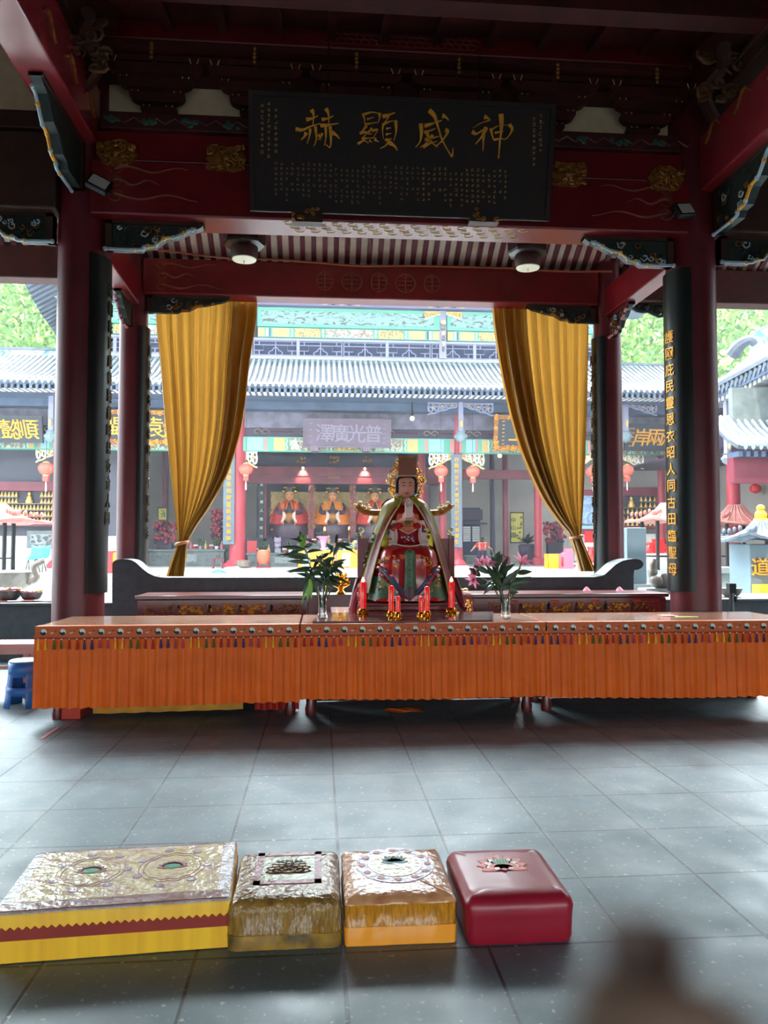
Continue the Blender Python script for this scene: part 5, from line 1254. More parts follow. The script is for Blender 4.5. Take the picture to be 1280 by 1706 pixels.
# ------------------------------------------------------------------ vases with bamboo leaves and lilies
def leaf(mb, base, direction, L, wd, droop, m=0, up=Vector((0, 0, 1))):
    d = Vector(direction).normalized(); side = d.cross(up); side = side.normalized() if side.length > 1e-3 else Vector((1, 0, 0))
    vs = []; n = 6; p = Vector(base)
    for i in range(n+1):
        t = i/n; w_ = wd*math.sin(PI*min(0.97, 0.06+0.94*t)**0.8)
        c = Vector(base)+d*(L*t)+Vector((0, 0, -droop*L*t*t)); nn = side.cross(d)
        vs += [c-side*w_, c+nn*(-0.25*w_), c+side*w_]
    fs = []
    for i in range(n):
        for j in (0, 1): fs.append((3*i+j, 3*i+j+1, 3*i+j+4, 3*i+j+3))
    mb.add(vs, fs, m)
def vase(px, py_top, py_bot, z0, label, flaring):
    b = G(px, py_bot-3, z0); k = b.y/1300; h = (py_bot-py_top)*k; c = Vector((b.x, b.y, z0))
    t = thing('glass_vase', label, 'vase', c, 'glass vases on the altar tables')
    o_ = [(0.052, 0), (0.05, 0.02), (0.044, h*0.35), (0.05, h*0.7), (0.066 if flaring else 0.058, h)]
    M().lathe(c, [(0.004, 0.0)]+o_+[(r-0.006, z) for r, z in o_[::-1][:-1]]+[(0.04, 0.03), (0.004, 0.03)], 24, rib=0.03 if flaring else 0, nr=12).build('glass_body', GLASS, t)
    M().lathe(c+Vector((0, 0, 0.031)), [(0.003, 0), (0.039, 0), (0.037, h*0.35-0.03), (0.042, h*0.62-0.03), (0.003, h*0.62-0.03)], 18).build('water', mat('vase water', (0.9, 0.97, 0.92, 1), 0.02, trans=1.0), t)
    return t, c, h
t, c, h = vase(537, 979, 1031, TZ+0.023, 'clear glass vase holding bamboo leaves, left of the statue', False)
bq = thing('bamboo_spray', 'spray of dark bamboo leaves standing in the left vase', 'leafy branches', c+Vector((0, 0, 0.05)))
q = random.Random(9); ym = c.y
stems = [[(537, 1012), (528, 975), (518, 945), (508, 915), (506, 892)], [(538, 1012), (540, 975), (538, 950), (535, 925)], [(539, 1012), (546, 972), (552, 945), (558, 918), (560, 905)], [(536, 1012), (527, 985), (520, 965), (514, 962)], [(539, 1010), (553, 980), (560, 968)]]
for i, s in enumerate(stems):
    pts = [W(x, y, ym+0.06*(j)*math.sin(i*2.3)) if j else W(x, y, ym) for j, (x, y) in enumerate(s)]
    M().tube(spline([tuple(p) for p in pts], 5), [0.009-0.005*k_/(5*(len(pts)-1)) for k_ in range(5*(len(pts)-1)+1)], 6).build('stem', STEM, bq)
lf = M()
LV = [((508, 915), (470, 908)), ((512, 925), (468, 920)), ((514, 930), (482, 925)), ((516, 938), (483, 932)), ((518, 945), (484, 950)), ((520, 950), (481, 948)), ((508, 912), (520, 905)), ((506, 905), (500, 885)),
      ((520, 955), (500, 975)), ((523, 962), (497, 953)), ((526, 968), (508, 950)), ((535, 925), (522, 945)), ((535, 930), (548, 920)), ((537, 940), (528, 925)), ((540, 955), (556, 948)), ((550, 950), (572, 935)), ((553, 942), (575, 930)), ((552, 948), (570, 952)),
      ((556, 925), (566, 903)), ((558, 918), (545, 905)), ((558, 930), (540, 932)), ((553, 945), (538, 930)), ((549, 962), (565, 966)), ((547, 965), (562, 975)), ((546, 970), (530, 950)), ((528, 975), (542, 955)), ((550, 955), (562, 945)), ((545, 960), (532, 938)), ((556, 935), (572, 945)), ((540, 948), (552, 930))]
for (a, b_) in LV:
    yo = q.uniform(-.12, .12); A = W(a[0], a[1], ym+yo*0.4); B = W(b_[0], b_[1], ym+yo); leaf(lf, A, B-A, (B-A).length*1.15, 0.021, 0.1, 0, Vector((q.uniform(-.2, .2), 1, q.uniform(-.3, .5))))
for k in range(46):
    s = stems[q.randrange(3)]; j = q.randrange(1, len(s)-1); f = q.random(); x = s[j][0]+(s[j+1][0]-s[j][0])*f; y = s[j][1]+(s[j+1][1]-s[j][1])*f
    A = W(x, y, ym+q.uniform(-.05, .05)); leaf(lf, A, Vector((q.uniform(-1, 1), q.uniform(-1, 1), q.uniform(-.2, .5))), q.uniform(0.14, 0.26), 0.016, 0.3, 0, Vector((q.uniform(-.4, .4), 1, q.uniform(-.5, .5))))
for (a, b_, m_) in (((514, 962), (503, 1005), 1), ((515, 965), (512, 1000), 1), ((517, 965), (519, 998), 1), ((513, 962), (506, 990), 0), ((518, 968), (509, 1012), 0), ((503, 912), (502, 888), 1), ((505, 912), (508, 890), 1)):
    A = W(a[0], a[1], ym-0.05); B = W(b_[0], b_[1], ym-0.08); leaf(lf, A, B-A, (B-A).length, 0.02, 0.05, m_, Vector((0, 1, 0)))
lf.build('leaves', [LEAF, LEAFL], bq)
t, c, h = vase(843, 981, 1032, TZ+0.001, 'clear glass vase holding pink lilies, right of the statue', True)
bq = thing('lily_bouquet', 'bouquet of pink lilies with dark leaves in the right vase', 'flowers', c+Vector((0, 0, 0.05))); ym = c.y
stems = [[(841, 1018), (833, 985), (815, 955), (800, 945)], [(842, 1018), (836, 980), (828, 950), (826, 925)], [(844, 1018), (850, 980), (862, 955), (868, 940)], [(845, 1018), (858, 985), (872, 966)], [(842, 1015), (820, 975), (800, 962)]]
for i, s in enumerate(stems):
    pts = [W(x, y, ym+0.03*j*math.sin(i*2.3)) for j, (x, y) in enumerate(s)]
    M().tube(spline([tuple(p) for p in pts], 5), 0.007, 6).build('stem', STEM, bq)
lf = M(); q = random.Random(31)
LV = [((836, 975), (815, 950)), ((835, 970), (846, 940)), ((838, 975), (858, 950)), ((845, 975), (880, 958)), ((845, 980), (882, 966)), ((833, 965), (820, 935)), ((832, 960), (845, 928)), ((830, 950), (820, 925)), ((828, 945), (836, 922)), ((826, 935), (832, 918)), ((850, 965), (866, 945)), ((838, 985), (815, 965)),
      ((820, 975), (796, 972)), ((815, 955), (790, 940)), ((835, 980), (855, 970)), ((848, 985), (862, 985)), ((836, 955), (856, 938)), ((840, 965), (860, 962)), ((800, 960), (785, 945)), ((824, 968), (808, 985)), ((862, 955), (884, 950)), ((830, 970), (812, 940))]
for (a, b_) in LV:
    yo = q.uniform(-.12, .10); A = W(a[0], a[1], ym+yo*0.4); B = W(b_[0], b_[1], ym+yo); leaf(lf, A, B-A, (B-A).length*1.15, 0.03, 0.12, 0, Vector((q.uniform(-.3, .3), 1, q.uniform(-.3, .8))))
for k in range(30):
    A = W(830+q.uniform(-8, 15), 970+q.uniform(-12, 10), ym+q.uniform(-.05, .05)); leaf(lf, A, Vector((q.uniform(-1, 1), q.uniform(-1, 1), q.uniform(0, .8))), q.uniform(0.12, 0.2), 0.022, 0.3, 0)
lf.build('leaves', LEAF, bq)
def lily(px, py, dirn, s=1.0, name='lily'):
    c = W(px, py, ym-0.03); mb = M(); d = Vector(dirn).normalized(); a = d.orthogonal().normalized(); b_ = d.cross(a)
    for k in range(6):
        an = k*PI/3+0.2; rad = a*math.cos(an)+b_*math.sin(an); vs = []; tang = d.cross(rad); n = 6
        for i in range(n+1):
            t_ = i/n; p = c+d*(0.09*s*t_*(1-0.25*t_))+rad*(0.012*s+0.085*s*t_**2.0); w_ = 0.024*s*math.sin(PI*(0.1+0.88*t_))
            vs += [p-tang*w_, p-d*0.006*s, p+tang*w_]
        mb.add(vs, [(3*i+j, 3*i+j+1, 3*i+j+4, 3*i+j+3) for i in range(n) for j in (0, 1)], 0)
    for k in range(5):
        an = k*1.25; rad = a*math.cos(an)+b_*math.sin(an); mb.tube([c, c+d*0.07*s+rad*0.018*s], 0.0025, 4, 1); mb.ell(c+d*0.07*s+rad*0.018*s, (0.006, 0.006, 0.006), 5, 4, 1)
    mb.build('lily_flower', [PETAL, mat('rust stamen', rgb(150, 84, 50), 0.6)], bq)
lily(804, 941, (-0.3, -0.5, 0.6), 0.9); lily(795, 955, (-0.9, -0.4, 0.1), 0.9); lily(815, 940, (0.2, -0.8, 0.5), 0.8); lily(868, 940, (0.25, -0.5, 0.8), 1.15); lily(792, 963, (-0.6, -0.5, -0.5), 0.9)
# small gilt ornaments on the wall ledge beside the throne
c = G(569, 996, 0.99); 
def lotus_ornament(px, py, Y, label):
    c = W(px, py, Y); t = thing('gilt_ornament', label, 'altar ornament', c)
    M().lathe(c, [(0.07, 0), (0.06, 0.02), (0.03, 0.05), (0.05, 0.08), (0.10, 0.1), (0.03, 0.115)], 16).build('foot', GOLDM, t)
    mb = M()
    for j in range(3):
        for k in range(9):
            a = k*2*PI/9+j*0.35; d = Vector((math.cos(a), math.sin(a), 0)); r0 = 0.035+0.02*(2-j)
            mb.tube([c+d*0.02+Vector((0, 0, 0.1+0.05*j)), c+d*(r0+0.03)+Vector((0, 0, 0.125+0.05*j)), c+d*(r0+0.045)+Vector((0, 0, 0.17+0.05*j))], [0.012, 0.016, 0.003], 6)
    mb.ell(c+Vector((0, 0, 0.2)), (0.045, 0.045, 0.08), 10, 8); mb.build('lotus_flames', GOLDM, t)
    return t
lotus_ornament(568, 989.5, 9.9, 'gilt lotus flame ornament on the ledge left of the throne')
# stone ledge it stands on, behind the throne and in front of the bench
zl = W(568, 990, 9.9).z
struct(M().box(W(512, 1000, 9.9).x, W(800, 1000, 9.9).x, 9.82, 10.34, zl-0.03, zl).box(W(514, 1000, 9.9).x, W(798, 1000, 9.9).x, 9.85, 10.34, 0, zl-0.03).build('back_ledge', [STONEL], smooth=False))
c = W(770, 994, 9.95)
mb = M()
for s in (-1, 1): mb.tube(spline([(c.x, 9.95, zl+0.03), (c.x+s*0.05, 9.95, zl+0.05), (c.x+s*0.075, 9.95, zl+0.02), (c.x+s*0.04, 9.95, zl+0.012)], 5), 0.017, 7)
tag(mb.ell((c.x, 9.95, zl+0.03), (0.03, 0.02, 0.03), 8, 6).build('gilt_ornament', GOLDM), 'small dark gilt scroll ornament on the ledge right of the throne', 'altar ornament')

# ================================================================== the great hall across the courtyard
HY = 30.0
FZ = 0.75
def HX(px, Y=HY): return W(px, 750, Y).x
def HZ(px, py, Y=HY): return W(px, py, Y).z
X0, X1 = -24.0, HX(1116)+1.0
# rear wall and side parts
struct(M().box(X0, X1, 37.6, 38, 0, 9).build('hall_back_wall', HWALL, smooth=False))
struct(M().box(X0, X1, 29.9, 38, 6.9, 7.05).build('hall_ceiling', HALLD, smooth=False))
# lower roof: curved tiled slope
ez = HZ(530, 640, 27.3); rz1 = HZ(530, 611, 30.2)
prof_r = spline([(27.2, ez), (28.2, ez+0.42), (29.2, ez+0.95), (30.3, max(rz1, ez+1.55))], 4)
def tiled_roof(name, x0, x1, prof, pitch, label=None, r=0.062, mats=(RTILE, RTILED, WHITE), fn=None, dent=True):
    """profile runs (depth, height) from the eave up; fn maps (x, depth, z) to a point"""
    fn = fn or (lambda x, y, z: (x, y, z)); mb = M()
    vs = [fn(x, y, z) for x in (x0, x1) for y, z in prof]+[fn(x, y, z-0.12) for x in (x0, x1) for y, z in prof]; k = len(prof)
    fs = [(i, i+1, k+i+1, k+i) for i in range(k-1)]+[(2*k+i, 3*k+i, 3*k+i+1, 2*k+i+1) for i in range(k-1)]+[(0, k, 3*k, 2*k), (k-1, 3*k-1, 4*k-1, 2*k-1)]
    fs += [(i, 2*k+i, 2*k+i+1, i+1) for i in range(k-1)]+[(k+i, k+i+1, 3*k+i+1, 3*k+i) for i in range(k-1)]
    mb.add(vs, fs, 1)
    n = int((x1-x0)/pitch)
    for i in range(n):
        x = x0+pitch*(i+0.5)
        mb.tube([fn(x, y, z+0.03) for y, z in prof], r, 6, 0)
        y, z = prof[0]
        mb.tube([fn(x, y-0.06, z+0.02), fn(x, y+0.02, z+0.03)], r*1.25, 8, 0)
        xm = x+pitch/2
        mb.prism([(xm-pitch*0.42, 0.02), (xm+pitch*0.42, 0.02), (xm+pitch*0.2, -0.10), (xm, -0.15), (xm-pitch*0.2, -0.10)], -0.03, 0.0, 0, lambda a, b, d: fn(a, y+d, z+b))
        if dent: mb.add([fn(xx, yy, zz) for zz in (z-0.32, z-0.17) for yy in (y+0.05, y+0.7) for xx in (x-pitch*0.27, x+pitch*0.27)], [(0, 2, 3, 1), (4, 5, 7, 6), (0, 1, 5, 4), (2, 6, 7, 3), (0, 4, 6, 2), (1, 3, 7, 5)], 2)
    o = mb.build(name, list(mats), smooth=True, angle=1.0)
    return struct(o)
tiled_roof('hall_lower_roof', X0, X1, prof_r, 0.205)
# soffit under the eave and mouldings over the tiles
struct(M().prism([(27.25, ez-0.08), (30.3, ez+0.2), (30.3, ez-0.25), (27.25, ez-0.32)], X0, X1, 0, lambda a, b, d: (d, a, b)).build('hall_soffit', SOFF, smooth=False))
XU0, XU1 = HX(150, 30.6), HX(1006, 30.6)
mb = M()
for k, (pa, pb, yy) in enumerate(((595, 599, 30.25), (601, 604, 30.2), (606, 613, 30.1))):
    mb.box(XU0-0.3, XU1+0.3, yy, 30.8, HZ(530, pb, 30.2), HZ(530, pa, 30.2))
struct(mb.build('roof_mouldings', STONEL, smooth=False))
# painted ridges of the two wings
for xa, xb, lab in ((X0, XU0-0.2, 'left'), (XU1+0.2, X1, 'right')):
    px = 50 if lab == 'left' else 1070
    zt_, zb_ = (HZ(50, 584, 30.3), HZ(50, 606, 30.3)) if lab == 'left' else (HZ(1075, 610, 30.3), HZ(1075, 634, 30.3))
    struct(M().box(xa, xb, 30.22, 30.5, zb_-0.2, zt_).build('painted_ridge', RIDG, smooth=False))
    struct(M().box(xa, xb, 30.16, 30.55, zt_, zt_+0.09).box(xa, xb, 30.17, 30.3, zb_-0.08, zb_).build('ridge_coping', RTILED, smooth=False))
# upper storey
UY = 30.6
def UZ(py): return HZ(530, py, UY)
struct(M().box(XU0, XU1, UY+0.1, UY+0.4, 8, UZ(480)).build('upper_wall', DKBL, smooth=False))
zl0, zl1 = UZ(594), UZ(569)
xs_ = [HX(p, UY) for p in (150, 333, 495, 536, 645, 735, 900, 1006)]
posts = [XU0+0.15+ (HX(495, UY)-HX(420, UY))*0 + i*((HX(648, UY)-HX(494, UY))/1.0) for i in range(8)]
# lattice windows: one panel is a window of three-lobed arches
def lattice(x0, x1, idx):
    mb = M(); L = x1-x0; h = zl1-zl0; y = UY+0.03; r = 0.022
    def seg(*p): mb.tube([(x0+L*a, y, zl0+h*b) for a, b in p], r, 4)
    for a in (0, 1): seg((a, 0), (a, 1))
    seg((0, 0.06), (1, 0.06)); seg((0, 0.97), (1, 0.97))
    seg((0, 0.72), (0.22, 0.72), (0.22, 0.35), (0, 0.35)); seg((1, 0.72), (0.78, 0.72), (0.78, 0.35), (1, 0.35))
    seg((0.22, 0.72), (0.78, 0.72)); seg((0.5, 0.06), (0.5, 0.97)); seg((0.12, 0.72), (0.12, 0.97)); seg((0.88, 0.72), (0.88, 0.97)); seg((0.12, 0.06), (0.12, 0.35)); seg((0.88, 0.06), (0.88, 0.35))
    arch = [(0.36, 0.08), (0.34, 0.22), (0.40, 0.34), (0.43, 0.36), (0.45, 0.5), (0.5, 0.56), (0.55, 0.5), (0.57, 0.36), (0.60, 0.34), (0.66, 0.22), (0.64, 0.08)]
    seg(*spline([tuple(p) for p in arch], 4))
    o = mb.build('window_%d' % idx, LATT); struct(o)
    M().box(x0, x1, UY+0.07, UY+0.09, zl0, zl1).build('pane', DKBL, o, smooth=False)
pw = HX(571, UY)-HX(496, UY)
x = HX(496, UY)-pw*5; idx = 1
while x < XU1-0.2:
    if x+pw > XU0: lattice(max(x, XU0)+0.04, min(x+pw, XU1)-0.04, idx); idx += 1
    x += pw
mb = M(); x = HX(496, UY)-pw*5
k = 0
while x < XU1:
    if x > XU0 and k % 2 == 1: mb.box(x-0.06, x+0.06, UY-0.03, UY+0.05, zl0, zl1)
    x += pw; k += 1
struct(mb.box(XU0, XU1, UY-0.05, UY+0.1, zl1, UZ(565)).box(XU0, XU1, UY-0.05, UY+0.1, zl0-0.1, zl0).build('window_rails', LATT, smooth=False))
# painted beams of the upper storey, in bays split by hanging posts
def painted_beam(name, x0, x1, y, z0, z1, segs, label=None):
    """segs: (fraction from, fraction to, material index)"""
    mats = [TEAL, LBLUE, OCHRE, ROSE, MOT1, MOT2, WHITE, SOFF, PICT, GREEND]
    mb = M().box(x0, x1, y, y+0.25, z0, z1, 0)
    L = x1-x0; h = z1-z0
    for a, b_, m in segs: mb.box(x0+L*a, x0+L*b_, y-0.012, y, z0+h*0.07, z1-h*0.07, m)
    # zigzag borders between fields
    for a, b_, m in segs:
        if m in (4, 5):
            for s, xx in ((1, a), (-1, b_)):
                for j in range(2):
                    X = x0+L*xx-s*(0.05+0.07*j)
                    mb.tube([(X+0.05*s*(i % 2), y-0.02, z0+h*(0.08+0.84*i/4)) for i in range(5)], 0.016, 4, 6 if j else 0)
    return struct(mb.build(name, mats, smooth=False))
SEG = [(0.0, 0.035, 2), (0.045, 0.055, 6), (0.06, 0.07, 7), (0.08, 0.17, 2), (0.20, 0.34, 5), (0.37, 0.63, 4), (0.66, 0.80, 5), (0.83, 0.92, 2), (0.93, 0.94, 7), (0.945, 0.955, 6), (0.965, 1.0, 2)]
bays = [(150, 428), (428, 734), (742, 1006)]
for a, b_ in ((150, 330), (428, 733), (745, 1006)) :
    painted_beam('painted_beam', HX(a, UY)+0.02, HX(b_, UY)-0.02, UY-0.08, UZ(564), UZ(548), SEG)
    o = struct(M().box(HX(a, UY), HX(b_, UY), UY-0.12, UY+0.1, UZ(547), UZ(515)).build('green_beam', TEAL, smooth=False))
    M().box(HX(a, UY)+0.15, HX(b_, UY)-0.25, UY-0.14, UY-0.12, UZ(542), UZ(521)).build('bird_painting', PICT, o, smooth=False)
struct(M().box(XU0, XU1, UY-0.35, UY+0.1, UZ(514), UZ(500)).build('purlin_beam', mat('dusty violet beam', rgb(112, 104, 140), 0.6), smooth=False))
mb = M()
for px in (568, 742):
    cx = HX(px, UY)
    for k in range(5): mb.tube([(cx+0.32*(k-2)+0.13*math.cos(t)*(1.0 if k % 2 else 1.2), UY-0.36, UZ(507)+0.1*math.sin(t)) for t in [i*PI/6 for i in range(12)]], 0.03, 5, k % 2, True)
struct(mb.build('trim_1', [OCHRE, GREEND]))
mb = M(); x = XU0
while x < XU1: mb.box(x, x+0.12, UY-0.6, UY-0.2, UZ(499.5), UZ(496)); x += 0.215
struct(mb.build('trim_2', WHITE, smooth=False))
# upper roof with its turned-up left corner (underside seen at the far left)
zc1 = UZ(494)
xl = HX(96, 31.5)
mb = M()
rows = []
for i in range(13):
    f = i/12.0; Y = 25.6+f*9; 
    xe = interp([(0, W(22, 430, 25.6).x), (0.2, W(42, 475, 27.4).x), (0.45, W(66, 520, 29.6).x), (0.7, W(90, 553, 31.9).x), (1, W(104, 580, 34.6).x)], f)[0]
    ze = interp([(0, W(22, 430, 25.6).z), (0.2, W(42, 475, 27.4).z), (0.45, W(66, 520, 29.6).z), (0.7, W(90, 553, 31.9).z), (1, W(104, 580, 34.6).z)], f)[0]
    rows.append((xe, Y, ze))
vs = []
for (xe, Y, ze) in rows:
    vs += [(xe, Y, ze), (XU0+1.0, Y, max(zc1+0.4, ze-0.5+0.3)), (xe, Y, ze+0.25), (XU0+1.0, Y, zc1+1.6)]
fs = []
for i in range(12):
    a = 4*i; b_ = a+4
    fs += [(a, a+1, b_+1, b_), (a+2, b_+2, b_+3, a+3), (a, b_, b_+2, a+2), (a+1, a+3, b_+3, b_+1)]
fs += [(0, 2, 3, 1), (48, 49, 51, 50)]
mb.add(vs, fs, 0)
for i in range(26):
    f = i/25*12; j = min(int(f), 11); g = f-j
    p = [rows[j][k]+(rows[j+1][k]-rows[j][k])*g for k in range(3)]
    mb.tube([(p[0]+0.05, p[1], p[2]-0.03), (XU0+1.0, p[1], max(zc1+0.4, p[2]-0.2)-0.03)], 0.06, 5, 1)
struct(mb.build('upper_roof', [SOFF, RTILED], smooth=False))
struct(M().box(XU0-0.5, XU1+2.5, 28.0, 33, UZ(489), UZ(486)).build('upper_soffit', SOFF, smooth=False))
c = W(75, 478, 29)
openwork(c.x-0.45, c.x+0.7, c.z-0.55, c.z+0.45, 29, 'eave_bracket', 'blue and white carved bracket under the turned-up roof corner at left', [SILV, LBLUE, GOLD], 12, 7, 0.06, slant=-1)
# hanging post between the two right upper bays
hp = HX(738, UY); 
t = thing('hanging_post', 'carved hanging post on the upper storey between the painted beams', 'hanging post', (hp, UY-0.25, UZ(585)))
M().box(hp-0.14, hp+0.14, UY-0.1, UY+0.1, zl0, UZ(514)).build('post', LATT, t, smooth=False)
mb = M()
for k in range(6): mb.ell((hp, UY-0.25, UZ(535+9*k)), (0.11-0.01*k, 0.08, 0.10), 8, 6, k % 2)
mb.build('carved_drop', [mat('pale carved gilt', rgb(214, 176, 140), 0.5), BRONZE], t)
openwork(hp-0.75, hp-0.12, UZ(530), UZ(518), UY-0.2, 'eave_bracket', 'small gilt openwork bracket left of the hanging post', [OCHRE, SILV, GOLD], 3, 4, 0.03, slant=1)
openwork(hp+0.12, hp+0.75, UZ(530), UZ(518), UY-0.2, 'eave_bracket', 'small gilt openwork bracket right of the hanging post', [OCHRE, SILV, GOLD], 6, 4, 0.03, slant=-1)

# lower storey front: columns, lintels, couplets
def hall_column(px, w_px, label, couplet_text=None, cside=1, cw=17, name='hall_column'):
    x = HX(px); r = w_px/2*HY/1300
    o = M().lathe((x, HY, FZ), [(r*1.7, 0), (r*1.75, 0.12), (r*1.25, 0.25), (r, 0.3), (r, 6.1)], 20).build('hall_column', PCOL)
    struct(o, label, 'column'); return x, r
colx = {}
for px, wd, lab in ((397, 26, 'rose red hall column left of the shrine, beside the gold curtain'), (762, 17, 'rose red hall column right of the goddess statue'), (-120, 20, 'outermost left hall column'), (100, 20, 'hall column behind the thick left pillar'),
                    (1132, 20, 'hall column behind the thick right pillar')):
    colx[px] = hall_column(px, wd, lab)
def hall_couplet(px0, px1, py0, py1, text, label, Y=HY-0.36, pitch=None, bm=COUP, tm=GOLD):
    x0, x1 = W(px0, 830, Y).x, W(px1, 830, Y).x; zt_, zb_ = W(px0, py0, Y).z, W(px0, py1, Y).z
    t = thing('couplet_board', label, 'couplet board', ((x0+x1)/2, Y, zb_))
    M().box(x0, x1, Y-0.02, Y+0.03, zb_, zt_).build('board', bm, t, smooth=False, bevel=0.01)
    n = len(text); p = (zt_-zb_-0.2)/n
    tag(M().column_text(text, ((x0+x1)/2, Y-0.022, zt_-0.1), (1, 0, 0), (0, 0, 1), p, min(p*0.78, (x1-x0)*0.72), 0.03, 0, 0.01).build('gold_characters', tm, t, smooth=False), 'gold characters')
hall_couplet(372, 391, 752, 907, '聖德旌奇香和國富民長肇保南', 'slate blue couplet board on the hall column left of the shrine')
hall_couplet(752, 770, 757, 912, '行願村空依大慈西行放念利濟眾生', 'slate blue couplet board on the hall column right of the statue')
hall_couplet(432, 440, 782, 905, '山高天廣人間安行', 'narrow dark couplet board inside the hall left of the shrine', Y=33.6, bm=BLACKB, tm=SILV)
hall_couplet(691, 698, 762, 860, '海天慈航人安樂', 'narrow dark couplet board inside the hall behind the statue', Y=33.6, bm=BLACKB, tm=SILV)
LSEG = [(0.0, 0.02, 3), (0.025, 0.045, 0), (0.05, 0.12, 1), (0.125, 0.14, 3), (0.15, 0.165, 0), (0.17, 0.22, 2), (0.24, 0.42, 4), (0.44, 0.56, 5), (0.58, 0.76, 4), (0.78, 0.83, 2), (0.835, 0.85, 0), (0.86, 0.875, 3), (0.88, 0.95, 1), (0.955, 0.975, 0), (0.98, 1.0, 3)]
LMIX = 1
lx = sorted([HX(p) for p in (-120, 100, 390, 760, 985, 1132)])
for i, (a, b_) in enumerate(zip(lx, lx[1:])):
    painted_beam('painted_lintel', a+0.1, b_-0.1, HY-0.2, HZ(640, 755)+(0), HZ(640, 731), LSEG)
    struct(M().box(a, b_, HY-0.1, HY+0.1, HZ(640, 731), HZ(640, 716)).build('dark_frieze', HALLD, smooth=False))
    struct(M().box(a, b_, HY-0.16, HY+0.1, HZ(640, 716), HZ(640, 690)).build('upper_lintel', mat('weathered violet beam', rgb(104, 98, 116), 0.6, noise=0.3, scale=3), smooth=False))
    struct(M().box(a, b_, HY-0.75, HY+0.1, HZ(640, 690), HZ(640, 668)).build('eave_purlin', SOFF, smooth=False))
    mb = M()
    for f in (0.12, 0.32, 0.68, 0.88):
        cx = a+(b_-a)*f
        for k in range(2): mb.tube([(cx+(k-0.5)*0.3+0.16*math.cos(t)*(1-t/8), HY-0.14, HZ(640, 723)+0.13*math.sin(t)*(1-t/9)) for t in [i_*0.6 for i_ in range(11)]], 0.025, 5)
        mb.tube([(cx-0.2, HY-0.11, HZ(640, 722)), (cx+1.2, HY-0.11, HZ(640, 722))], 0.015, 4, 1)
    struct(mb.build('trim_3', [BRONZE, RED]))
q = random.Random(6)
for i, (px, py, sl, lab) in enumerate(((408, 757, -1, 'right of the left shrine column'), (735, 760, 1, 'left of the couplet right of the statue'), (787, 760, -1, 'right of the couplet right of the statue'), (82, 748, 1, 'beside the thick left pillar'), (975, 760, 1, 'between right gold curtain and slim pillar'), (1053, 760, -1, 'right of the slim right pillar'))):
    c = W(px, py, HY-0.05); wd = 0.95 if i != 4 else 0.7
    x0 = c.x-0.1 if sl < 0 else c.x-wd+0.3
    openwork(c.x-0.5*wd, c.x+0.5*wd, c.z-0.5, c.z+0.1, HY-0.05, 'eave_bracket', 'pale openwork lintel bracket '+lab, [mat('off white carving', rgb(220, 220, 214), 0.5), mat('cream carving', rgb(226, 206, 150), 0.5), GOLD], 20+i, 5, 0.035, slant=sl)
for px, lab in ((768, 'carved hanging post under the hall eave, right of the grey plaque'), (85, 'carved hanging post under the eave at the left edge'), (1043, 'carved hanging post under the eave right of the slim right pillar'), (1213, 'pale carved hanging drop at the corner of the right wing')):
    y0_, y1_ = (672, 738) if px < 1100 else (700, 775)
    Yp = HY-1.2 if px < 1100 else 21.5
    c = W(px, y1_, Yp); zt_ = W(px, y0_, Yp).z; s = Yp/HY
    t = thing('hanging_post', lab, 'hanging post', c)
    M().box(c.x-0.09*s, c.x+0.09*s, Yp-0.09, Yp+0.09, c.z+0.4*s, max(zt_, ez-0.28) if px < 1100 else zt_+1.3).build('post', LATT, t, smooth=False)
    mb = M().lathe(c, [(0.03, 0), (0.2*s, 0.12*s), (0.24*s, 0.28*s), (0.15*s, 0.42*s), (0.2*s, 0.46*s)], 12)
    for k in range(9): mb.ell((c.x+0.22*s*math.cos(k*0.7), Yp+0.22*s*math.sin(k*0.7), c.z+0.25*s), (0.05*s, 0.05*s, 0.06*s), 6, 4)
    mb.build('carved_lotus_drop', mat('pale teal carving', rgb(120, 138, 146), 0.5), t)
    M().ell((c.x, Yp-0.14, c.z+0.75*s), (0.07*s, 0.05, 0.16*s), 8, 6).build('carved_figure', OCHRE, t)
    if px < 1100 and px > 200:
        openwork(c.x-1.25, c.x-0.12, zt_-0.45, zt_, Yp, 'eave_bracket', 'dark carved eave bracket left of the '+('post over the right shrine column' if px < 900 else 'post beyond the slim right pillar'), [LATT, LATT, OCHRE], 41, 5, 0.03, slant=1)
        openwork(c.x+0.12, c.x+1.25, zt_-0.45, zt_, Yp, 'eave_bracket', 'dark carved eave bracket right of the '+('post over the right shrine column' if px < 900 else 'post beyond the slim right pillar'), [LATT, LATT, OCHRE], 42, 5, 0.03, slant=-1)

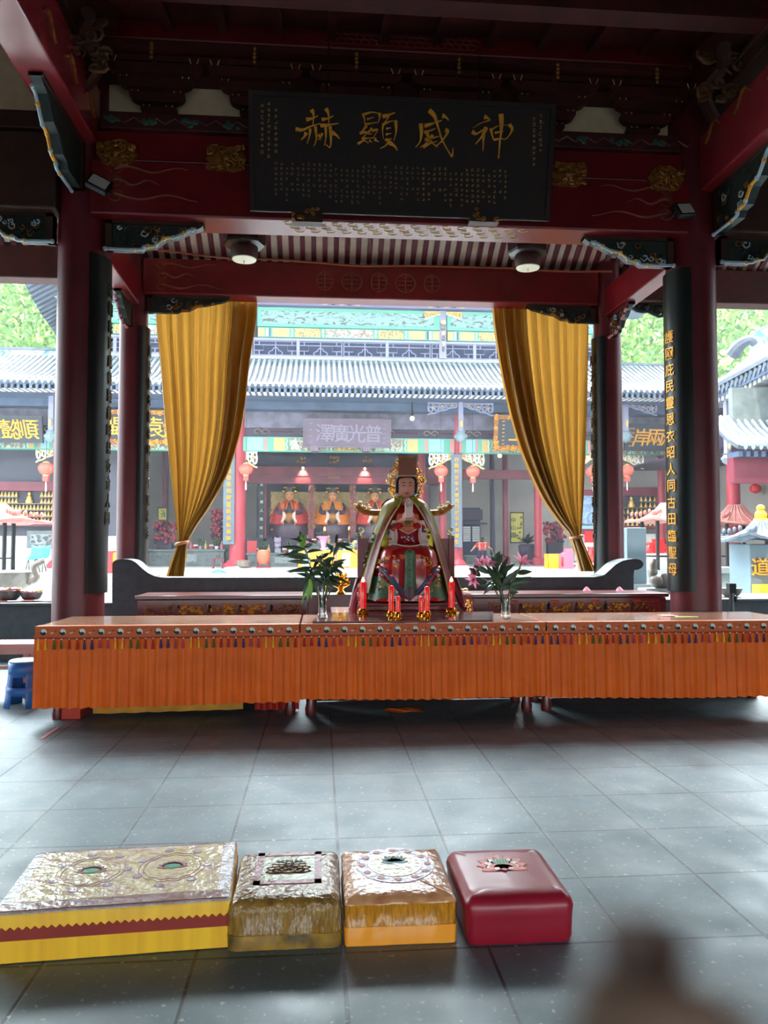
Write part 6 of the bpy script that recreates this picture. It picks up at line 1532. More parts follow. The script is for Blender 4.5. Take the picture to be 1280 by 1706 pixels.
# name boards under the hall eave
def name_board(px0, px1, py0, py1, Y, chars, board, lettering, label, border=None, size=None, small=None, tilt=0.15, posx=None, skew=0.0):
    a = W(px0, py1, Y); b_ = W(px1, py1, Y); zt_ = W(px0, py0, Y).z; H_ = zt_-a.z
    up = Vector((0, -math.sin(tilt), math.cos(tilt))); rt = Vector((1, 0, 0)); n = rt.cross(up); L = b_.x-a.x
    P = lambda u, v, d: a+rt*u+up*v+n*d
    t = thing('name_board', label, 'name board', P(L/2, 0, 0), 'name boards under the hall eave')
    M().prism([(0, 0), (L, 0), (L, H_), (0, H_)], -0.08, 0, 0, P).build('board', board, t, smooth=False)
    fr = M(); w_ = 0.07 if not border else 0.16
    for (p, q_, r, s) in ((0, L, 0, w_), (0, L, H_-w_, H_), (0, w_, w_, H_-w_), (L-w_, L, w_, H_-w_)): fr.prism([(p, r), (q_, r), (q_, s), (p, s)], -0.05, 0.04, 0, P)
    fr.build('frame', border or board, t, smooth=False)
    if border:
        sc_ = M(); q = random.Random(int(px0))
        for k in range(90):
            e = q.random()*(2*L+2*H_)
            u, v = (e, q.uniform(0.02, .15)) if e < L else ((e-L, H_-q.uniform(0.02, .15)) if e < 2*L else ((q.uniform(.02, .15), e-2*L) if e < 2*L+H_ else (L-q.uniform(.02, .15), e-2*L-H_)))
            sc_.tube([P(u+0.06*math.cos(i*0.9+k), v+0.05*math.sin(i*0.9+k), 0.05) for i in range(6)], 0.016, 5, k % 3 == 0 and 1 or 0)
        sc_.build('carved_border', [GOLD, mat('red carved border', rgb(150, 70, 50), 0.5)], t)
    for u_ in (L*0.2, L*0.8):
        M().tube([P(u_, H_*0.5, -0.07), (P(u_, 0, 0).x, HY-0.1, P(u_, H_*.5, 0).z)], 0.035, 6).build('hanger', BLKM, t)
    tx = M(); m = len(chars)
    for i, ch in enumerate(chars):
        px = posx[i] if posx else px0+(px1-px0)*(i+0.5)/m
        u = W(px, py1, Y).x-a.x; tx.text(ch, P(u, H_*0.5, 0.002), rt+up*(-0.02), up+rt*skew, (size or H_*0.6), 0.03, 0, 0.004)
    tag(tx.build('characters', lettering, t, smooth=False), 'raised characters')
    if small:
        mb = M()
        for (px, n_) in small:
            for j in range(n_): 
                u = W(px, py1, Y).x-a.x; mb.prism([(u-0.045, H_*(0.82-0.64*j/max(n_-1, 1))-0.02), (u+0.045, H_*(0.82-0.64*j/max(n_-1, 1))-0.01), (u+0.045, H_*(0.82-0.64*j/max(n_-1, 1))+0.02), (u-0.045, H_*(0.82-0.64*j/max(n_-1, 1))+0.01)], 0, 0.02, 0, P)
        mb.build('small_inscription', lettering, t, smooth=False)
    return t
VB = mat('violet brown board', rgb(92, 76, 92), 0.5, noise=0.15, scale=2); VL = mat('pale violet lettering', rgb(122, 110, 128), 0.4)
nb = name_board(505, 651, 697, 745, HY-0.75, '澤廣光普', VB, VL, 'wide violet brown board with four raised characters over the shrine', size=0.72, posx=[541, 567, 594, 622], small=[(518, 4), (640, 5)], tilt=0.2)
for px in (525, 610): c = W(px, 746, HY-0.7); M().box(c.x-0.13, c.x+0.13, HY-0.8, HY-0.2, c.z-0.14, c.z).build('support_block', VB, nb, smooth=False)
BB = mat('blue black board', rgb(38, 44, 56), 0.4)
name_board(-45, 72, 692, 737, HY-0.75, '護懿順', BB, GOLD, 'blue black board with gold characters at the far left edge', size=0.78, posx=[-18, 19, 47], small=[(63, 5)], skew=-0.15)
name_board(176, 282, 683, 739, HY-0.75, '閩中袁', BB, GOLD, 'board with gold carved border seen in the gaps beside the slim left pillar', border=GOLDDK, size=0.8, posx=[189, 222, 257])
name_board(822, 905, 692, 750, HY-0.75, '上天', BB, GOLD, 'board with gold carved border half hidden by the right curtain', border=GOLDDK, size=0.7, posx=[862, 890], small=[(838, 7)], skew=0.12)
name_board(1040, 1150, 706, 751, HY-0.75, '岸兩海', BB, GOLD, 'blue black board with slanting gold characters right of the slim right pillar', size=0.74, posx=[1069, 1091, 1116], small=[(1054, 5), (1049, 5)], skew=0.2)
# two small eave spotlights
for px, py, Y, lab in ((687, 697, 29.0, 'round white eave lamp right of the violet brown board'), (833, 759, 29.9, 'small white globe lamp under the lintel beside the right curtain')):
    c = W(px, py, Y); t = thing('eave_lamp', lab, 'lamp', c)
    M().ell(c, (0.1, 0.1, 0.1), 12, 8).build('globe', mat('cream globe', rgb(250, 240, 214), 0.4), t); M().tube([c+Vector((0, 0.02, 0.08)), c+Vector((0, 0.02, 0.3)), Vector((c.x, c.y+.02, ez-.2 if px < 700 else c.z+.3))], [0.05, .03, .02] if px < 700 else .02, 8).build('holder', BLKM, t)

# lanterns
def lantern(px, py, Y, d_px, label, first=[None], group='coral lanterns along the hall front'):
    c = W(px, py, Y)
    if first[0] is None:
        r = 0.25; t = thing('lantern', label, 'lantern', c, group); first[0] = t
        M().lathe(c, [(0.10, -0.2), (0.19, -0.15), (0.25, -0.03), (0.25, 0.05), (0.19, 0.16), (0.10, 0.2)], 36, rib=0.045, nr=12).build('silk_body', LANT, t)
        M().lathe(c, [(0.1, 0.19), (0.11, 0.2), (0.11, 0.235), (0.05, 0.25), (0.015, 0.27)], 12).lathe(c, [(0.1, -0.25), (0.11, -0.2)], 12).build('gilt_caps', OCHRE, t)
        M().tube([c+Vector((0, 0, .26)), c+Vector((0, 0, 2.35))], .007, 5).build('hanging_cord', BLKM, t)
        M().box(c.x-0.09, c.x+0.09, c.y-0.09, c.y+0.09, c.z-0.42, c.z-0.25).build('tassel_collar', mat('coral fringe', rgb(226, 84, 80), 0.6), t, smooth=False)
        M().lathe(c, [(0.006, -0.78), (0.03, -0.74), (0.028, -0.55), (0.012, -0.42)], 8).build('tassel', mat('pale tassel', rgb(236, 206, 190), 0.7), t)
        return t
    return dup(first[0], c, label, group, sc_=d_px/22.0)
lantern(410, 782, HY-0.62, 22, 'coral lantern beside the hall column left of the shrine')
lantern(735, 785, HY-0.62, 22, 'coral lantern left of the couplet board right of the statue')
lantern(788, 786, HY-0.62, 22, 'coral lantern right of the couplet board right of the statue')
lantern(77, 781, HY-0.62, 24, 'coral lantern by the thick left pillar at the left edge')
lantern(988, 786, HY-0.62, 22, 'coral lantern between right gold curtain and slim right pillar')
lantern(1045, 784, HY-0.62, 22, 'coral lantern peeping out right of the slim right pillar')
c = W(1259, 814, 26); tag(M().lathe(c, [(0.06, -0.17), (0.17, -0.1), (0.2, 0.0), (0.17, 0.1), (0.06, 0.17)], 20).tube([c+Vector((0, 0, .17)), c+Vector((0, 0, 1.6))], 0.01, 5).build('red_lantern', mat('red lantern paper', rgb(206, 40, 46), 0.5)), 'plain round red lantern in the shade of the right wing', 'lantern')

# ------------------------------------------------------------------ inside the hall: the shrine
SHY = 34.6
def SW(px, py, Y=SHY): return W(px, py, Y)
sx0, sx1 = SW(436, 800).x, SW(712, 800).x
shr = struct(M().box(sx0-0.3, sx1+0.3, SHY+1.2, SHY+1.3, FZ, 6.9).build('shrine_back', HALLD, smooth=False))
struct(M().box(sx0-1, sx1+0.5, SHY-1.2, SHY-0.8, SW(0, 790, 33.6).z+0.0, SW(0, 774, 33.6).z).box(sx0-1, sx1+0.5, SHY-1.15, SHY-0.85, SW(0, 803, 33.6).z, SW(0, 790, 33.6).z).build('shrine_lintel', PURP, smooth=False))
struct(M().box(sx0-1, sx1+0.5, SHY-1.0, SHY-0.8, SW(0, 774, 33.6).z, SW(0, 755, 33.6).z).build('shrine_frieze', HALLD, smooth=False))
mb = M().text('顯赫英靈', SW(556, 795, 33.38), (1, 0, 0), (0, 0, 1), 0.13, 0.01)
tag(mb.build('faint_gold_characters', GOLDDK, smooth=False), 'four tiny faint gold characters on the shrine lintel', 'characters')
mb = M()
for px in (502, 557, 612): c = SW(px, 766, 33.5); scrolls(mb, c.x-0.2, c.x+0.2, c.z-0.14, c.z+0.14, 33.55, 7, 0.025, px)
struct(mb.build('trim_4', GOLDDK))
mb = M()
for px in (442, 519, 587, 655, 706): c = SW(px, 830); mb.box(c.x-0.12, c.x+0.12, SHY-0.9, SHY-0.7, FZ+1.0, SW(0, 800, 33.6).z)
struct(mb.build('trim_5', PURP, smooth=False))
struct(M().box(sx0-0.8, sx1+0.4, SHY-0.9, SHY+1.2, FZ, SW(0, 897).z).build('shrine_dais', HALLD, smooth=False))
for px, py, lab in ((505, 780, 'small spot lamp on the shrine lintel, left'), (608, 781, 'small spot lamp on the shrine lintel, right')):
    c = W(px, py, 33.3); t = thing('spot_lamp', lab, 'spot lamp', c)
    M().ell(c, (0.05, 0.05, 0.05), 8, 6).build('bulb', WARM, t); M().tube([c+Vector((0, 0.03, 0)), c+Vector((0, 0.12, 0.02))], 0.04, 8).build('holder', BLKM, t)
    l = bpy.data.lights.new('spot_lamp_light', 'SPOT'); l.energy = 60; l.color = (1, 0.72, 0.42); l.spot_size = 1.2; l.shadow_soft_size = 0.06
    lo = bpy.data.objects.new('spot_lamp_light', l); col.objects.link(lo); lo.location = c+Vector((0, -0.12, -0.05)); lo.rotation_euler = Vector((0, 1.2, -1.3)).to_track_quat('-Z', 'Y').to_euler()
FLESHG = mat('gilded flesh', rgb(226, 150, 90), 0.35)
def deity(px, py_head, cape_m, label, crown_m):
    c = W(px, 897, SHY); k = SHY/1300.0; x, y, z0 = c.x, SHY, c.z; H_ = (897-py_head)*k
    t = thing('seated_deity', label, 'statue', (x, y, z0), 'seated deities in the shrine')
    body = M().ell((x, y-0.1, z0+H_*0.8), (0.17, 0.17, 0.2), 14, 10)
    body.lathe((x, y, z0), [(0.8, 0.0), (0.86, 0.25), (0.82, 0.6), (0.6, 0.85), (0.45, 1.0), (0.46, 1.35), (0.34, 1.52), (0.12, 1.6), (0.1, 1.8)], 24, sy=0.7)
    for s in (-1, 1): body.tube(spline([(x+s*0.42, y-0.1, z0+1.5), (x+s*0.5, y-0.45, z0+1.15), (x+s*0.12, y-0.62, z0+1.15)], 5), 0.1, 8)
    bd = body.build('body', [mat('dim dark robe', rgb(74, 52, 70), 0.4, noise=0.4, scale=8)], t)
    M().ell((x, y-0.18, z0+H_*0.81), (0.175, 0.17, 0.215), 14, 10).ell((x, y-0.36, z0+H_*0.80), (0.03, 0.03, 0.05), 7, 5).build('face', FLESHG, t)
    fz = M()
    for s in (-1, 1): fz.tube([(x+s*0.04, y-0.35, z0+H_*0.825), (x+s*0.12, y-0.32, z0+H_*0.825)], 0.014, 5)
    fz.tube([(x-0.05, y-0.345, z0+H_*0.765), (x+0.05, y-0.345, z0+H_*0.765)], 0.014, 5); fz.build('eyes_and_mouth', HAIR, t)
    cr = M().lathe((x, y-0.05, z0+H_*0.885), [(0.2, 0), (0.22, 0.08), (0.2, 0.2), (0.05, 0.25)], 16)
    for s in (-1, 1):
        cr.ell((x+s*0.27, y-0.1, z0+H_*0.9), (0.08, 0.08, 0.09), 8, 6, 1)
        for j in range(4): cr.ell((x+s*(0.1+0.05*j), y-0.2, z0+H_*0.96+0.03*math.sin(j)), (0.035, 0.03, 0.035), 6, 5, 1)
    cr.build('crown', [HAIR, GOLDM], t)
    rows = [(1.68, 0.15), (1.6, 0.36), (1.45, 0.56), (1.22, 0.72), (0.95, 0.83), (0.68, 0.9)]
    rs = spline([tuple(r) for r in rows], 4)
    def fn(u, v):
        zz, hw = rs[min(int(v*(len(rs)-1)+0.5), len(rs)-1)]; a0 = -0.52*PI+0.22*v+0.14; a = a0-0.0; a1 = PI-a0
        an = a+(a1-a)*u; f = 1+0.03*math.sin(30*u); return (x+hw*f*math.cos(an), y-0.05+0.55*(hw+0.1)*math.sin(an)*f, z0+zz-(0.1 if v > .9 else 0)*abs(math.sin(an)))
    M().grid(fn, 60, len(rs)).build('cape', cape_m, t, solid=0.02)
    g = M()
    for s in (0, 1): g.tube([Vector(fn(s, i/12))+Vector((0, -0.02, 0)) for i in range(13)], 0.02, 5)
    for s in (-1, 1):
        for k_ in range(6): g.tube([(x+s*(0.3+0.07*math.cos(i+k_)), y-0.5, z0+1.5+0.07*k_-0.2+0.06*math.sin(i+k_)) for i in range(6)], 0.012, 5)
    g.build('gold_braid', GOLD, t)
    sl = M()
    for s in (-1, 1): sl.tube(spline([(x+s*0.26, y-0.6, z0+1.2), (x+s*0.2, y-0.66, z0+0.95), (x+s*0.32, y-0.64, z0+0.68)], 5), [0.05, .06, .07, .07, .08, .08, .08, .07, .06, .05, .04], 8)
    sl.build('white_sleeves', PINKW, t)
    M().prism([(x-0.82, z0+0.2), (x+0.82, z0+0.2), (x+0.88, z0+2.1), (x-0.88, z0+2.1)], y+0.62, y+0.7).build('gilt_back_panel', mat('olive back panel', rgb(176, 150, 92), 0.6, noise=0.15), t, smooth=False)
    M().lathe((x, y-0.62, z0+0.9), [(0.02, -0.25), (0.22, -0.1), (0.24, 0.1), (0.1, 0.2)], 12, sy=0.3).build('belt_ornament', GOLDDK, t)
deity(482.5, 810, cloth('red deity cape', rgb(200, 46, 44), 0.1), 'seated deity in a red cape, left of the three in the shrine', HAIR)
deity(554, 811, cloth('orange deity cape', rgb(236, 130, 30), 0.1), 'seated deity in an orange cape in the middle of the shrine', HAIR)
deity(624, 812, cloth('coral deity cape', rgb(210, 56, 40), 0.1), 'seated deity in a coral red cape, half hidden behind the goddess', HAIR)
q = random.Random(4)
mb = M()
for k in range(150):
    px = q.choice((452, 516, 524, 584, 590))+q.uniform(-2, 2); c = SW(px, q.uniform(812, 885), SHY-0.95); mb.ell(c, (0.035, 0.03, 0.035), 5, 4)
tag(mb.build('gilt_openwork', GOLDDK), 'dim gilt openwork down the shrine posts between the deities', 'carving')

# altar, offerings and small statues before the shrine
def altar_block(px0, px1, py0, Y, label, m=STONE):
    a, b_ = W(px0, py0, Y), W(px1, py0, Y); t = thing('stone_altar', label, 'stone altar', ((a.x+b_.x)/2, Y+0.4, FZ))
    M().box(a.x, b_.x, Y, Y+0.9, FZ, a.z-0.1).build('altar_body', m, t, smooth=False, bevel=0.02)
    M().box(a.x-0.06, b_.x+0.06, Y-0.06, Y+0.96, a.z-0.1, a.z).build('altar_top', m, t, smooth=False, bevel=0.02)
    n = max(2, int((b_.x-a.x)/0.8)); h = a.z-0.1-FZ
    for i in range(n):
        xa = a.x+(b_.x-a.x)*(i+0.1)/n; xb = a.x+(b_.x-a.x)*(i+0.9)/n
        scrolls(M().box(xa, xb, Y-0.015, Y, FZ+h*0.25, FZ+h*0.8), xa+.05, xb-.05, FZ+h*0.3, FZ+h*0.75, Y-0.02, 5, 0.015, i).build('relief_panel', STONEL if i % 2 else m, t)
    return a.z
SG = mat('weathered green grey stone', rgb(108, 116, 116), 0.6, noise=0.2, scale=4)
za1 = altar_block(248, 373, 915, 33.2, 'carved grey stone altar with offerings behind the left curtain', SG)
za2 = altar_block(413, 495, 921, 32.6, 'carved grey stone altar below the left deity', SG)
za3 = altar_block(497, 700, 905, 33.55, 'grey stone altar below the middle deity', SG)
za4 = altar_block(776, 826, 925, 34.0, 'low grey stone base behind the sweeping person', SG)
# orange offering table with pink vase, bowl and big candles
def clothed_table(px0, px1, py0, py1, Y, m, label, d=0.7):
    a, b_ = W(px0, py0, Y), W(px1, py1, Y); t = thing('offering_table', label, 'table', ((a.x+b_.x)/2, Y+d/2, b_.z))
    M().box(a.x, b_.x, Y, Y+d, a.z-0.05, a.z).build('table_top', MAHOG, t, smooth=False)
    mb = M(); mb.grid(lambda u, v: (a.x+(b_.x-a.x)*u, Y-0.02+0.025*math.sin(60*u)*v, a.z+0.005-(a.z-b_.z)*v), 60, 5)
    mb.grid(lambda u, v: (a.x-0.01, Y+d*u, a.z+0.005-(a.z-b_.z)*v), 6, 4); mb.grid(lambda u, v: (b_.x+0.01, Y+d*u, a.z+0.005-(a.z-b_.z)*v), 6, 4)
    mb.build('table_cloth', m, t)
    for x in (a.x+0.05, b_.x-0.05): M().box(x-0.03, x+0.03, Y+0.1, Y+0.16, FZ, a.z-0.05).build('leg', MAHOG, t, smooth=False)
    return t, a.z
ot, zo = clothed_table(497, 603, 917, 946, 29.0, mat('orange offering cloth', rgb(250, 160, 50), 0.6, noise=0.2, scale=6), 'offering table under bright orange cloth behind the left vase')
mb = M()
for px, w_, m_ in ((509, 10, 0), (577, 14, 1), (560, 3, 2), (598, 3, 2)):
    c = W(px, 931, 28.96); mb.box(c.x-w_*0.011, c.x+w_*0.011, 28.955, 28.965, c.z-0.28, c.z+0.22, m_)
mb.build('printed_panels', [LBLUE, mat('cream printed panel', rgb(246, 226, 170), 0.6), PINK], ot, smooth=False)
c = W(539, 917, 29.3); t = thing('pink_vase', 'flared pink vase on the orange offering table', 'vase', c)
M().lathe(c, [(0.10, 0), (0.1, 0.05), (0.07, 0.12), (0.12, 0.35), (0.14, 0.42), (0.26, 0.52), (0.22, 0.53), (0.12, 0.42)], 20, rib=0.06, nr=10).build('vase_body', mat('pink glass', rgb(246, 150, 190), 0.25), t)
M().lathe(c+Vector((0, 0, 0.46)), [(0.15, 0.0), (0.2, 0.04), (0.1, 0.05)], 14).build('purple_rim', mat('purple glass', rgb(150, 50, 110), 0.3), t)
c = W(583, 917, 29.3); tag(M().lathe(c, [(0.1, 0), (0.12, 0.02), (0.26, 0.1), (0.27, 0.17), (0.2, 0.25), (0.03, 0.28)], 20).build('covered_bowl', mat('celadon glaze', rgb(120, 140, 130), 0.3)), 'round grey green covered bowl on the orange offering table', 'bowl')
for px, lab, m_ in ((574, 'white candle on the offering table', PAPER), (597, 'pale pink candle at the right of the offering table', PETAL), (560, 'orange candle on the offering table', ORG), (589, 'amber candle on the offering table', YEL)):
    c = W(px, 917, 29.15); h = 0.32
    t = thing('offering_candle', lab, 'candle', c, 'candles on the offering table'); M().lathe(c, [(0.05, 0), (0.045, 0.03), (0.04, h), (0.01, h)], 10).build('wax', m_, t); M().tube([c+Vector((0, 0, h)), c+Vector((0, 0, h+0.03))], 0.006, 5).build('wick', BLK, t)
for px, py, lab in ((541, 884, 'small glowing lamp before the middle deity, left'), (582, 883, 'small glowing lamp before the middle deity, right')):
    c = W(px, py, 33.7); t = thing('altar_lamp', lab, 'altar lamp', (c.x, 33.7, za3)); M().lathe((c.x, 33.7, za3), [(0.1, 0), (0.04, 0.08), (0.03, c.z-za3-0.06), (0.08, c.z-za3)], 10).build('stem', GOLDDK, t)
    M().lathe(c, [(0.03, 0), (0.045, 0.05), (0.03, 0.12), (0.005, 0.17)], 10).build('flame_bulb', FLAME, t)
# bottles, cups, fruit and flowers along the altars
q = random.Random(15)
kinds = []
OFF = [(420, 905, za2, 32.9), (428, 905, za2, 32.9), (437, 905, za2, 32.9), (448, 905, za2, 32.9), (474, 905, za2, 32.9), (484, 905, za2, 32.9), (512, 897, za3, 33.7), (523, 897, za3, 33.7), (532, 897, za3, 33.7), (548, 897, za3, 33.7), (566, 897, za3, 33.7), (592, 897, za3, 33.7),
       (318, 905, za1, 33.6), (326, 905, za1, 33.6), (334, 905, za1, 33.6), (343, 905, za1, 33.6), (352, 905, za1, 33.6), (361, 905, za1, 33.6), (369, 905, za1, 33.6), (308, 905, za1, 33.6)]
OM = [PETAL, REDC, WHITE, OCHRE, EMB1, PINKW]
place = {za1: 'altar behind left curtain', za2: 'altar below left deity', za3: 'altar below middle deity'}
cnt = {}
COLN = ['pink', 'red', 'white', 'ochre', 'rose', 'pale pink']
ORD = ['first', 'second', 'third', 'fourth', 'fifth', 'sixth', 'seventh', 'eighth', 'ninth', 'tenth', 'eleventh']
for i, (px, py, z, Y) in enumerate(OFF):
    c = Vector((W(px, py, Y).x, Y, z)); m_ = OM[i % 6]; kd = i % 3; cnt[z] = cnt.get(z, -1)+1
    pos = ORD[cnt[z]]+' in the row on the '+place[z]
    if kd == 0:
        t = thing('offering_bottle', COLN[i % 6]+' bottle, '+pos, 'bottle', c, 'offerings on the altars'); M().lathe(c, [(0.06, 0), (0.07, 0.03), (0.07, 0.16), (0.025, 0.24), (0.022, 0.32)], 10).build('bottle_body', m_, t); M().lathe(c, [(0.026, 0.31), (0.026, 0.35)], 8).build('bottle_cap', OCHRE, t)
    elif kd == 1:
        t = thing('offering_bowl', COLN[i % 6]+' bowl of fruit, '+pos, 'bowl', c, 'offerings on the altars'); M().lathe(c, [(0.06, 0), (0.05, 0.03), (0.14, 0.1), (0.15, 0.13), (0.02, 0.09)], 12).build('bowl', m_, t)
        fr = M()
        for k in range(5): fr.ell(c+Vector((0.06*math.cos(k*1.3), 0.06*math.sin(k*1.3), 0.15)), (0.05, 0.05, 0.05), 7, 5)
        fr.build('fruit', OM[(i+1) % 6], t)
    else:
        t = thing('offering_flowers', COLN[i % 6]+' flowers in a pot, '+pos, 'flowers', c, 'offerings on the altars'); M().lathe(c, [(0.07, 0), (0.09, 0.12), (0.08, 0.13)], 10).build('pot', WHITE if i % 2 else STONEL, t)
        fl_ = M()
        for k in range(16): fl_.ell(c+Vector((q.uniform(-.14, .14), q.uniform(-.1, .1), 0.18+q.uniform(0, .28))), (0.05, 0.04, 0.045), 6, 4, k % 3 and 0 or 1)
        fl_.build('blossoms', [m_, LEAF], t)
c = W(462, 917, 32.4); t = thing('stone_lion', 'small mauve grey lion figure on the stone altar below the left deity', 'figurine', Vector((c.x, 32.8, za2)))
b3 = Vector((c.x, 32.8, za2)); M().box(b3.x-0.12, b3.x+0.12, 32.7, 32.9, za2, za2+0.18).build('plinth', STONEL, t, smooth=False)
M().ell(b3+Vector((0, 0, 0.32)), (0.14, 0.16, 0.18), 10, 8).ell(b3+Vector((0, -0.1, 0.5)), (0.15, 0.13, 0.13), 10, 8).ell(b3+Vector((0.1, -0.1, 0.6)), (0.05, 0.05, 0.06), 6, 5).ell(b3+Vector((-0.1, -0.1, 0.6)), (0.05, 0.05, 0.06), 6, 5).build('lion_body', mat('mauve stone', rgb(170, 150, 176), 0.6), t)
c = W(420, 898, 32.7); tag(M().box(c.x-0.2, c.x+0.2, 32.66, 32.8, za2, za2+0.5).build('red_box', mat('dull red box', rgb(190, 66, 70), 0.6), smooth=False, bevel=0.01), 'dull red box beside the hall column left of the shrine', 'box')
# drum, stone column drums, stool, cushions on the terrace
c = W(439, 948, 29.4); t = thing('ceremonial_drum', 'orange brown drum on a low stand below the left deity', 'drum', Vector((c.x, 29.4, FZ)))
M().lathe((c.x, 29.4, FZ+0.15), [(0.19, 0), (0.23, 0.1), (0.245, 0.25), (0.23, 0.42), (0.2, 0.5)], 20).build('drum_shell', DRUM, t); M().lathe((c.x, 29.4, FZ+0.64), [(0.2, 0), (0.2, 0.02), (0.01, 0.025)], 20).build('drum_skin', YEL, t)
M().box(c.x-0.25, c.x+0.25, 29.2, 29.6, FZ, FZ+0.06).tube([(c.x-0.2, 29.3, FZ), (c.x-0.2, 29.3, FZ+0.2)], 0.03, 6).tube([(c.x+0.2, 29.3, FZ), (c.x+0.2, 29.3, FZ+0.2)], 0.03, 6).build('stand', DKRED, t)
for px, lab in ((404, 'squat grey stone drum at the foot of the left shrine column'), (952, 'squat grey stone drum beside the pink box')):
    c = W(px, 945, 29.0); tag(M().lathe((c.x, 29.3, FZ), [(0.2, 0), (0.27, 0.06), (0.27, 0.22), (0.2, 0.28), (0.01, 0.29)], 18).build('stone_drum', BRONZE), lab, 'stone drum')
c = W(363, 950, 28.6); t = thing('red_stool', 'small reddish stool by the couplet column left of the shrine', 'stool', Vector((c.x, 28.6, FZ)))
M().box(c.x-0.16, c.x+0.16, 28.45, 28.75, FZ+0.34, FZ+0.38).build('seat', PURP, t, smooth=False)
for sx_ in (-1, 1):
    for sy_ in (-1, 1): M().tube([(c.x+sx_*0.17, 28.6+sy_*0.14, FZ), (c.x+sx_*0.12, 28.6+sy_*0.1, FZ+0.34)], 0.022, 6).build('leg', PURP, t)
c = W(388, 956, 24.5)
tag(M().grid(lambda u, v: (c.x-0.45+0.9*u, 24.6-0.25+0.5*v, FZ+0.02+0.16*math.sin(PI*u)*math.sin(PI*v)+0.02*math.sin(17*u)*math.sin(11*v)), 18, 14).build('white_sack', mat('white sacking', rgb(236, 232, 226), 0.8)), 'white cloth bundle on the terrace left of the shrine column foot', 'bundle')
tag(M().grid(lambda u, v: (c.x-0.62+0.5*u, 24.1-0.2+0.4*v, FZ+0.012+0.09*math.sin(PI*u)*math.sin(PI*v)), 14, 12).build('green_bag', mat('green plastic bag', rgb(40, 190, 130), 0.4)), 'bright green plastic bag beside the white cloth bundle', 'bag')
c = W(772, 955, 25.5); mb = M()
for k in range(5): mb.box(c.x-0.35+0.05*k, c.x+0.3-0.03*k, 25.5, 26.0, FZ+0.01+0.03*k, FZ+0.035+0.03*k)
tag(mb.build('paper_stack', PAPER, smooth=False), 'flat stack of white paper at the foot of the right hall column', 'paper')

# right half of the hall interior
struct(M().box(HX(700, 35), HX(905, 35), 36.2, 36.3, FZ, 6.8).build('inner_wall', HWALL, smooth=False))
def inner_col(px, w_, Y, m, label):
    x = W(px, 850, Y).x; r = w_/2*Y/1300; struct(M().lathe((x, Y, FZ), [(r*1.5, 0), (r*1.5, 0.3), (r, 0.35), (r, 6.1)], 16).build('inner_column', m), label, 'column')
inner_col(843, 11, 34.0, PURP, 'plum coloured column inside the hall left of the yellow scroll')
inner_col(821, 9, 35.5, HALLD, 'thin dark post by the lattice door')
inner_col(897, 14, 32.0, PCOL, 'red column inside the hall beside the right curtain')
inner_col(703, 12, 33.0, PCOL, 'red column inside the hall directly behind the goddess')
inner_col(738, 12, 33.0, PCOL, 'red column inside the hall left of the slate couplet board')
inner_col(275, 11, 35.6, PURP, 'plum column inside the hall behind the left curtain')
struct(M().box(HX(765, 32), HX(905, 32), 32.0, 32.3, W(0, 792, 32).z, W(0, 776, 32).z).build('inner_beam_right', PURP, smooth=False))
a, b_ = W(770, 906, 35.9), W(800, 846, 35.9)
dr = M().box(a.x-0.2, b_.x, 35.85, 35.95, FZ, b_.z).build('door_1', DKBL, smooth=False); struct(dr)
mb = M()
for i in range(2):
    xa = a.x+0.05+(b_.x-a.x)*0.5*i; xb = xa+(b_.x-a.x)*0.40
    za, zb_ = W(0, 902, 35.9).z, W(0, 875, 35.9).z
    for j in range(8): mb.box(xa, xb, 35.82, 35.85, za+(zb_-za)*j/8+0.01, za+(zb_-za)*(j+0.72)/8)
mb.build('pale_lattice', WHITE, dr, smooth=False)
mb = M().box(a.x-0.3, b_.x+0.1, 35.8, 35.86, W(0, 864, 35.9).z, W(0, 846, 35.9).z); mb.build('carved_head', HALLD, dr, smooth=False)
M().box(a.x-0.3, b_.x+0.3, 35.7, 35.86, W(0, 872, 35.9).z, W(0, 869, 35.9).z).build('ledge', HALLD, dr, smooth=False)
def hanging(px0, px1, py0, py1, Y, label, m, text=None, name='wall_scroll'):
    a, b_ = W(px0, py1, Y), W(px1, py0, Y); t = thing(name, label, 'wall picture', ((a.x+b_.x)/2, Y, a.z))
    M().box(a.x, b_.x, Y, Y+0.03, a.z, b_.z).build('panel', m, t, smooth=False)
    fr = M()
    for (p, q_, r, s) in ((a.x, b_.x, a.z, a.z+.06), (a.x, b_.x, b_.z-.06, b_.z), (a.x, a.x+.05, a.z, b_.z), (b_.x-.05, b_.x, a.z, b_.z)): fr.box(p, q_, Y-0.02, Y+0.02, r, s)
    fr.build('frame', mat('dark olive frame', rgb(70, 70, 54), 0.5), t, smooth=False)
    if text: M().column_text(text, (a.x+(b_.x-a.x)*0.25, Y-0.012, b_.z-0.2), (1, 0, 0), (0, 0, 1), (b_.z-a.z-0.4)/len(text), 0.26, 0.01).build('characters', mat('dark green ink', rgb(60, 70, 50), 0.6), t, smooth=False)
    mb = M(); scrolls(mb, a.x+(b_.x-a.x)*0.45, b_.x-0.1, a.z+0.15, b_.z-0.15, Y-0.01, 10, 0.02, int(px0)); mb.build('picture', mat('olive drawing', rgb(120, 110, 60), 0.6), t)
SCR = mat('yellow scroll paper', rgb(206, 196, 100), 0.7)
hanging(850, 873, 853, 905, 34.9, 'yellow hanging picture with dark characters beside the plum column', SCR, '中山圖')
hanging(262, 279, 845, 868, 34.5, 'yellow framed picture behind the left gold curtain', SCR)
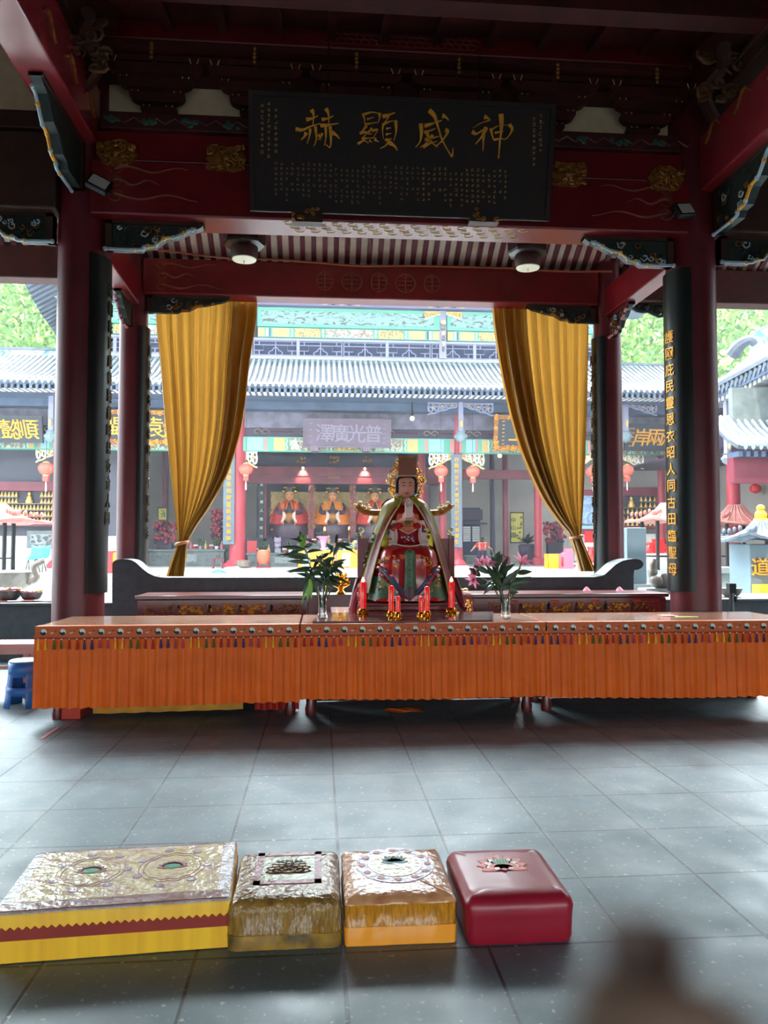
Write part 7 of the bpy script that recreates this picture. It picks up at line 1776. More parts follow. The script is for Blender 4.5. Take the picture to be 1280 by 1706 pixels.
# dark potted plant and red flowers
c = W(880, 935, 33.2); t = thing('dark_urn', 'dark urn with shadowy plant left of the red inner column', 'urn', Vector((c.x, 33.2, FZ)))
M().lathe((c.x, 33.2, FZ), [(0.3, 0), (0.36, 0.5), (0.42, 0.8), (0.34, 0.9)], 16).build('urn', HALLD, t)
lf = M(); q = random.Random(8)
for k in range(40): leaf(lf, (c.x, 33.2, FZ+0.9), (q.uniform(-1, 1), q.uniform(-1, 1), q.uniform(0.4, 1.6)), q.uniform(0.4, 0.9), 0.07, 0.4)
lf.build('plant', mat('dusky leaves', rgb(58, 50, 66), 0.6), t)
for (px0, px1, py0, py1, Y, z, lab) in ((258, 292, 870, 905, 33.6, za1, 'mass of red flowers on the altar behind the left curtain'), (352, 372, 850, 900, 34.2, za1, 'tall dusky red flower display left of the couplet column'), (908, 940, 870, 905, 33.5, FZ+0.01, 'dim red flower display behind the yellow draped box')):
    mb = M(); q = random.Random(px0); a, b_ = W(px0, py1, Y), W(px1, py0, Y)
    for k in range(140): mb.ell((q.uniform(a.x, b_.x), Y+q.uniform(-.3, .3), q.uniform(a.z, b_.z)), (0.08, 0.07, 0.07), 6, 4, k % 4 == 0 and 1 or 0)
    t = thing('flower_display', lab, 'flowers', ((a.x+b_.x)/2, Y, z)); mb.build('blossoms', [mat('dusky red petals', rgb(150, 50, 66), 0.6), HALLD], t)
    M().box(a.x+0.1, b_.x-0.1, Y-0.15, Y+0.15, z if z > FZ+.3 else FZ, a.z+0.2).build('planter', HALLD, t, smooth=False)
clothed_table(914, 932, 923, 954, 27.6, YEL, 'small table under yellow pleated cloth right of the lilies', 0.5)
a, b_ = W(936, 955, 27.2), W(956, 914, 27.2); t = thing('pink_donation_box', 'pink stepped donation box beside the yellow draped table', 'box', ((a.x+b_.x)/2, 27.6, FZ))
M().prism([(a.x, FZ), (b_.x, FZ), (b_.x, b_.z), (a.x+0.2, b_.z), (a.x+0.16, b_.z-0.12), (a.x, b_.z-0.2)], 27.2, 27.5).build('box_body', PINK, t, smooth=False); M().box(a.x-0.01, a.x+0.06, 27.17, 27.2, FZ+0.1, b_.z-0.3).build('hinge_strip', REDC, t, smooth=False)

# the sweeping person
py0 = 33.0; zf = FZ; c = W(803, 900, py0); x = c.x
t = thing('person', 'person in a red shirt and dark trousers bending to sweep with a long broom', 'person', (x, py0, zf))
me = bpy.data.meshes.new('body'); H_ = W(803, 897, py0).z-zf
J = {'hip': (0, 0, 0.52), 'waist': (0, 0.0, 0.60), 'chest': (-0.01, -0.04, 0.76), 'neck': (0.0, -0.06, 0.86), 'head': (0.0, -0.07, 0.90), 'crown': (0.0, -0.07, 0.985)}
V = []; E = []; R = []
def vv(p, r): V.append((x+p[0]*1.0, py0+p[1], zf+p[2]*H_)); R.append(r); return len(V)-1
hip = vv((0, 0, .52), .14); wa = vv((0, 0, .6), .135); ch = vv((-.01, -.05, .76), .165); nk = vv((0, -.08, .855), .065); hd = vv((0, -.1, .91), .095); tp = vv((0, -.1, .965), .075)
E += [(hip, wa), (wa, ch), (ch, nk), (nk, hd), (hd, tp)]
for s in (-1, 1):
    sh = vv((s*.2, -.05, .8), .07); el = vv((s*.34 if s < 0 else .3, -.05, .66), .05); wr = vv((s*.45 if s < 0 else .36, -.14, .57 if s < 0 else .63), .036); ha = vv((s*.5 if s < 0 else .38, -.18, .54 if s < 0 else .60), .032)
    E += [(ch, sh), (sh, el), (el, wr), (wr, ha)]
    for k in range(4): f = vv((s*.5+s*.03 if s < 0 else .40, -.19-.012*k, .515-.004*k if s < 0 else .585), .011); E.append((ha, f))
    th_ = vv((s*.46 if s < 0 else .36, -.2, .53 if s < 0 else .60), .012); E.append((ha, th_))
    kn = vv((s*.13, -.06, .28), .085); lg = vv((s*.09, 0, .5), .11); an = vv((s*.14, .02, .045), .05); ft = vv((s*.15, -.12, .025), .04)
    E += [(hip, lg), (lg, kn), (kn, an), (an, ft)]
org = wloc(t); me.from_pydata([(a-org.x, b-org.y, c_-org.z) for a, b, c_ in V], E, []); me.materials.append(SKIN)
bo = bpy.data.objects.new('body', me); col.objects.link(bo); bo.parent = t; WL[bo.name] = org
sk = bo.modifiers.new('skin', 'SKIN'); bo.modifiers.new('sub', 'SUBSURF').levels = 1; bo.modifiers['sub'].render_levels = 1
for i, r in enumerate(R): bo.data.skin_vertices[0].data[i].radius = (r, r)
bo.data.skin_vertices[0].data[0].use_root = True
fc = Vector((x, py0-.1, zf+.915*H_))
M().ell(fc+Vector((0, 0.015, 0.03)), (0.105, 0.115, 0.115), 12, 9).build('hair', HAIR, t)
mb = M().ell(fc+Vector((0, -0.1, -0.01)), (0.016, 0.025, 0.025), 6, 5)
for s in (-1, 1): mb.ell(fc+Vector((s*0.1, -0.01, 0)), (0.015, 0.025, 0.035), 6, 5).ell(fc+Vector((s*0.035, -0.095, 0.01)), (0.012, 0.008, 0.006), 6, 4, 1)
mb.ell(fc+Vector((0, -0.09, -0.05)), (0.025, 0.01, 0.006), 6, 4, 1).build('face', [SKIN, mat('facial features', rgb(90, 50, 46), 0.6)], t)
mb = M().lathe((x, py0-0.01, zf+.56*H_), [(0.165, 0), (0.175, .1*H_), (0.2, .2*H_), (0.19, .26*H_), (0.08, .30*H_)], 18, sy=0.75)
for s in (-1, 1): mb.tube([(x+s*.17, py0-.05, zf+.81*H_), (x+s*.27, py0-.05, zf+.71*H_)], [0.09, 0.08], 10)
mb.build('shirt', SHIRT, t)
mb = M().lathe((x, py0, zf+.46*H_), [(0.15, 0), (0.17, .06*H_), (0.165, .12*H_)], 16, sy=0.8)
for s in (-1, 1): mb.tube([(x+s*.085, py0, zf+.52*H_), (x+s*.13, py0-.06, zf+.28*H_), (x+s*.14, py0+.02, zf+.05*H_)], [0.125, 0.1, 0.075], 12)
mb.build('trousers', TROU, t)
mb = M()
for s in (-1, 1): mb.ell((x+s*.145, py0-.07, zf+0.05), (0.055, 0.13, 0.05), 8, 6)
mb.build('shoes', BLK, t)
a, b_ = Vector((x+0.30, py0-0.2, zf+0.70*H_)), Vector((x+0.62, py0-0.35, zf+0.06))
bt = thing('broom', 'long grey handled broom held by the person in red', 'broom', b_)
M().tube([a+(a-b_)*0.25, b_], 0.02, 7).build('handle', BRONZE, bt); M().prism([(b_.x-0.14, zf), (b_.x+0.2, zf), (b_.x+0.08, zf+0.2), (b_.x-0.03, zf+0.2)], b_.y-0.05, b_.y+0.05).build('bristles', mat('straw', rgb(160, 140, 90), 0.8), bt, smooth=False)

# ------------------------------------------------------------------ the wings: figurine shelves, white walls, notices
FIG = mat('gilt figurine', rgb(230, 184, 100), 0.35, metal=0.3)
def figurine(c, s, label, group, first=[None]):
    if first[0] is None:
        t = thing('gilt_figurine', label, 'figurine', c, group); first[0] = t
        M().lathe(c, [(0.09, 0), (0.1, 0.05), (0.06, 0.13), (0.065, 0.16), (0.03, 0.21)], 10).ell(Vector(c)+Vector((0, 0, 0.25)), (0.042, 0.042, 0.055), 8, 6).build('figure', FIG, t)
        return t
    return dup(first[0], c, label, group, sc_=s)
def figure_shelf(px0, px1, py0, py1, Y, cols, rows, label, group, big_px):
    a, b_ = W(px0, py1, Y), W(px1, py0, Y); t = thing('figurine_shelf', label, 'display shelf', ((a.x+b_.x)/2, Y+0.2, a.z))
    M().box(a.x, b_.x, Y+0.25, Y+0.3, a.z, b_.z).build('back_panel', mat('dark shelf back', rgb(60, 56, 66), 0.6), t, smooth=False)
    fr = M()
    for (p, q_, r, s) in ((a.x-.25, b_.x+.25, a.z-.1, a.z), (a.x-.25, b_.x+.25, b_.z, b_.z+.35), (a.x-.3, a.x, a.z-.1, b_.z+.35), (b_.x, b_.x+.3, a.z-.1, b_.z+.35)): fr.box(p, q_, Y, Y+0.32, r, s)
    fr.build('frame', PURP, t, smooth=False)
    bx = W(big_px, py0, Y).x
    for j in range(rows):
        z = a.z+(b_.z-a.z)*j/rows; sb = M()
        if j == rows-1: sb.box(a.x, bx-.4, Y+0.02, Y+0.25, z, z+0.03).box(bx+.4, b_.x, Y+0.02, Y+0.25, z, z+0.03)
        else: sb.box(a.x, b_.x, Y+0.02, Y+0.25, z, z+0.03)
        sb.build('shelf_board', BRONZE, t, smooth=False)
    n = 0; top2 = a.z+(b_.z-a.z)*(rows-2)/rows
    sc0 = (b_.z-a.z)/rows*0.75/0.3
    for j in range(rows):
        z = a.z+(b_.z-a.z)*j/rows+0.03
        for i in range(cols):
            X = a.x+(b_.x-a.x)*(i+0.5)/cols
            if j >= rows-2 and abs(X-bx) < 0.42: continue
            figurine((X, Y+0.13, z), sc0, 'small gilt figurine, one of the identical rows on the '+group, group)
    r = dup(bpy.data.objects[FIRSTFIG[0]] if FIRSTFIG else first_fig(), (bx, Y+0.13, top2+0.03), 'larger gilt figure amid the top rows of the '+group, None, sc_=sc0*2.3)
    if 'group' in r: del r['group']
FIRSTFIG = []
def first_fig(): return [o for o in bpy.data.objects if o.name.startswith('gilt_figurine') and o.parent is None][0]
YF = 31.0
figurine((W(1040, 840, YF).x, 37.0, 3.0), 1, 'x', 'x')     # prototype, reused below
figure_shelf(1030, 1097, 826, 877, YF, 9, 5, 'maroon framed shelf of small gilt figurines right of the slim right pillar', 'right figurine shelf', 1054)
figure_shelf(-40, 95, 818, 872, YF, 22, 5, 'maroon framed shelf of small gilt figurines at the left edge', 'left figurine shelf', 47)
p_ = first_fig()
pr = [o for o in bpy.data.objects if o.parent is None and o.get('label') == 'x'][0]
for ch_ in list(pr.children): bpy.data.objects.remove(ch_)
bpy.data.objects.remove(pr)
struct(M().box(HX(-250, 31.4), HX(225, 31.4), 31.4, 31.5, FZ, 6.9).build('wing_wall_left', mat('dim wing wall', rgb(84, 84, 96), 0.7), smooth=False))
struct(M().box(HX(-250, 31.2), HX(225, 31.2), 31.25, 31.4, FZ, W(0, 893, 31.3).z).build('white_dado_left', WHITE, smooth=False))
struct(M().box(HX(945, 31.6), HX(1190, 31.6), 31.6, 31.7, FZ, 6.9).build('wing_wall_right', HWALL, smooth=False))
struct(M().box(HX(960, 31.3), HX(1190, 31.3), 31.3, 31.6, FZ, W(0, 888, 31.3).z).build('white_dado_right', WHITE, smooth=False))
inner_col(1103, 13, 30.8, PCOL, 'red column inside the right wing beside the figurine shelf')
a, b_ = W(43, 913, 31.1), W(100, 884, 31.1)
t = thing('relief_panel', 'grey framed stone relief panel on the white wall at left', 'relief panel', ((a.x+b_.x)/2, 31.2, a.z))
M().box(a.x, b_.x, 31.15, 31.25, a.z, b_.z).build('frame', SG, t, smooth=False, bevel=0.02); M().box(a.x+.15, b_.x-.15, 31.13, 31.16, a.z+.14, b_.z-.14).build('field', STONEL, t, smooth=False)
scrolls(M(), a.x+.2, b_.x-.2, a.z+.18, b_.z-.18, 31.12, 14, 0.02, 5).build('relief', SG, t)
# notice board with photograph in the gap by the slim right pillar
a, b_ = W(966, 878, 30.4), W(992, 826, 30.4); t = thing('notice_board', 'maroon framed notice board with bluish photo beside the slim right pillar', 'notice board', ((a.x+b_.x)/2, 30.4, a.z))
M().box(a.x-.15, b_.x+.5, 30.4, 30.5, a.z-.3, b_.z+.25).box(a.x-.12, a.x-.04, 30.42, 30.5, FZ, a.z-.3).box(b_.x+.35, b_.x+.43, 30.42, 30.5, FZ, a.z-.3).build('frame', PURP, t, smooth=False); M().box(a.x, b_.x+.3, 30.37, 30.4, a.z+.1, b_.z).build('photo', two_tone('bluish photograph', rgb(150, 190, 226), rgb(110, 112, 140), 2.5, 0.5, soft=0.2, c3=rgb(150, 70, 90)), t, smooth=False)
M().box(a.x, b_.x+.3, 30.36, 30.4, a.z-.08, a.z+.06).build('caption_strip', LBLUE, t, smooth=False)
a, b_ = W(975, 905, 29.5), W(998, 885, 29.5); tag(M().box(a.x, b_.x, 29.5, 29.55, a.z, b_.z).box(a.x, b_.x, 29.49, 29.5, a.z-.12, a.z+.02, 1).tube([(a.x+.1, 29.53, FZ), (a.x+.1, 29.53, a.z)], .03, 6, 1).tube([(b_.x-.1, 29.53, FZ), (b_.x-.1, 29.53, a.z)], .03, 6, 1).build('red_banner', [REDC, PAPER], smooth=False), 'red and white banner stand behind the slim right pillar', 'banner')
for px, py0_, py1_, lab in ((985, 912, 937, 'red incense jar in the gap left of the slim right pillar'), (1042, 915, 945, 'red incense jar between slim right pillar and grey slab'), (1081, 906, 922, 'short red jar right of the grey slab'), (1098, 898, 922, 'tall red carton right of the grey slab'), (1115, 912, 926, 'small red jar beside the thick right pillar')):
    a = W(px, py1_, 26.0); h = W(px, py0_, 26.0).z-a.z; a.z = W(px, 938 if px < 1060 else 922, 25.8).z
    if 'carton' in lab: o = M().box(a.x-.16, a.x+.16, 25.9, 26.2, a.z, a.z+h).build('red_carton', REDC, smooth=False, bevel=.01); tag(o, lab, 'carton')
    else:
        t = thing('red_jar', lab, 'jar', a); M().lathe(a, [(.1, 0), (.15, h*.15), (.16, h*.6), (.1, h*.85), (.13, h)], 14).build('jar_body', REDC, t); M().lathe(a, [(.13, h), (.12, h+.03), (.02, h+.05)], 12).build('lid', REDC, t)
# white offering tables the jars stand on
for px0, px1, py, lab in ((966, 1052, 938, 'white clothed table with red jars beside the slim right pillar'), (1070, 1122, 922, 'white table with red cartons right of the grey slab')):
    a, b_ = W(px0, py, 25.8), W(px1, py, 25.8); t = thing('white_table', lab, 'table', ((a.x+b_.x)/2, 26.1, FZ)); M().box(a.x, b_.x, 25.75, 26.4, a.z-.06, a.z).build('table_top', PINKW, t, smooth=False)
    M().box(a.x+.05, b_.x-.05, 25.85, 26.35, FZ, a.z-.06).build('cloth_sides', WHITE, t, smooth=False)
# grey stone slab standing in the courtyard
a, b_ = W(1046, 985, 13.6), W(1077, 879, 13.6); t = thing('grey_slab', 'tall plain blue grey slab standing beyond the right end of the stone bench', 'slab', ((a.x+b_.x)/2, 13.8, 0))
M().box(a.x, b_.x, 13.6, 13.75, 0.9, b_.z).build('panel', SLATE, t, smooth=False, bevel=.01); M().box(a.x-.1, b_.x+.1, 13.5, 13.9, 0, 0.9).build('plinth', STONEL, t, smooth=False)

# incense burners with pink roofs, seen in both outer gaps
def burner_roof(mb, c, rx, h, m=0, curl=0.35):
    n = 24
    prof = [(0.15, 1.0), (0.35, 0.62), (0.65, 0.3), (0.95, 0.16), (1.05, 0.2)]
    vs = []
    for r, z in prof:
        for j in range(n):
            a = 2*PI*j/n; k = 1+0.14*abs(math.cos(2*a))**3*r; up = curl*max(0, abs(math.sin(2*a)))**4*(r**3)*0.35
            vs.append((c[0]+rx*r*k*math.cos(a), c[1]+rx*r*k*math.sin(a), c[2]+h*(z+up)))
    fs = [(i*n+j, i*n+(j+1) % n, (i+1)*n+(j+1) % n, (i+1)*n+j) for i in range(4) for j in range(n)]+[tuple(range(n))]
    vs2 = [(x_, y_, z_-0.05) for x_, y_, z_ in vs[4*n:]]; k0 = len(vs); vs += vs2; fs.append(tuple(range(k0+n-1, k0-1, -1))); fs += [(4*n+j, 4*n+(j+1) % n, k0+(j+1) % n, k0+j) for j in range(n)]
    mb.add(vs, fs, m)
    for j in range(n):
        a = 2*PI*j/n; mb.tube([vs[i*n+j] for i in range(5)], 0.022, 5, m)
    for s in range(4):
        a = PI/4+s*PI/2
        for i in range(5): mb.ell((c[0]+rx*(0.5+0.13*i)*math.cos(a), c[1]+rx*(0.5+0.13*i)*math.sin(a), c[2]+h*(0.55-0.06*i+0.05*(i > 2)*(i-2))+0.07), (0.045, 0.045, 0.07), 6, 5, m)
    return mb
def burner(px, py_eave, Y, rx, h, label, mats, legs=True, base_z=1.0, pr=.72):
    c = W(px, py_eave, Y); t = thing('incense_burner', label, 'incense burner', (c.x, Y, 0))
    burner_roof(M(), (c.x, Y, c.z), rx, h).build('tiled_roof', mats[0], t)
    for k in range(4):
        a = PI/4+k*PI/2; M().tube([(c.x+rx*pr*math.cos(a), Y+rx*pr*math.sin(a), base_z), (c.x+rx*pr*math.cos(a), Y+rx*pr*math.sin(a), c.z+h*.25)], 0.05, 8).build('post', mats[1], t)
    M().lathe((c.x, Y, 0), [(rx*pr*1.04, 0), (rx*pr*1.1, base_z*.4), (rx*pr*.85, base_z*.5), (rx*pr*1.15, base_z*.85), (rx*pr*1.3, base_z), (rx*.1, base_z+.02)], 20).build('basin', mats[2], t)
    rl = M()
    for k in range(4):
        a, b_ = PI/4+k*PI/2, PI/4+(k+1)*PI/2; rl.tube([(c.x+rx*pr*math.cos(a), Y+rx*pr*math.sin(a), base_z+.35), (c.x+rx*pr*math.cos(b_), Y+rx*pr*math.sin(b_), base_z+.35)], 0.02, 5)
    rl.build('rail', mats[1], t)
    return t
burner(1112, 876, 20.0, 0.95, 0.6, 'pink roofed incense burner half hidden by the thick right pillar', (TERRA, BLKM, STONEL), base_z=0.95)
burner(1226, 882, 23.0, 1.2, 0.75, 'pink roofed incense burner beyond the grey roofed furnace at right', (TERRA, BLKM, STONEL), base_z=0.9)
burner(-4, 877, 18.0, 0.98, 0.5, 'pink roofed incense burner at the left edge', (TERRA, BLKM, BRONZE), base_z=0.95, pr=.36)
# grey-roofed furnace with a large gold character
c = W(1262, 908, 15.0); t = thing('paper_furnace', 'blue grey furnace with curved roof and gold character at the right edge', 'furnace', (c.x+.1, 15.2, 0))
x0 = W(1250, 940, 14.9).x; fx_ = x0+0.5
M().box(x0, x0+1.0, 14.9, 15.7, 0.1, c.z+.02).build('furnace_body', SLATE, t, smooth=False, bevel=.02)
burner_roof(M(), (fx_-.02, 15.3, c.z), 0.82, 0.5, 0, 0.8).build('curved_roof', RT2, t)
M().ell((fx_-.02, 15.3, c.z+.60), (0.12, 0.12, 0.13), 12, 8).ell((fx_-.02, 15.3, c.z+.75), (0.085, 0.085, 0.08), 10, 7).ell((fx_-.02, 15.3, c.z+.5), (0.15, 0.15, 0.08), 12, 8).build('gilt_finial', YEL, t)
p = W(1267, 944, 14.88); M().text('道', (p.x, 14.89, p.z), (1, 0, 0), (0, 0, 1), 0.38, 0.03, 0, 0.01).build('gold_character', GOLD, t, smooth=False)
p = W(1268, 990, 14.88); M().box(p.x-.18, p.x+.4, 14.6, 14.88, 0.4, p.z+.2).build('gilt_hearth', YEL, t, smooth=False)
p = W(1214, 1050, 11.0); 
t = thing('black_post', 'thin black railing post before the furnace at right', 'post', (p.x, 10.9, 0)); pz_ = W(1214, 972, 10.9).z
M().tube([(p.x, 10.9, 0), (p.x, 10.9, pz_)], .035, 8).build('post', BLKM, t); M().box(p.x-.05, p.x+.05, 10.85, 10.95, pz_-.14, pz_).ell((p.x+.06, 10.9, pz_-.22), (.03, .03, .05), 6, 5).build('clamp_head', BLKM, t, smooth=False)
# stone trough, elephant figure and bowls on the low wall
c = W(1226, 1003, 11.7); zt_ = 0.8
def bowl_at(px, py, r, label, m, food=True, Y=11.6):
    c = W(px, py, Y); z = 0.801; t = thing('stone_bowl', label, 'bowl', (c.x, Y, z)); h = r*0.8
    M().lathe((c.x, Y, z), [(r*.5, 0), (r*.8, h*.35), (r, h*.95), (r*1.02, h), (r*.92, h), (r*.1, h*.75)], 18).build('bowl_body', m, t)
    if food:
        mb = M(); q = random.Random(px)
        for k in range(9): mb.tube([(c.x+q.uniform(-.6, .6)*r, Y+q.uniform(-.5, .5)*r, z+h), (c.x+q.uniform(-1, 1)*r, Y+q.uniform(-.8, .8)*r, z+h*1.15)], 0.02, 5, k % 3)
        mb.build('burnt_offerings', [PINK, YEL, ROSE], t)
bowl_at(14, 990, 0.19, 'dark bowl of offerings on the low wall at the far left edge', STONE)
bowl_at(52, 990, 0.155, 'dark bowl of offerings on the low wall beside the thick left pillar', STONE)
bowl_at(1218, 992, 0.17, 'plain dark bowl on the low wall right of the thick right pillar', BRONZE, False)
c = W(50, 1001, 11.4); mb = M(); q = random.Random(3)
for k in range(6): 
    x_ = c.x-.5+.18*k; mb.obox((x_, 11.42+q.uniform(-.05, .05), 0.806+.004*k), Vector((.16, .03, 0)), Vector((-.02, .06, 0)), Vector((0, 0, .003)), k % 2)
tag(mb.build('paper_scraps', [PAPER, mat('red scrap', rgb(200, 70, 66), 0.7)], smooth=False), 'white and red paper scraps strewn on the low wall at left', 'paper scraps')
t = thing('stone_animal', 'pale grey carved stone animal with raised trunk right of the grey slab', 'stone figure', (W(1095, 980, 12.6).x, 12.6, 0)); c = W(1100, 972, 12.6)
mb = M().tube(spline([(c.x+.25, 12.6, c.z), (c.x, 12.6, c.z+.02), (c.x-.13, 12.55, c.z+.12), (c.x-.16, 12.5, c.z+.3), (c.x-.13, 12.5, c.z+.4)], 6), [.13]*6+[.12]*5+[.08]*5+[.055]*5+[.05]*4, 10).ell((c.x-.1, 12.5, c.z+.06), (.12, .1, .1), 10, 8).ell((c.x+.02, 12.45, c.z+.1), (.08, .03, .09), 8, 6)
mb.build('animal_body', BRONZE, t); M().box(c.x-.3, c.x+.5, 12.45, 12.8, 0, c.z-.08).build('plinth', STONEL, t, smooth=False)
t = thing('bronze_tripod', 'grey bronze censer with curled handle at the far left', 'censer', (W(15, 960, 14.5).x, 14.5, 0)); c = W(12, 962, 14.5)
M().lathe((c.x, 14.5, 0), [(.3, 0), (.3, .5), (.2, .7), (.42, c.z-.1), (.45, c.z+.1), (.4, c.z+.12)], 18).build('censer_body', BRONZE, t)
M().tube(spline([(c.x+.4, 14.4, c.z-.1), (c.x+.55, 14.4, c.z), (c.x+.5, 14.4, c.z+.2), (c.x+.68, 14.4, c.z+.3)], 6), .055, 8).build('curled_handle', BRONZE, t)
# stone trough at right below the burner
c = W(1228, 962, 18); tag(M().box(c.x-.8, c.x+.8, 17.8, 18.4, 0, c.z+.1).box(c.x-.9, c.x+.9, 17.7, 18.5, c.z+.1, c.z+.25).build('stone_trough', SG, smooth=False, bevel=.02), 'long grey stone trough below the right pink roofed burner', 'trough')
# blue chairs
for px, lab in ((54, 'blue shell chair, nearer the left edge of the pair'), (65, 'blue shell chair nearest the thick left pillar')):
    yc = 25.6 if px > 60 else 24.9
    c = W(px, 955, yc); x_, y_, z_ = c.x, yc, FZ
    t = thing('shell_chair', lab, 'chair', (x_, y_, z_), 'blue shell chairs on the terrace')
    M().grid(lambda u, v: (x_-.2+.4*u+(.10*v if v > .5 else 0), y_-.2+.38*min(1, v*2), z_+.42+(0.0 if v < .5 else (v-.5)*.8)+.03*math.cos(2*PI*u)), 9, 11).build('seat_shell', SEATB, t, solid=.015)
    for sx_ in (-1, 1): M().tube([(x_+sx_*.16, y_-.18, z_), (x_+sx_*.12, y_, z_+.42), (x_+sx_*.16, y_+.18, z_)], .014, 6).build('leg', BLKM, t)
struct(M().box(HX(-60, 25.5), HX(75, 25.5), 25.2, 25.26, W(0, 929, 25.2).z-.05, W(0, 929, 25.2).z).build('side_shelf', PINKW, smooth=False))
c = W(10, 925, 21); tag(M().lathe((c.x, 21, c.z-.6), [(.2, 0), (.2, .45), (.08, .55), (.08, .68)], 14).box(c.x-.3, c.x+.3, 20.8, 21.2, 0, c.z-.6, 1).build('water_bottle', [mat('pale blue bottle', rgb(190, 216, 226), 0.2), STONEL]), 'pale blue water bottle on a stand at the far left', 'bottle')
# red and orange draped stand in the narrow gap left of the slim pillar
a, b_ = W(178, 955, 24), W(198, 918, 24); tag(M().box(a.x, b_.x-.18, 24, 24.4, FZ, b_.z).box(b_.x-.18, b_.x+.3, 24.05, 24.4, FZ, b_.z-.05, 1).build('draped_stand', [REDC, YEL], smooth=False), 'red and yellow draped stand in the gap left of the slim left pillar', 'stand')

# ------------------------------------------------------------------ the right wing building
RX = 11.6
def side(a, y, z): return (y, a, z)      # run along Y, depth along X
ye0, ye1 = 16.5, 29.0
p1, p2 = W(1197, 652, 21.6), W(1280, 603, 17.7)
def wing(x, y, z): return (p1.x+(y-27.2)*1.0, x, z)
zz = p1.z
prof_w = [(27.2, 0), (28.0, .38), (28.9, .95), (29.7, 1.6)]
def wfn(x, y, z):
    up = 0.06*max(0, 21.6-x)**1.35
    return (p1.x-0.05*max(0, x-20)+(y-27.2), x, zz+z+up)
tiled_roof('right_wing_roof', 15.5, 23.9, prof_w, 0.22, fn=wfn, r=0.06, mats=(RT2, RTILED, STONEL))
mb = M(); n = 24
for i in range(n):
    x_ = 15.5+8.4*i/n; y_ = 15.5+8.4*(i+1)/n
    A = [wfn(v_, 29.7, d) for v_ in (x_, y_) for d in (1.5, 2.3)]; B = [Vector(p)+Vector((.3, 0, 0)) for p in A]
    mb.add(A+B, [(0, 1, 3, 2), (4, 6, 7, 5), (1, 5, 7, 3), (0, 2, 6, 4)], 0)
struct(mb.build('right_wing_ridge', RIDG, smooth=False))
struct(M().tube([wfn(x_, 29.85, 2.36) for x_ in [15.5+.7*i for i in range(13)]], .09, 6).build('right_wing_ridge_cap', RTILED))
mb = M(); e = Vector(W(1200, 588, 22)); 
mb.tube(spline([tuple(W(1222, 590, 20.5)), tuple(W(1234, 574, 20.2)), tuple(W(1250, 566, 20.0)), tuple(W(1258, 574, 20.0))], 6), [.2-.006*i for i in range(19)], 8)
tag(mb.build('ridge_tail', RTILED), 'dark curling ridge tail on the right wing roof', 'roof ornament')
mb = M(); scrolls(mb, W(1198, 600, 22).x, W(1212, 600, 22).x+.1, W(1200, 608, 22).z, W(1200, 586, 22).z, 22, 8, .035, 4); tag(mb.build('ridge_flower', GCREAM), 'cream carved flower ornament on the right wing roof end', 'roof ornament')
struct(M().add([wfn(x_, y_, z_) for x_ in (15.5, 23.9) for (y_, z_) in ((27.3, -.16), (30.5, .2), (30.5, 0), (27.3, -.4))], [(0, 1, 5, 4), (3, 7, 6, 2), (0, 4, 7, 3), (1, 2, 6, 5)]).build('right_wing_soffit', SOFF, smooth=False))
struct(M().box(p1.x+1.2, p1.x+1.5, 14, 23.9, zz-1.7, zz-.2).build('right_wing_beam', HALLD, smooth=False))
struct(M().box(p1.x+4, p1.x+4.2, 10, 31, 0, 7).build('right_wing_wall', HWALL, smooth=False))
struct(M().box(p1.x+.9, p1.x+4.2, 10, 31, zz-1.4, zz-1.3).build('right_wing_ceiling', HALLD, smooth=False))
for yy in (23.6, 19.6): struct(M().lathe((p1.x+1.5, yy, 0), [(.3, 0), (.3, .4), (.2, .45), (.2, zz-1.3)], 16).build('right_wing_column', PCOL))
# small lower roof at the far right
q1, q2 = W(1226, 742, 18.5), W(1290, 722, 18.5)
def lfn(x, y, z): return (q1.x+(x), q1.y+(y-27.2)*.8, q1.z+.02+z*.9)
tiled_roof('porch_roof', 0.05, 2.2, [(27.2, 0), (27.8, .25), (28.4, .6), (28.9, 1.0)], 0.2, fn=lfn, r=.05, mats=(RTILE, RTILED, SOFF))
struct(M().box(q1.x+.1, q1.x+2.2, q1.y+.3, q1.y+.6, q1.z-.9, q1.z-.15).build('porch_beam', PURP, smooth=False))
struct(M().box(q1.x+0.6, q1.x+3, q1.y+1.2, q1.y+1.4, q1.z+.3, q1.z+1.7).build('porch_gable', SG, smooth=False))

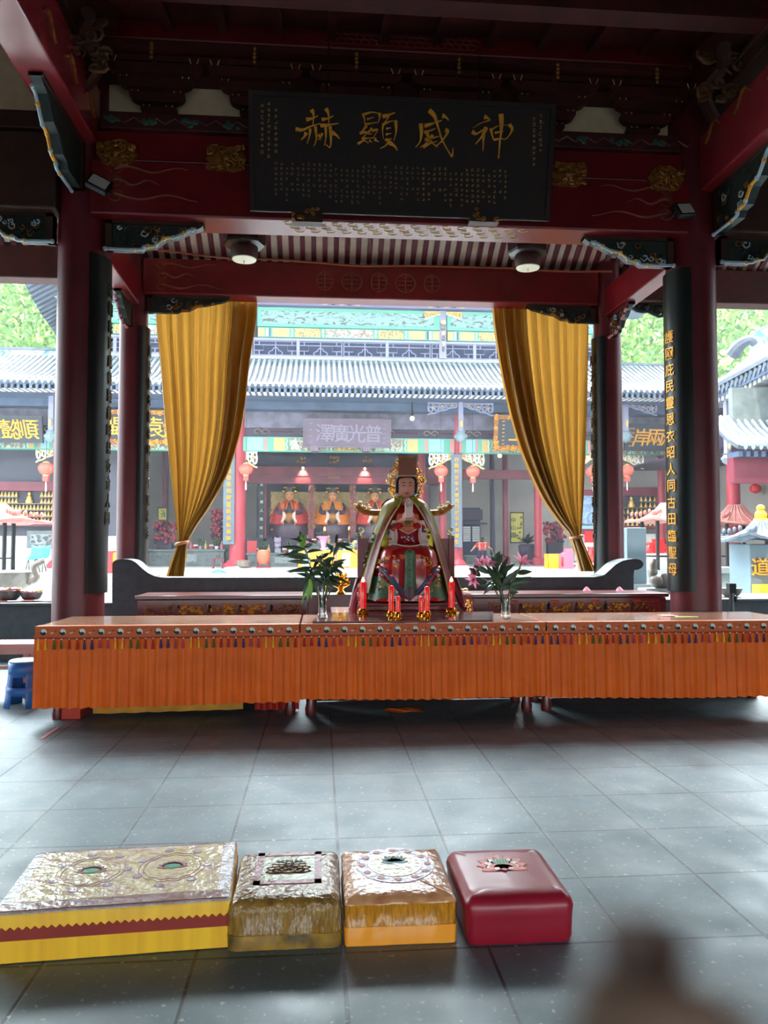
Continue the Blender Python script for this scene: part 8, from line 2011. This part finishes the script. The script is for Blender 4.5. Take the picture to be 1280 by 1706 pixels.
# ------------------------------------------------------------------ hillside with grass and bamboo
def hz(x, y):
    return 3.0+(y-44)*1.2+1.2*math.sin(x*.13+.4)+0.8*math.sin(x*.31+y*.2)
mb = M().grid(lambda u, v: (-45+115*u, 44+23*v, hz(-45+115*u, 44+23*v)), 60, 24)
struct(mb.build('hillside', mat('hill grass', rgb(80, 112, 52), 0.9, c2=rgb(110, 136, 66), scale=.6), angle=3.0))
q = random.Random(77); mb = M()
HG = [mat('bamboo light green', rgb(134, 170, 84), 0.6), mat('bamboo green', rgb(104, 144, 72), 0.6), mat('bush green', rgb(80, 118, 60), 0.6), mat('grass yellow green', rgb(170, 182, 112), 0.6)]
def blades(n, xr, yr, L, W_):
    for i in range(n):
        y = yr[0]+(yr[1]-yr[0])*q.random()**1.3; x = q.uniform(*xr)*y/50; z = hz(x, y)+q.uniform(0, 1.6)
        d = Vector((q.uniform(-1, 1), q.uniform(-1, .2), q.uniform(-.5, 1.2))).normalized(); l = L*q.uniform(.5, 1.3); s = d.cross(Vector((0, 1, .2))).normalized()*W_*q.uniform(.6, 1.2)
        p = Vector((x, y, z)); e1 = p+d*l*.5; e2 = p+d*l+Vector((0, 0, -.25*l))
        mb.add([p-s*.4, p+s*.4, e1+s, e1-s, e2], [(0, 1, 2, 3), (3, 2, 4)], q.choice((0, 0, 1, 1, 2, 3)))
blades(17000, (-22, -9), (46, 66), .8, .11)
blades(22000, (17, 35), (46, 66), .8, .12)
tag(mb.build('hillside_foliage', HG, smooth=False), 'bright green bamboo and grass covering the hillside', 'foliage', None, 'stuff')

# ------------------------------------------------------------------ incense haze over the courtyard
hm = bpy.data.materials.new('courtyard haze'); hm.use_nodes = True; hn = hm.node_tree; hn.nodes.remove(hn.nodes['Principled BSDF'])
hv = hn.nodes.new('ShaderNodeVolumeScatter'); hv.inputs['Color'].default_value = (0.86, 0.93, 1.0, 1); hv.inputs['Density'].default_value = 0.0016; hv.inputs['Anisotropy'].default_value = 0.2
hn.links.new(hv.outputs[0], hn.nodes['Material Output'].inputs['Volume'])
tag(M().box(-30, 40, 13.2, 37, -0.01, 16).build('haze', hm, smooth=False), 'thin bright incense haze filling the courtyard', 'haze', None, 'stuff')

# ------------------------------------------------------------------ fingertip of the person taking the photograph, close to the lens
def near(px, py, d): return CAM + ray(px, py).normalized()*d
fing = thing('person', 'blurred brown fingertip of the person holding the camera, low at the right', 'person', near(1130, 1990, 0.10))
fp = spline([tuple(near(1104, 1632, 0.085)), tuple(near(1104, 1680, 0.085)), tuple(near(1108, 1790, 0.087)), tuple(near(1120, 2010, 0.094)), tuple(near(1150, 2500, 0.115))], 8)
nr_ = len(fp)
fr_ = [0.0072*min(1, math.sqrt(max(0.03, 1-(1-min(1, i/8.0))**2)))+0.0022*(i/nr_)+0.0005*math.exp(-((i-19)/2.5)**2) for i in range(nr_)]
M().tube(fp, fr_, 16).build('finger', mat('backlight toned skin', rgb(112, 86, 70), 0.6, noise=0.08, scale=90), fing)  # skin colour lowered to carry the shade of its backlit side
nl = Vector(fp[4])+FW*0.0052; ax_ = (Vector(fp[2])-Vector(fp[9])).normalized(); sd_ = ax_.cross(FW).normalized()
M().grid(lambda u, v: Vector(nl)+ax_*(0.006*(v-.5))+sd_*(0.0085*(u-.5))+FW*(0.0012-0.005*(u-.5)**2*4*.4), 7, 7).build('fingernail', mat('nail', rgb(120, 92, 80), 0.4), fing, solid=0.0004)
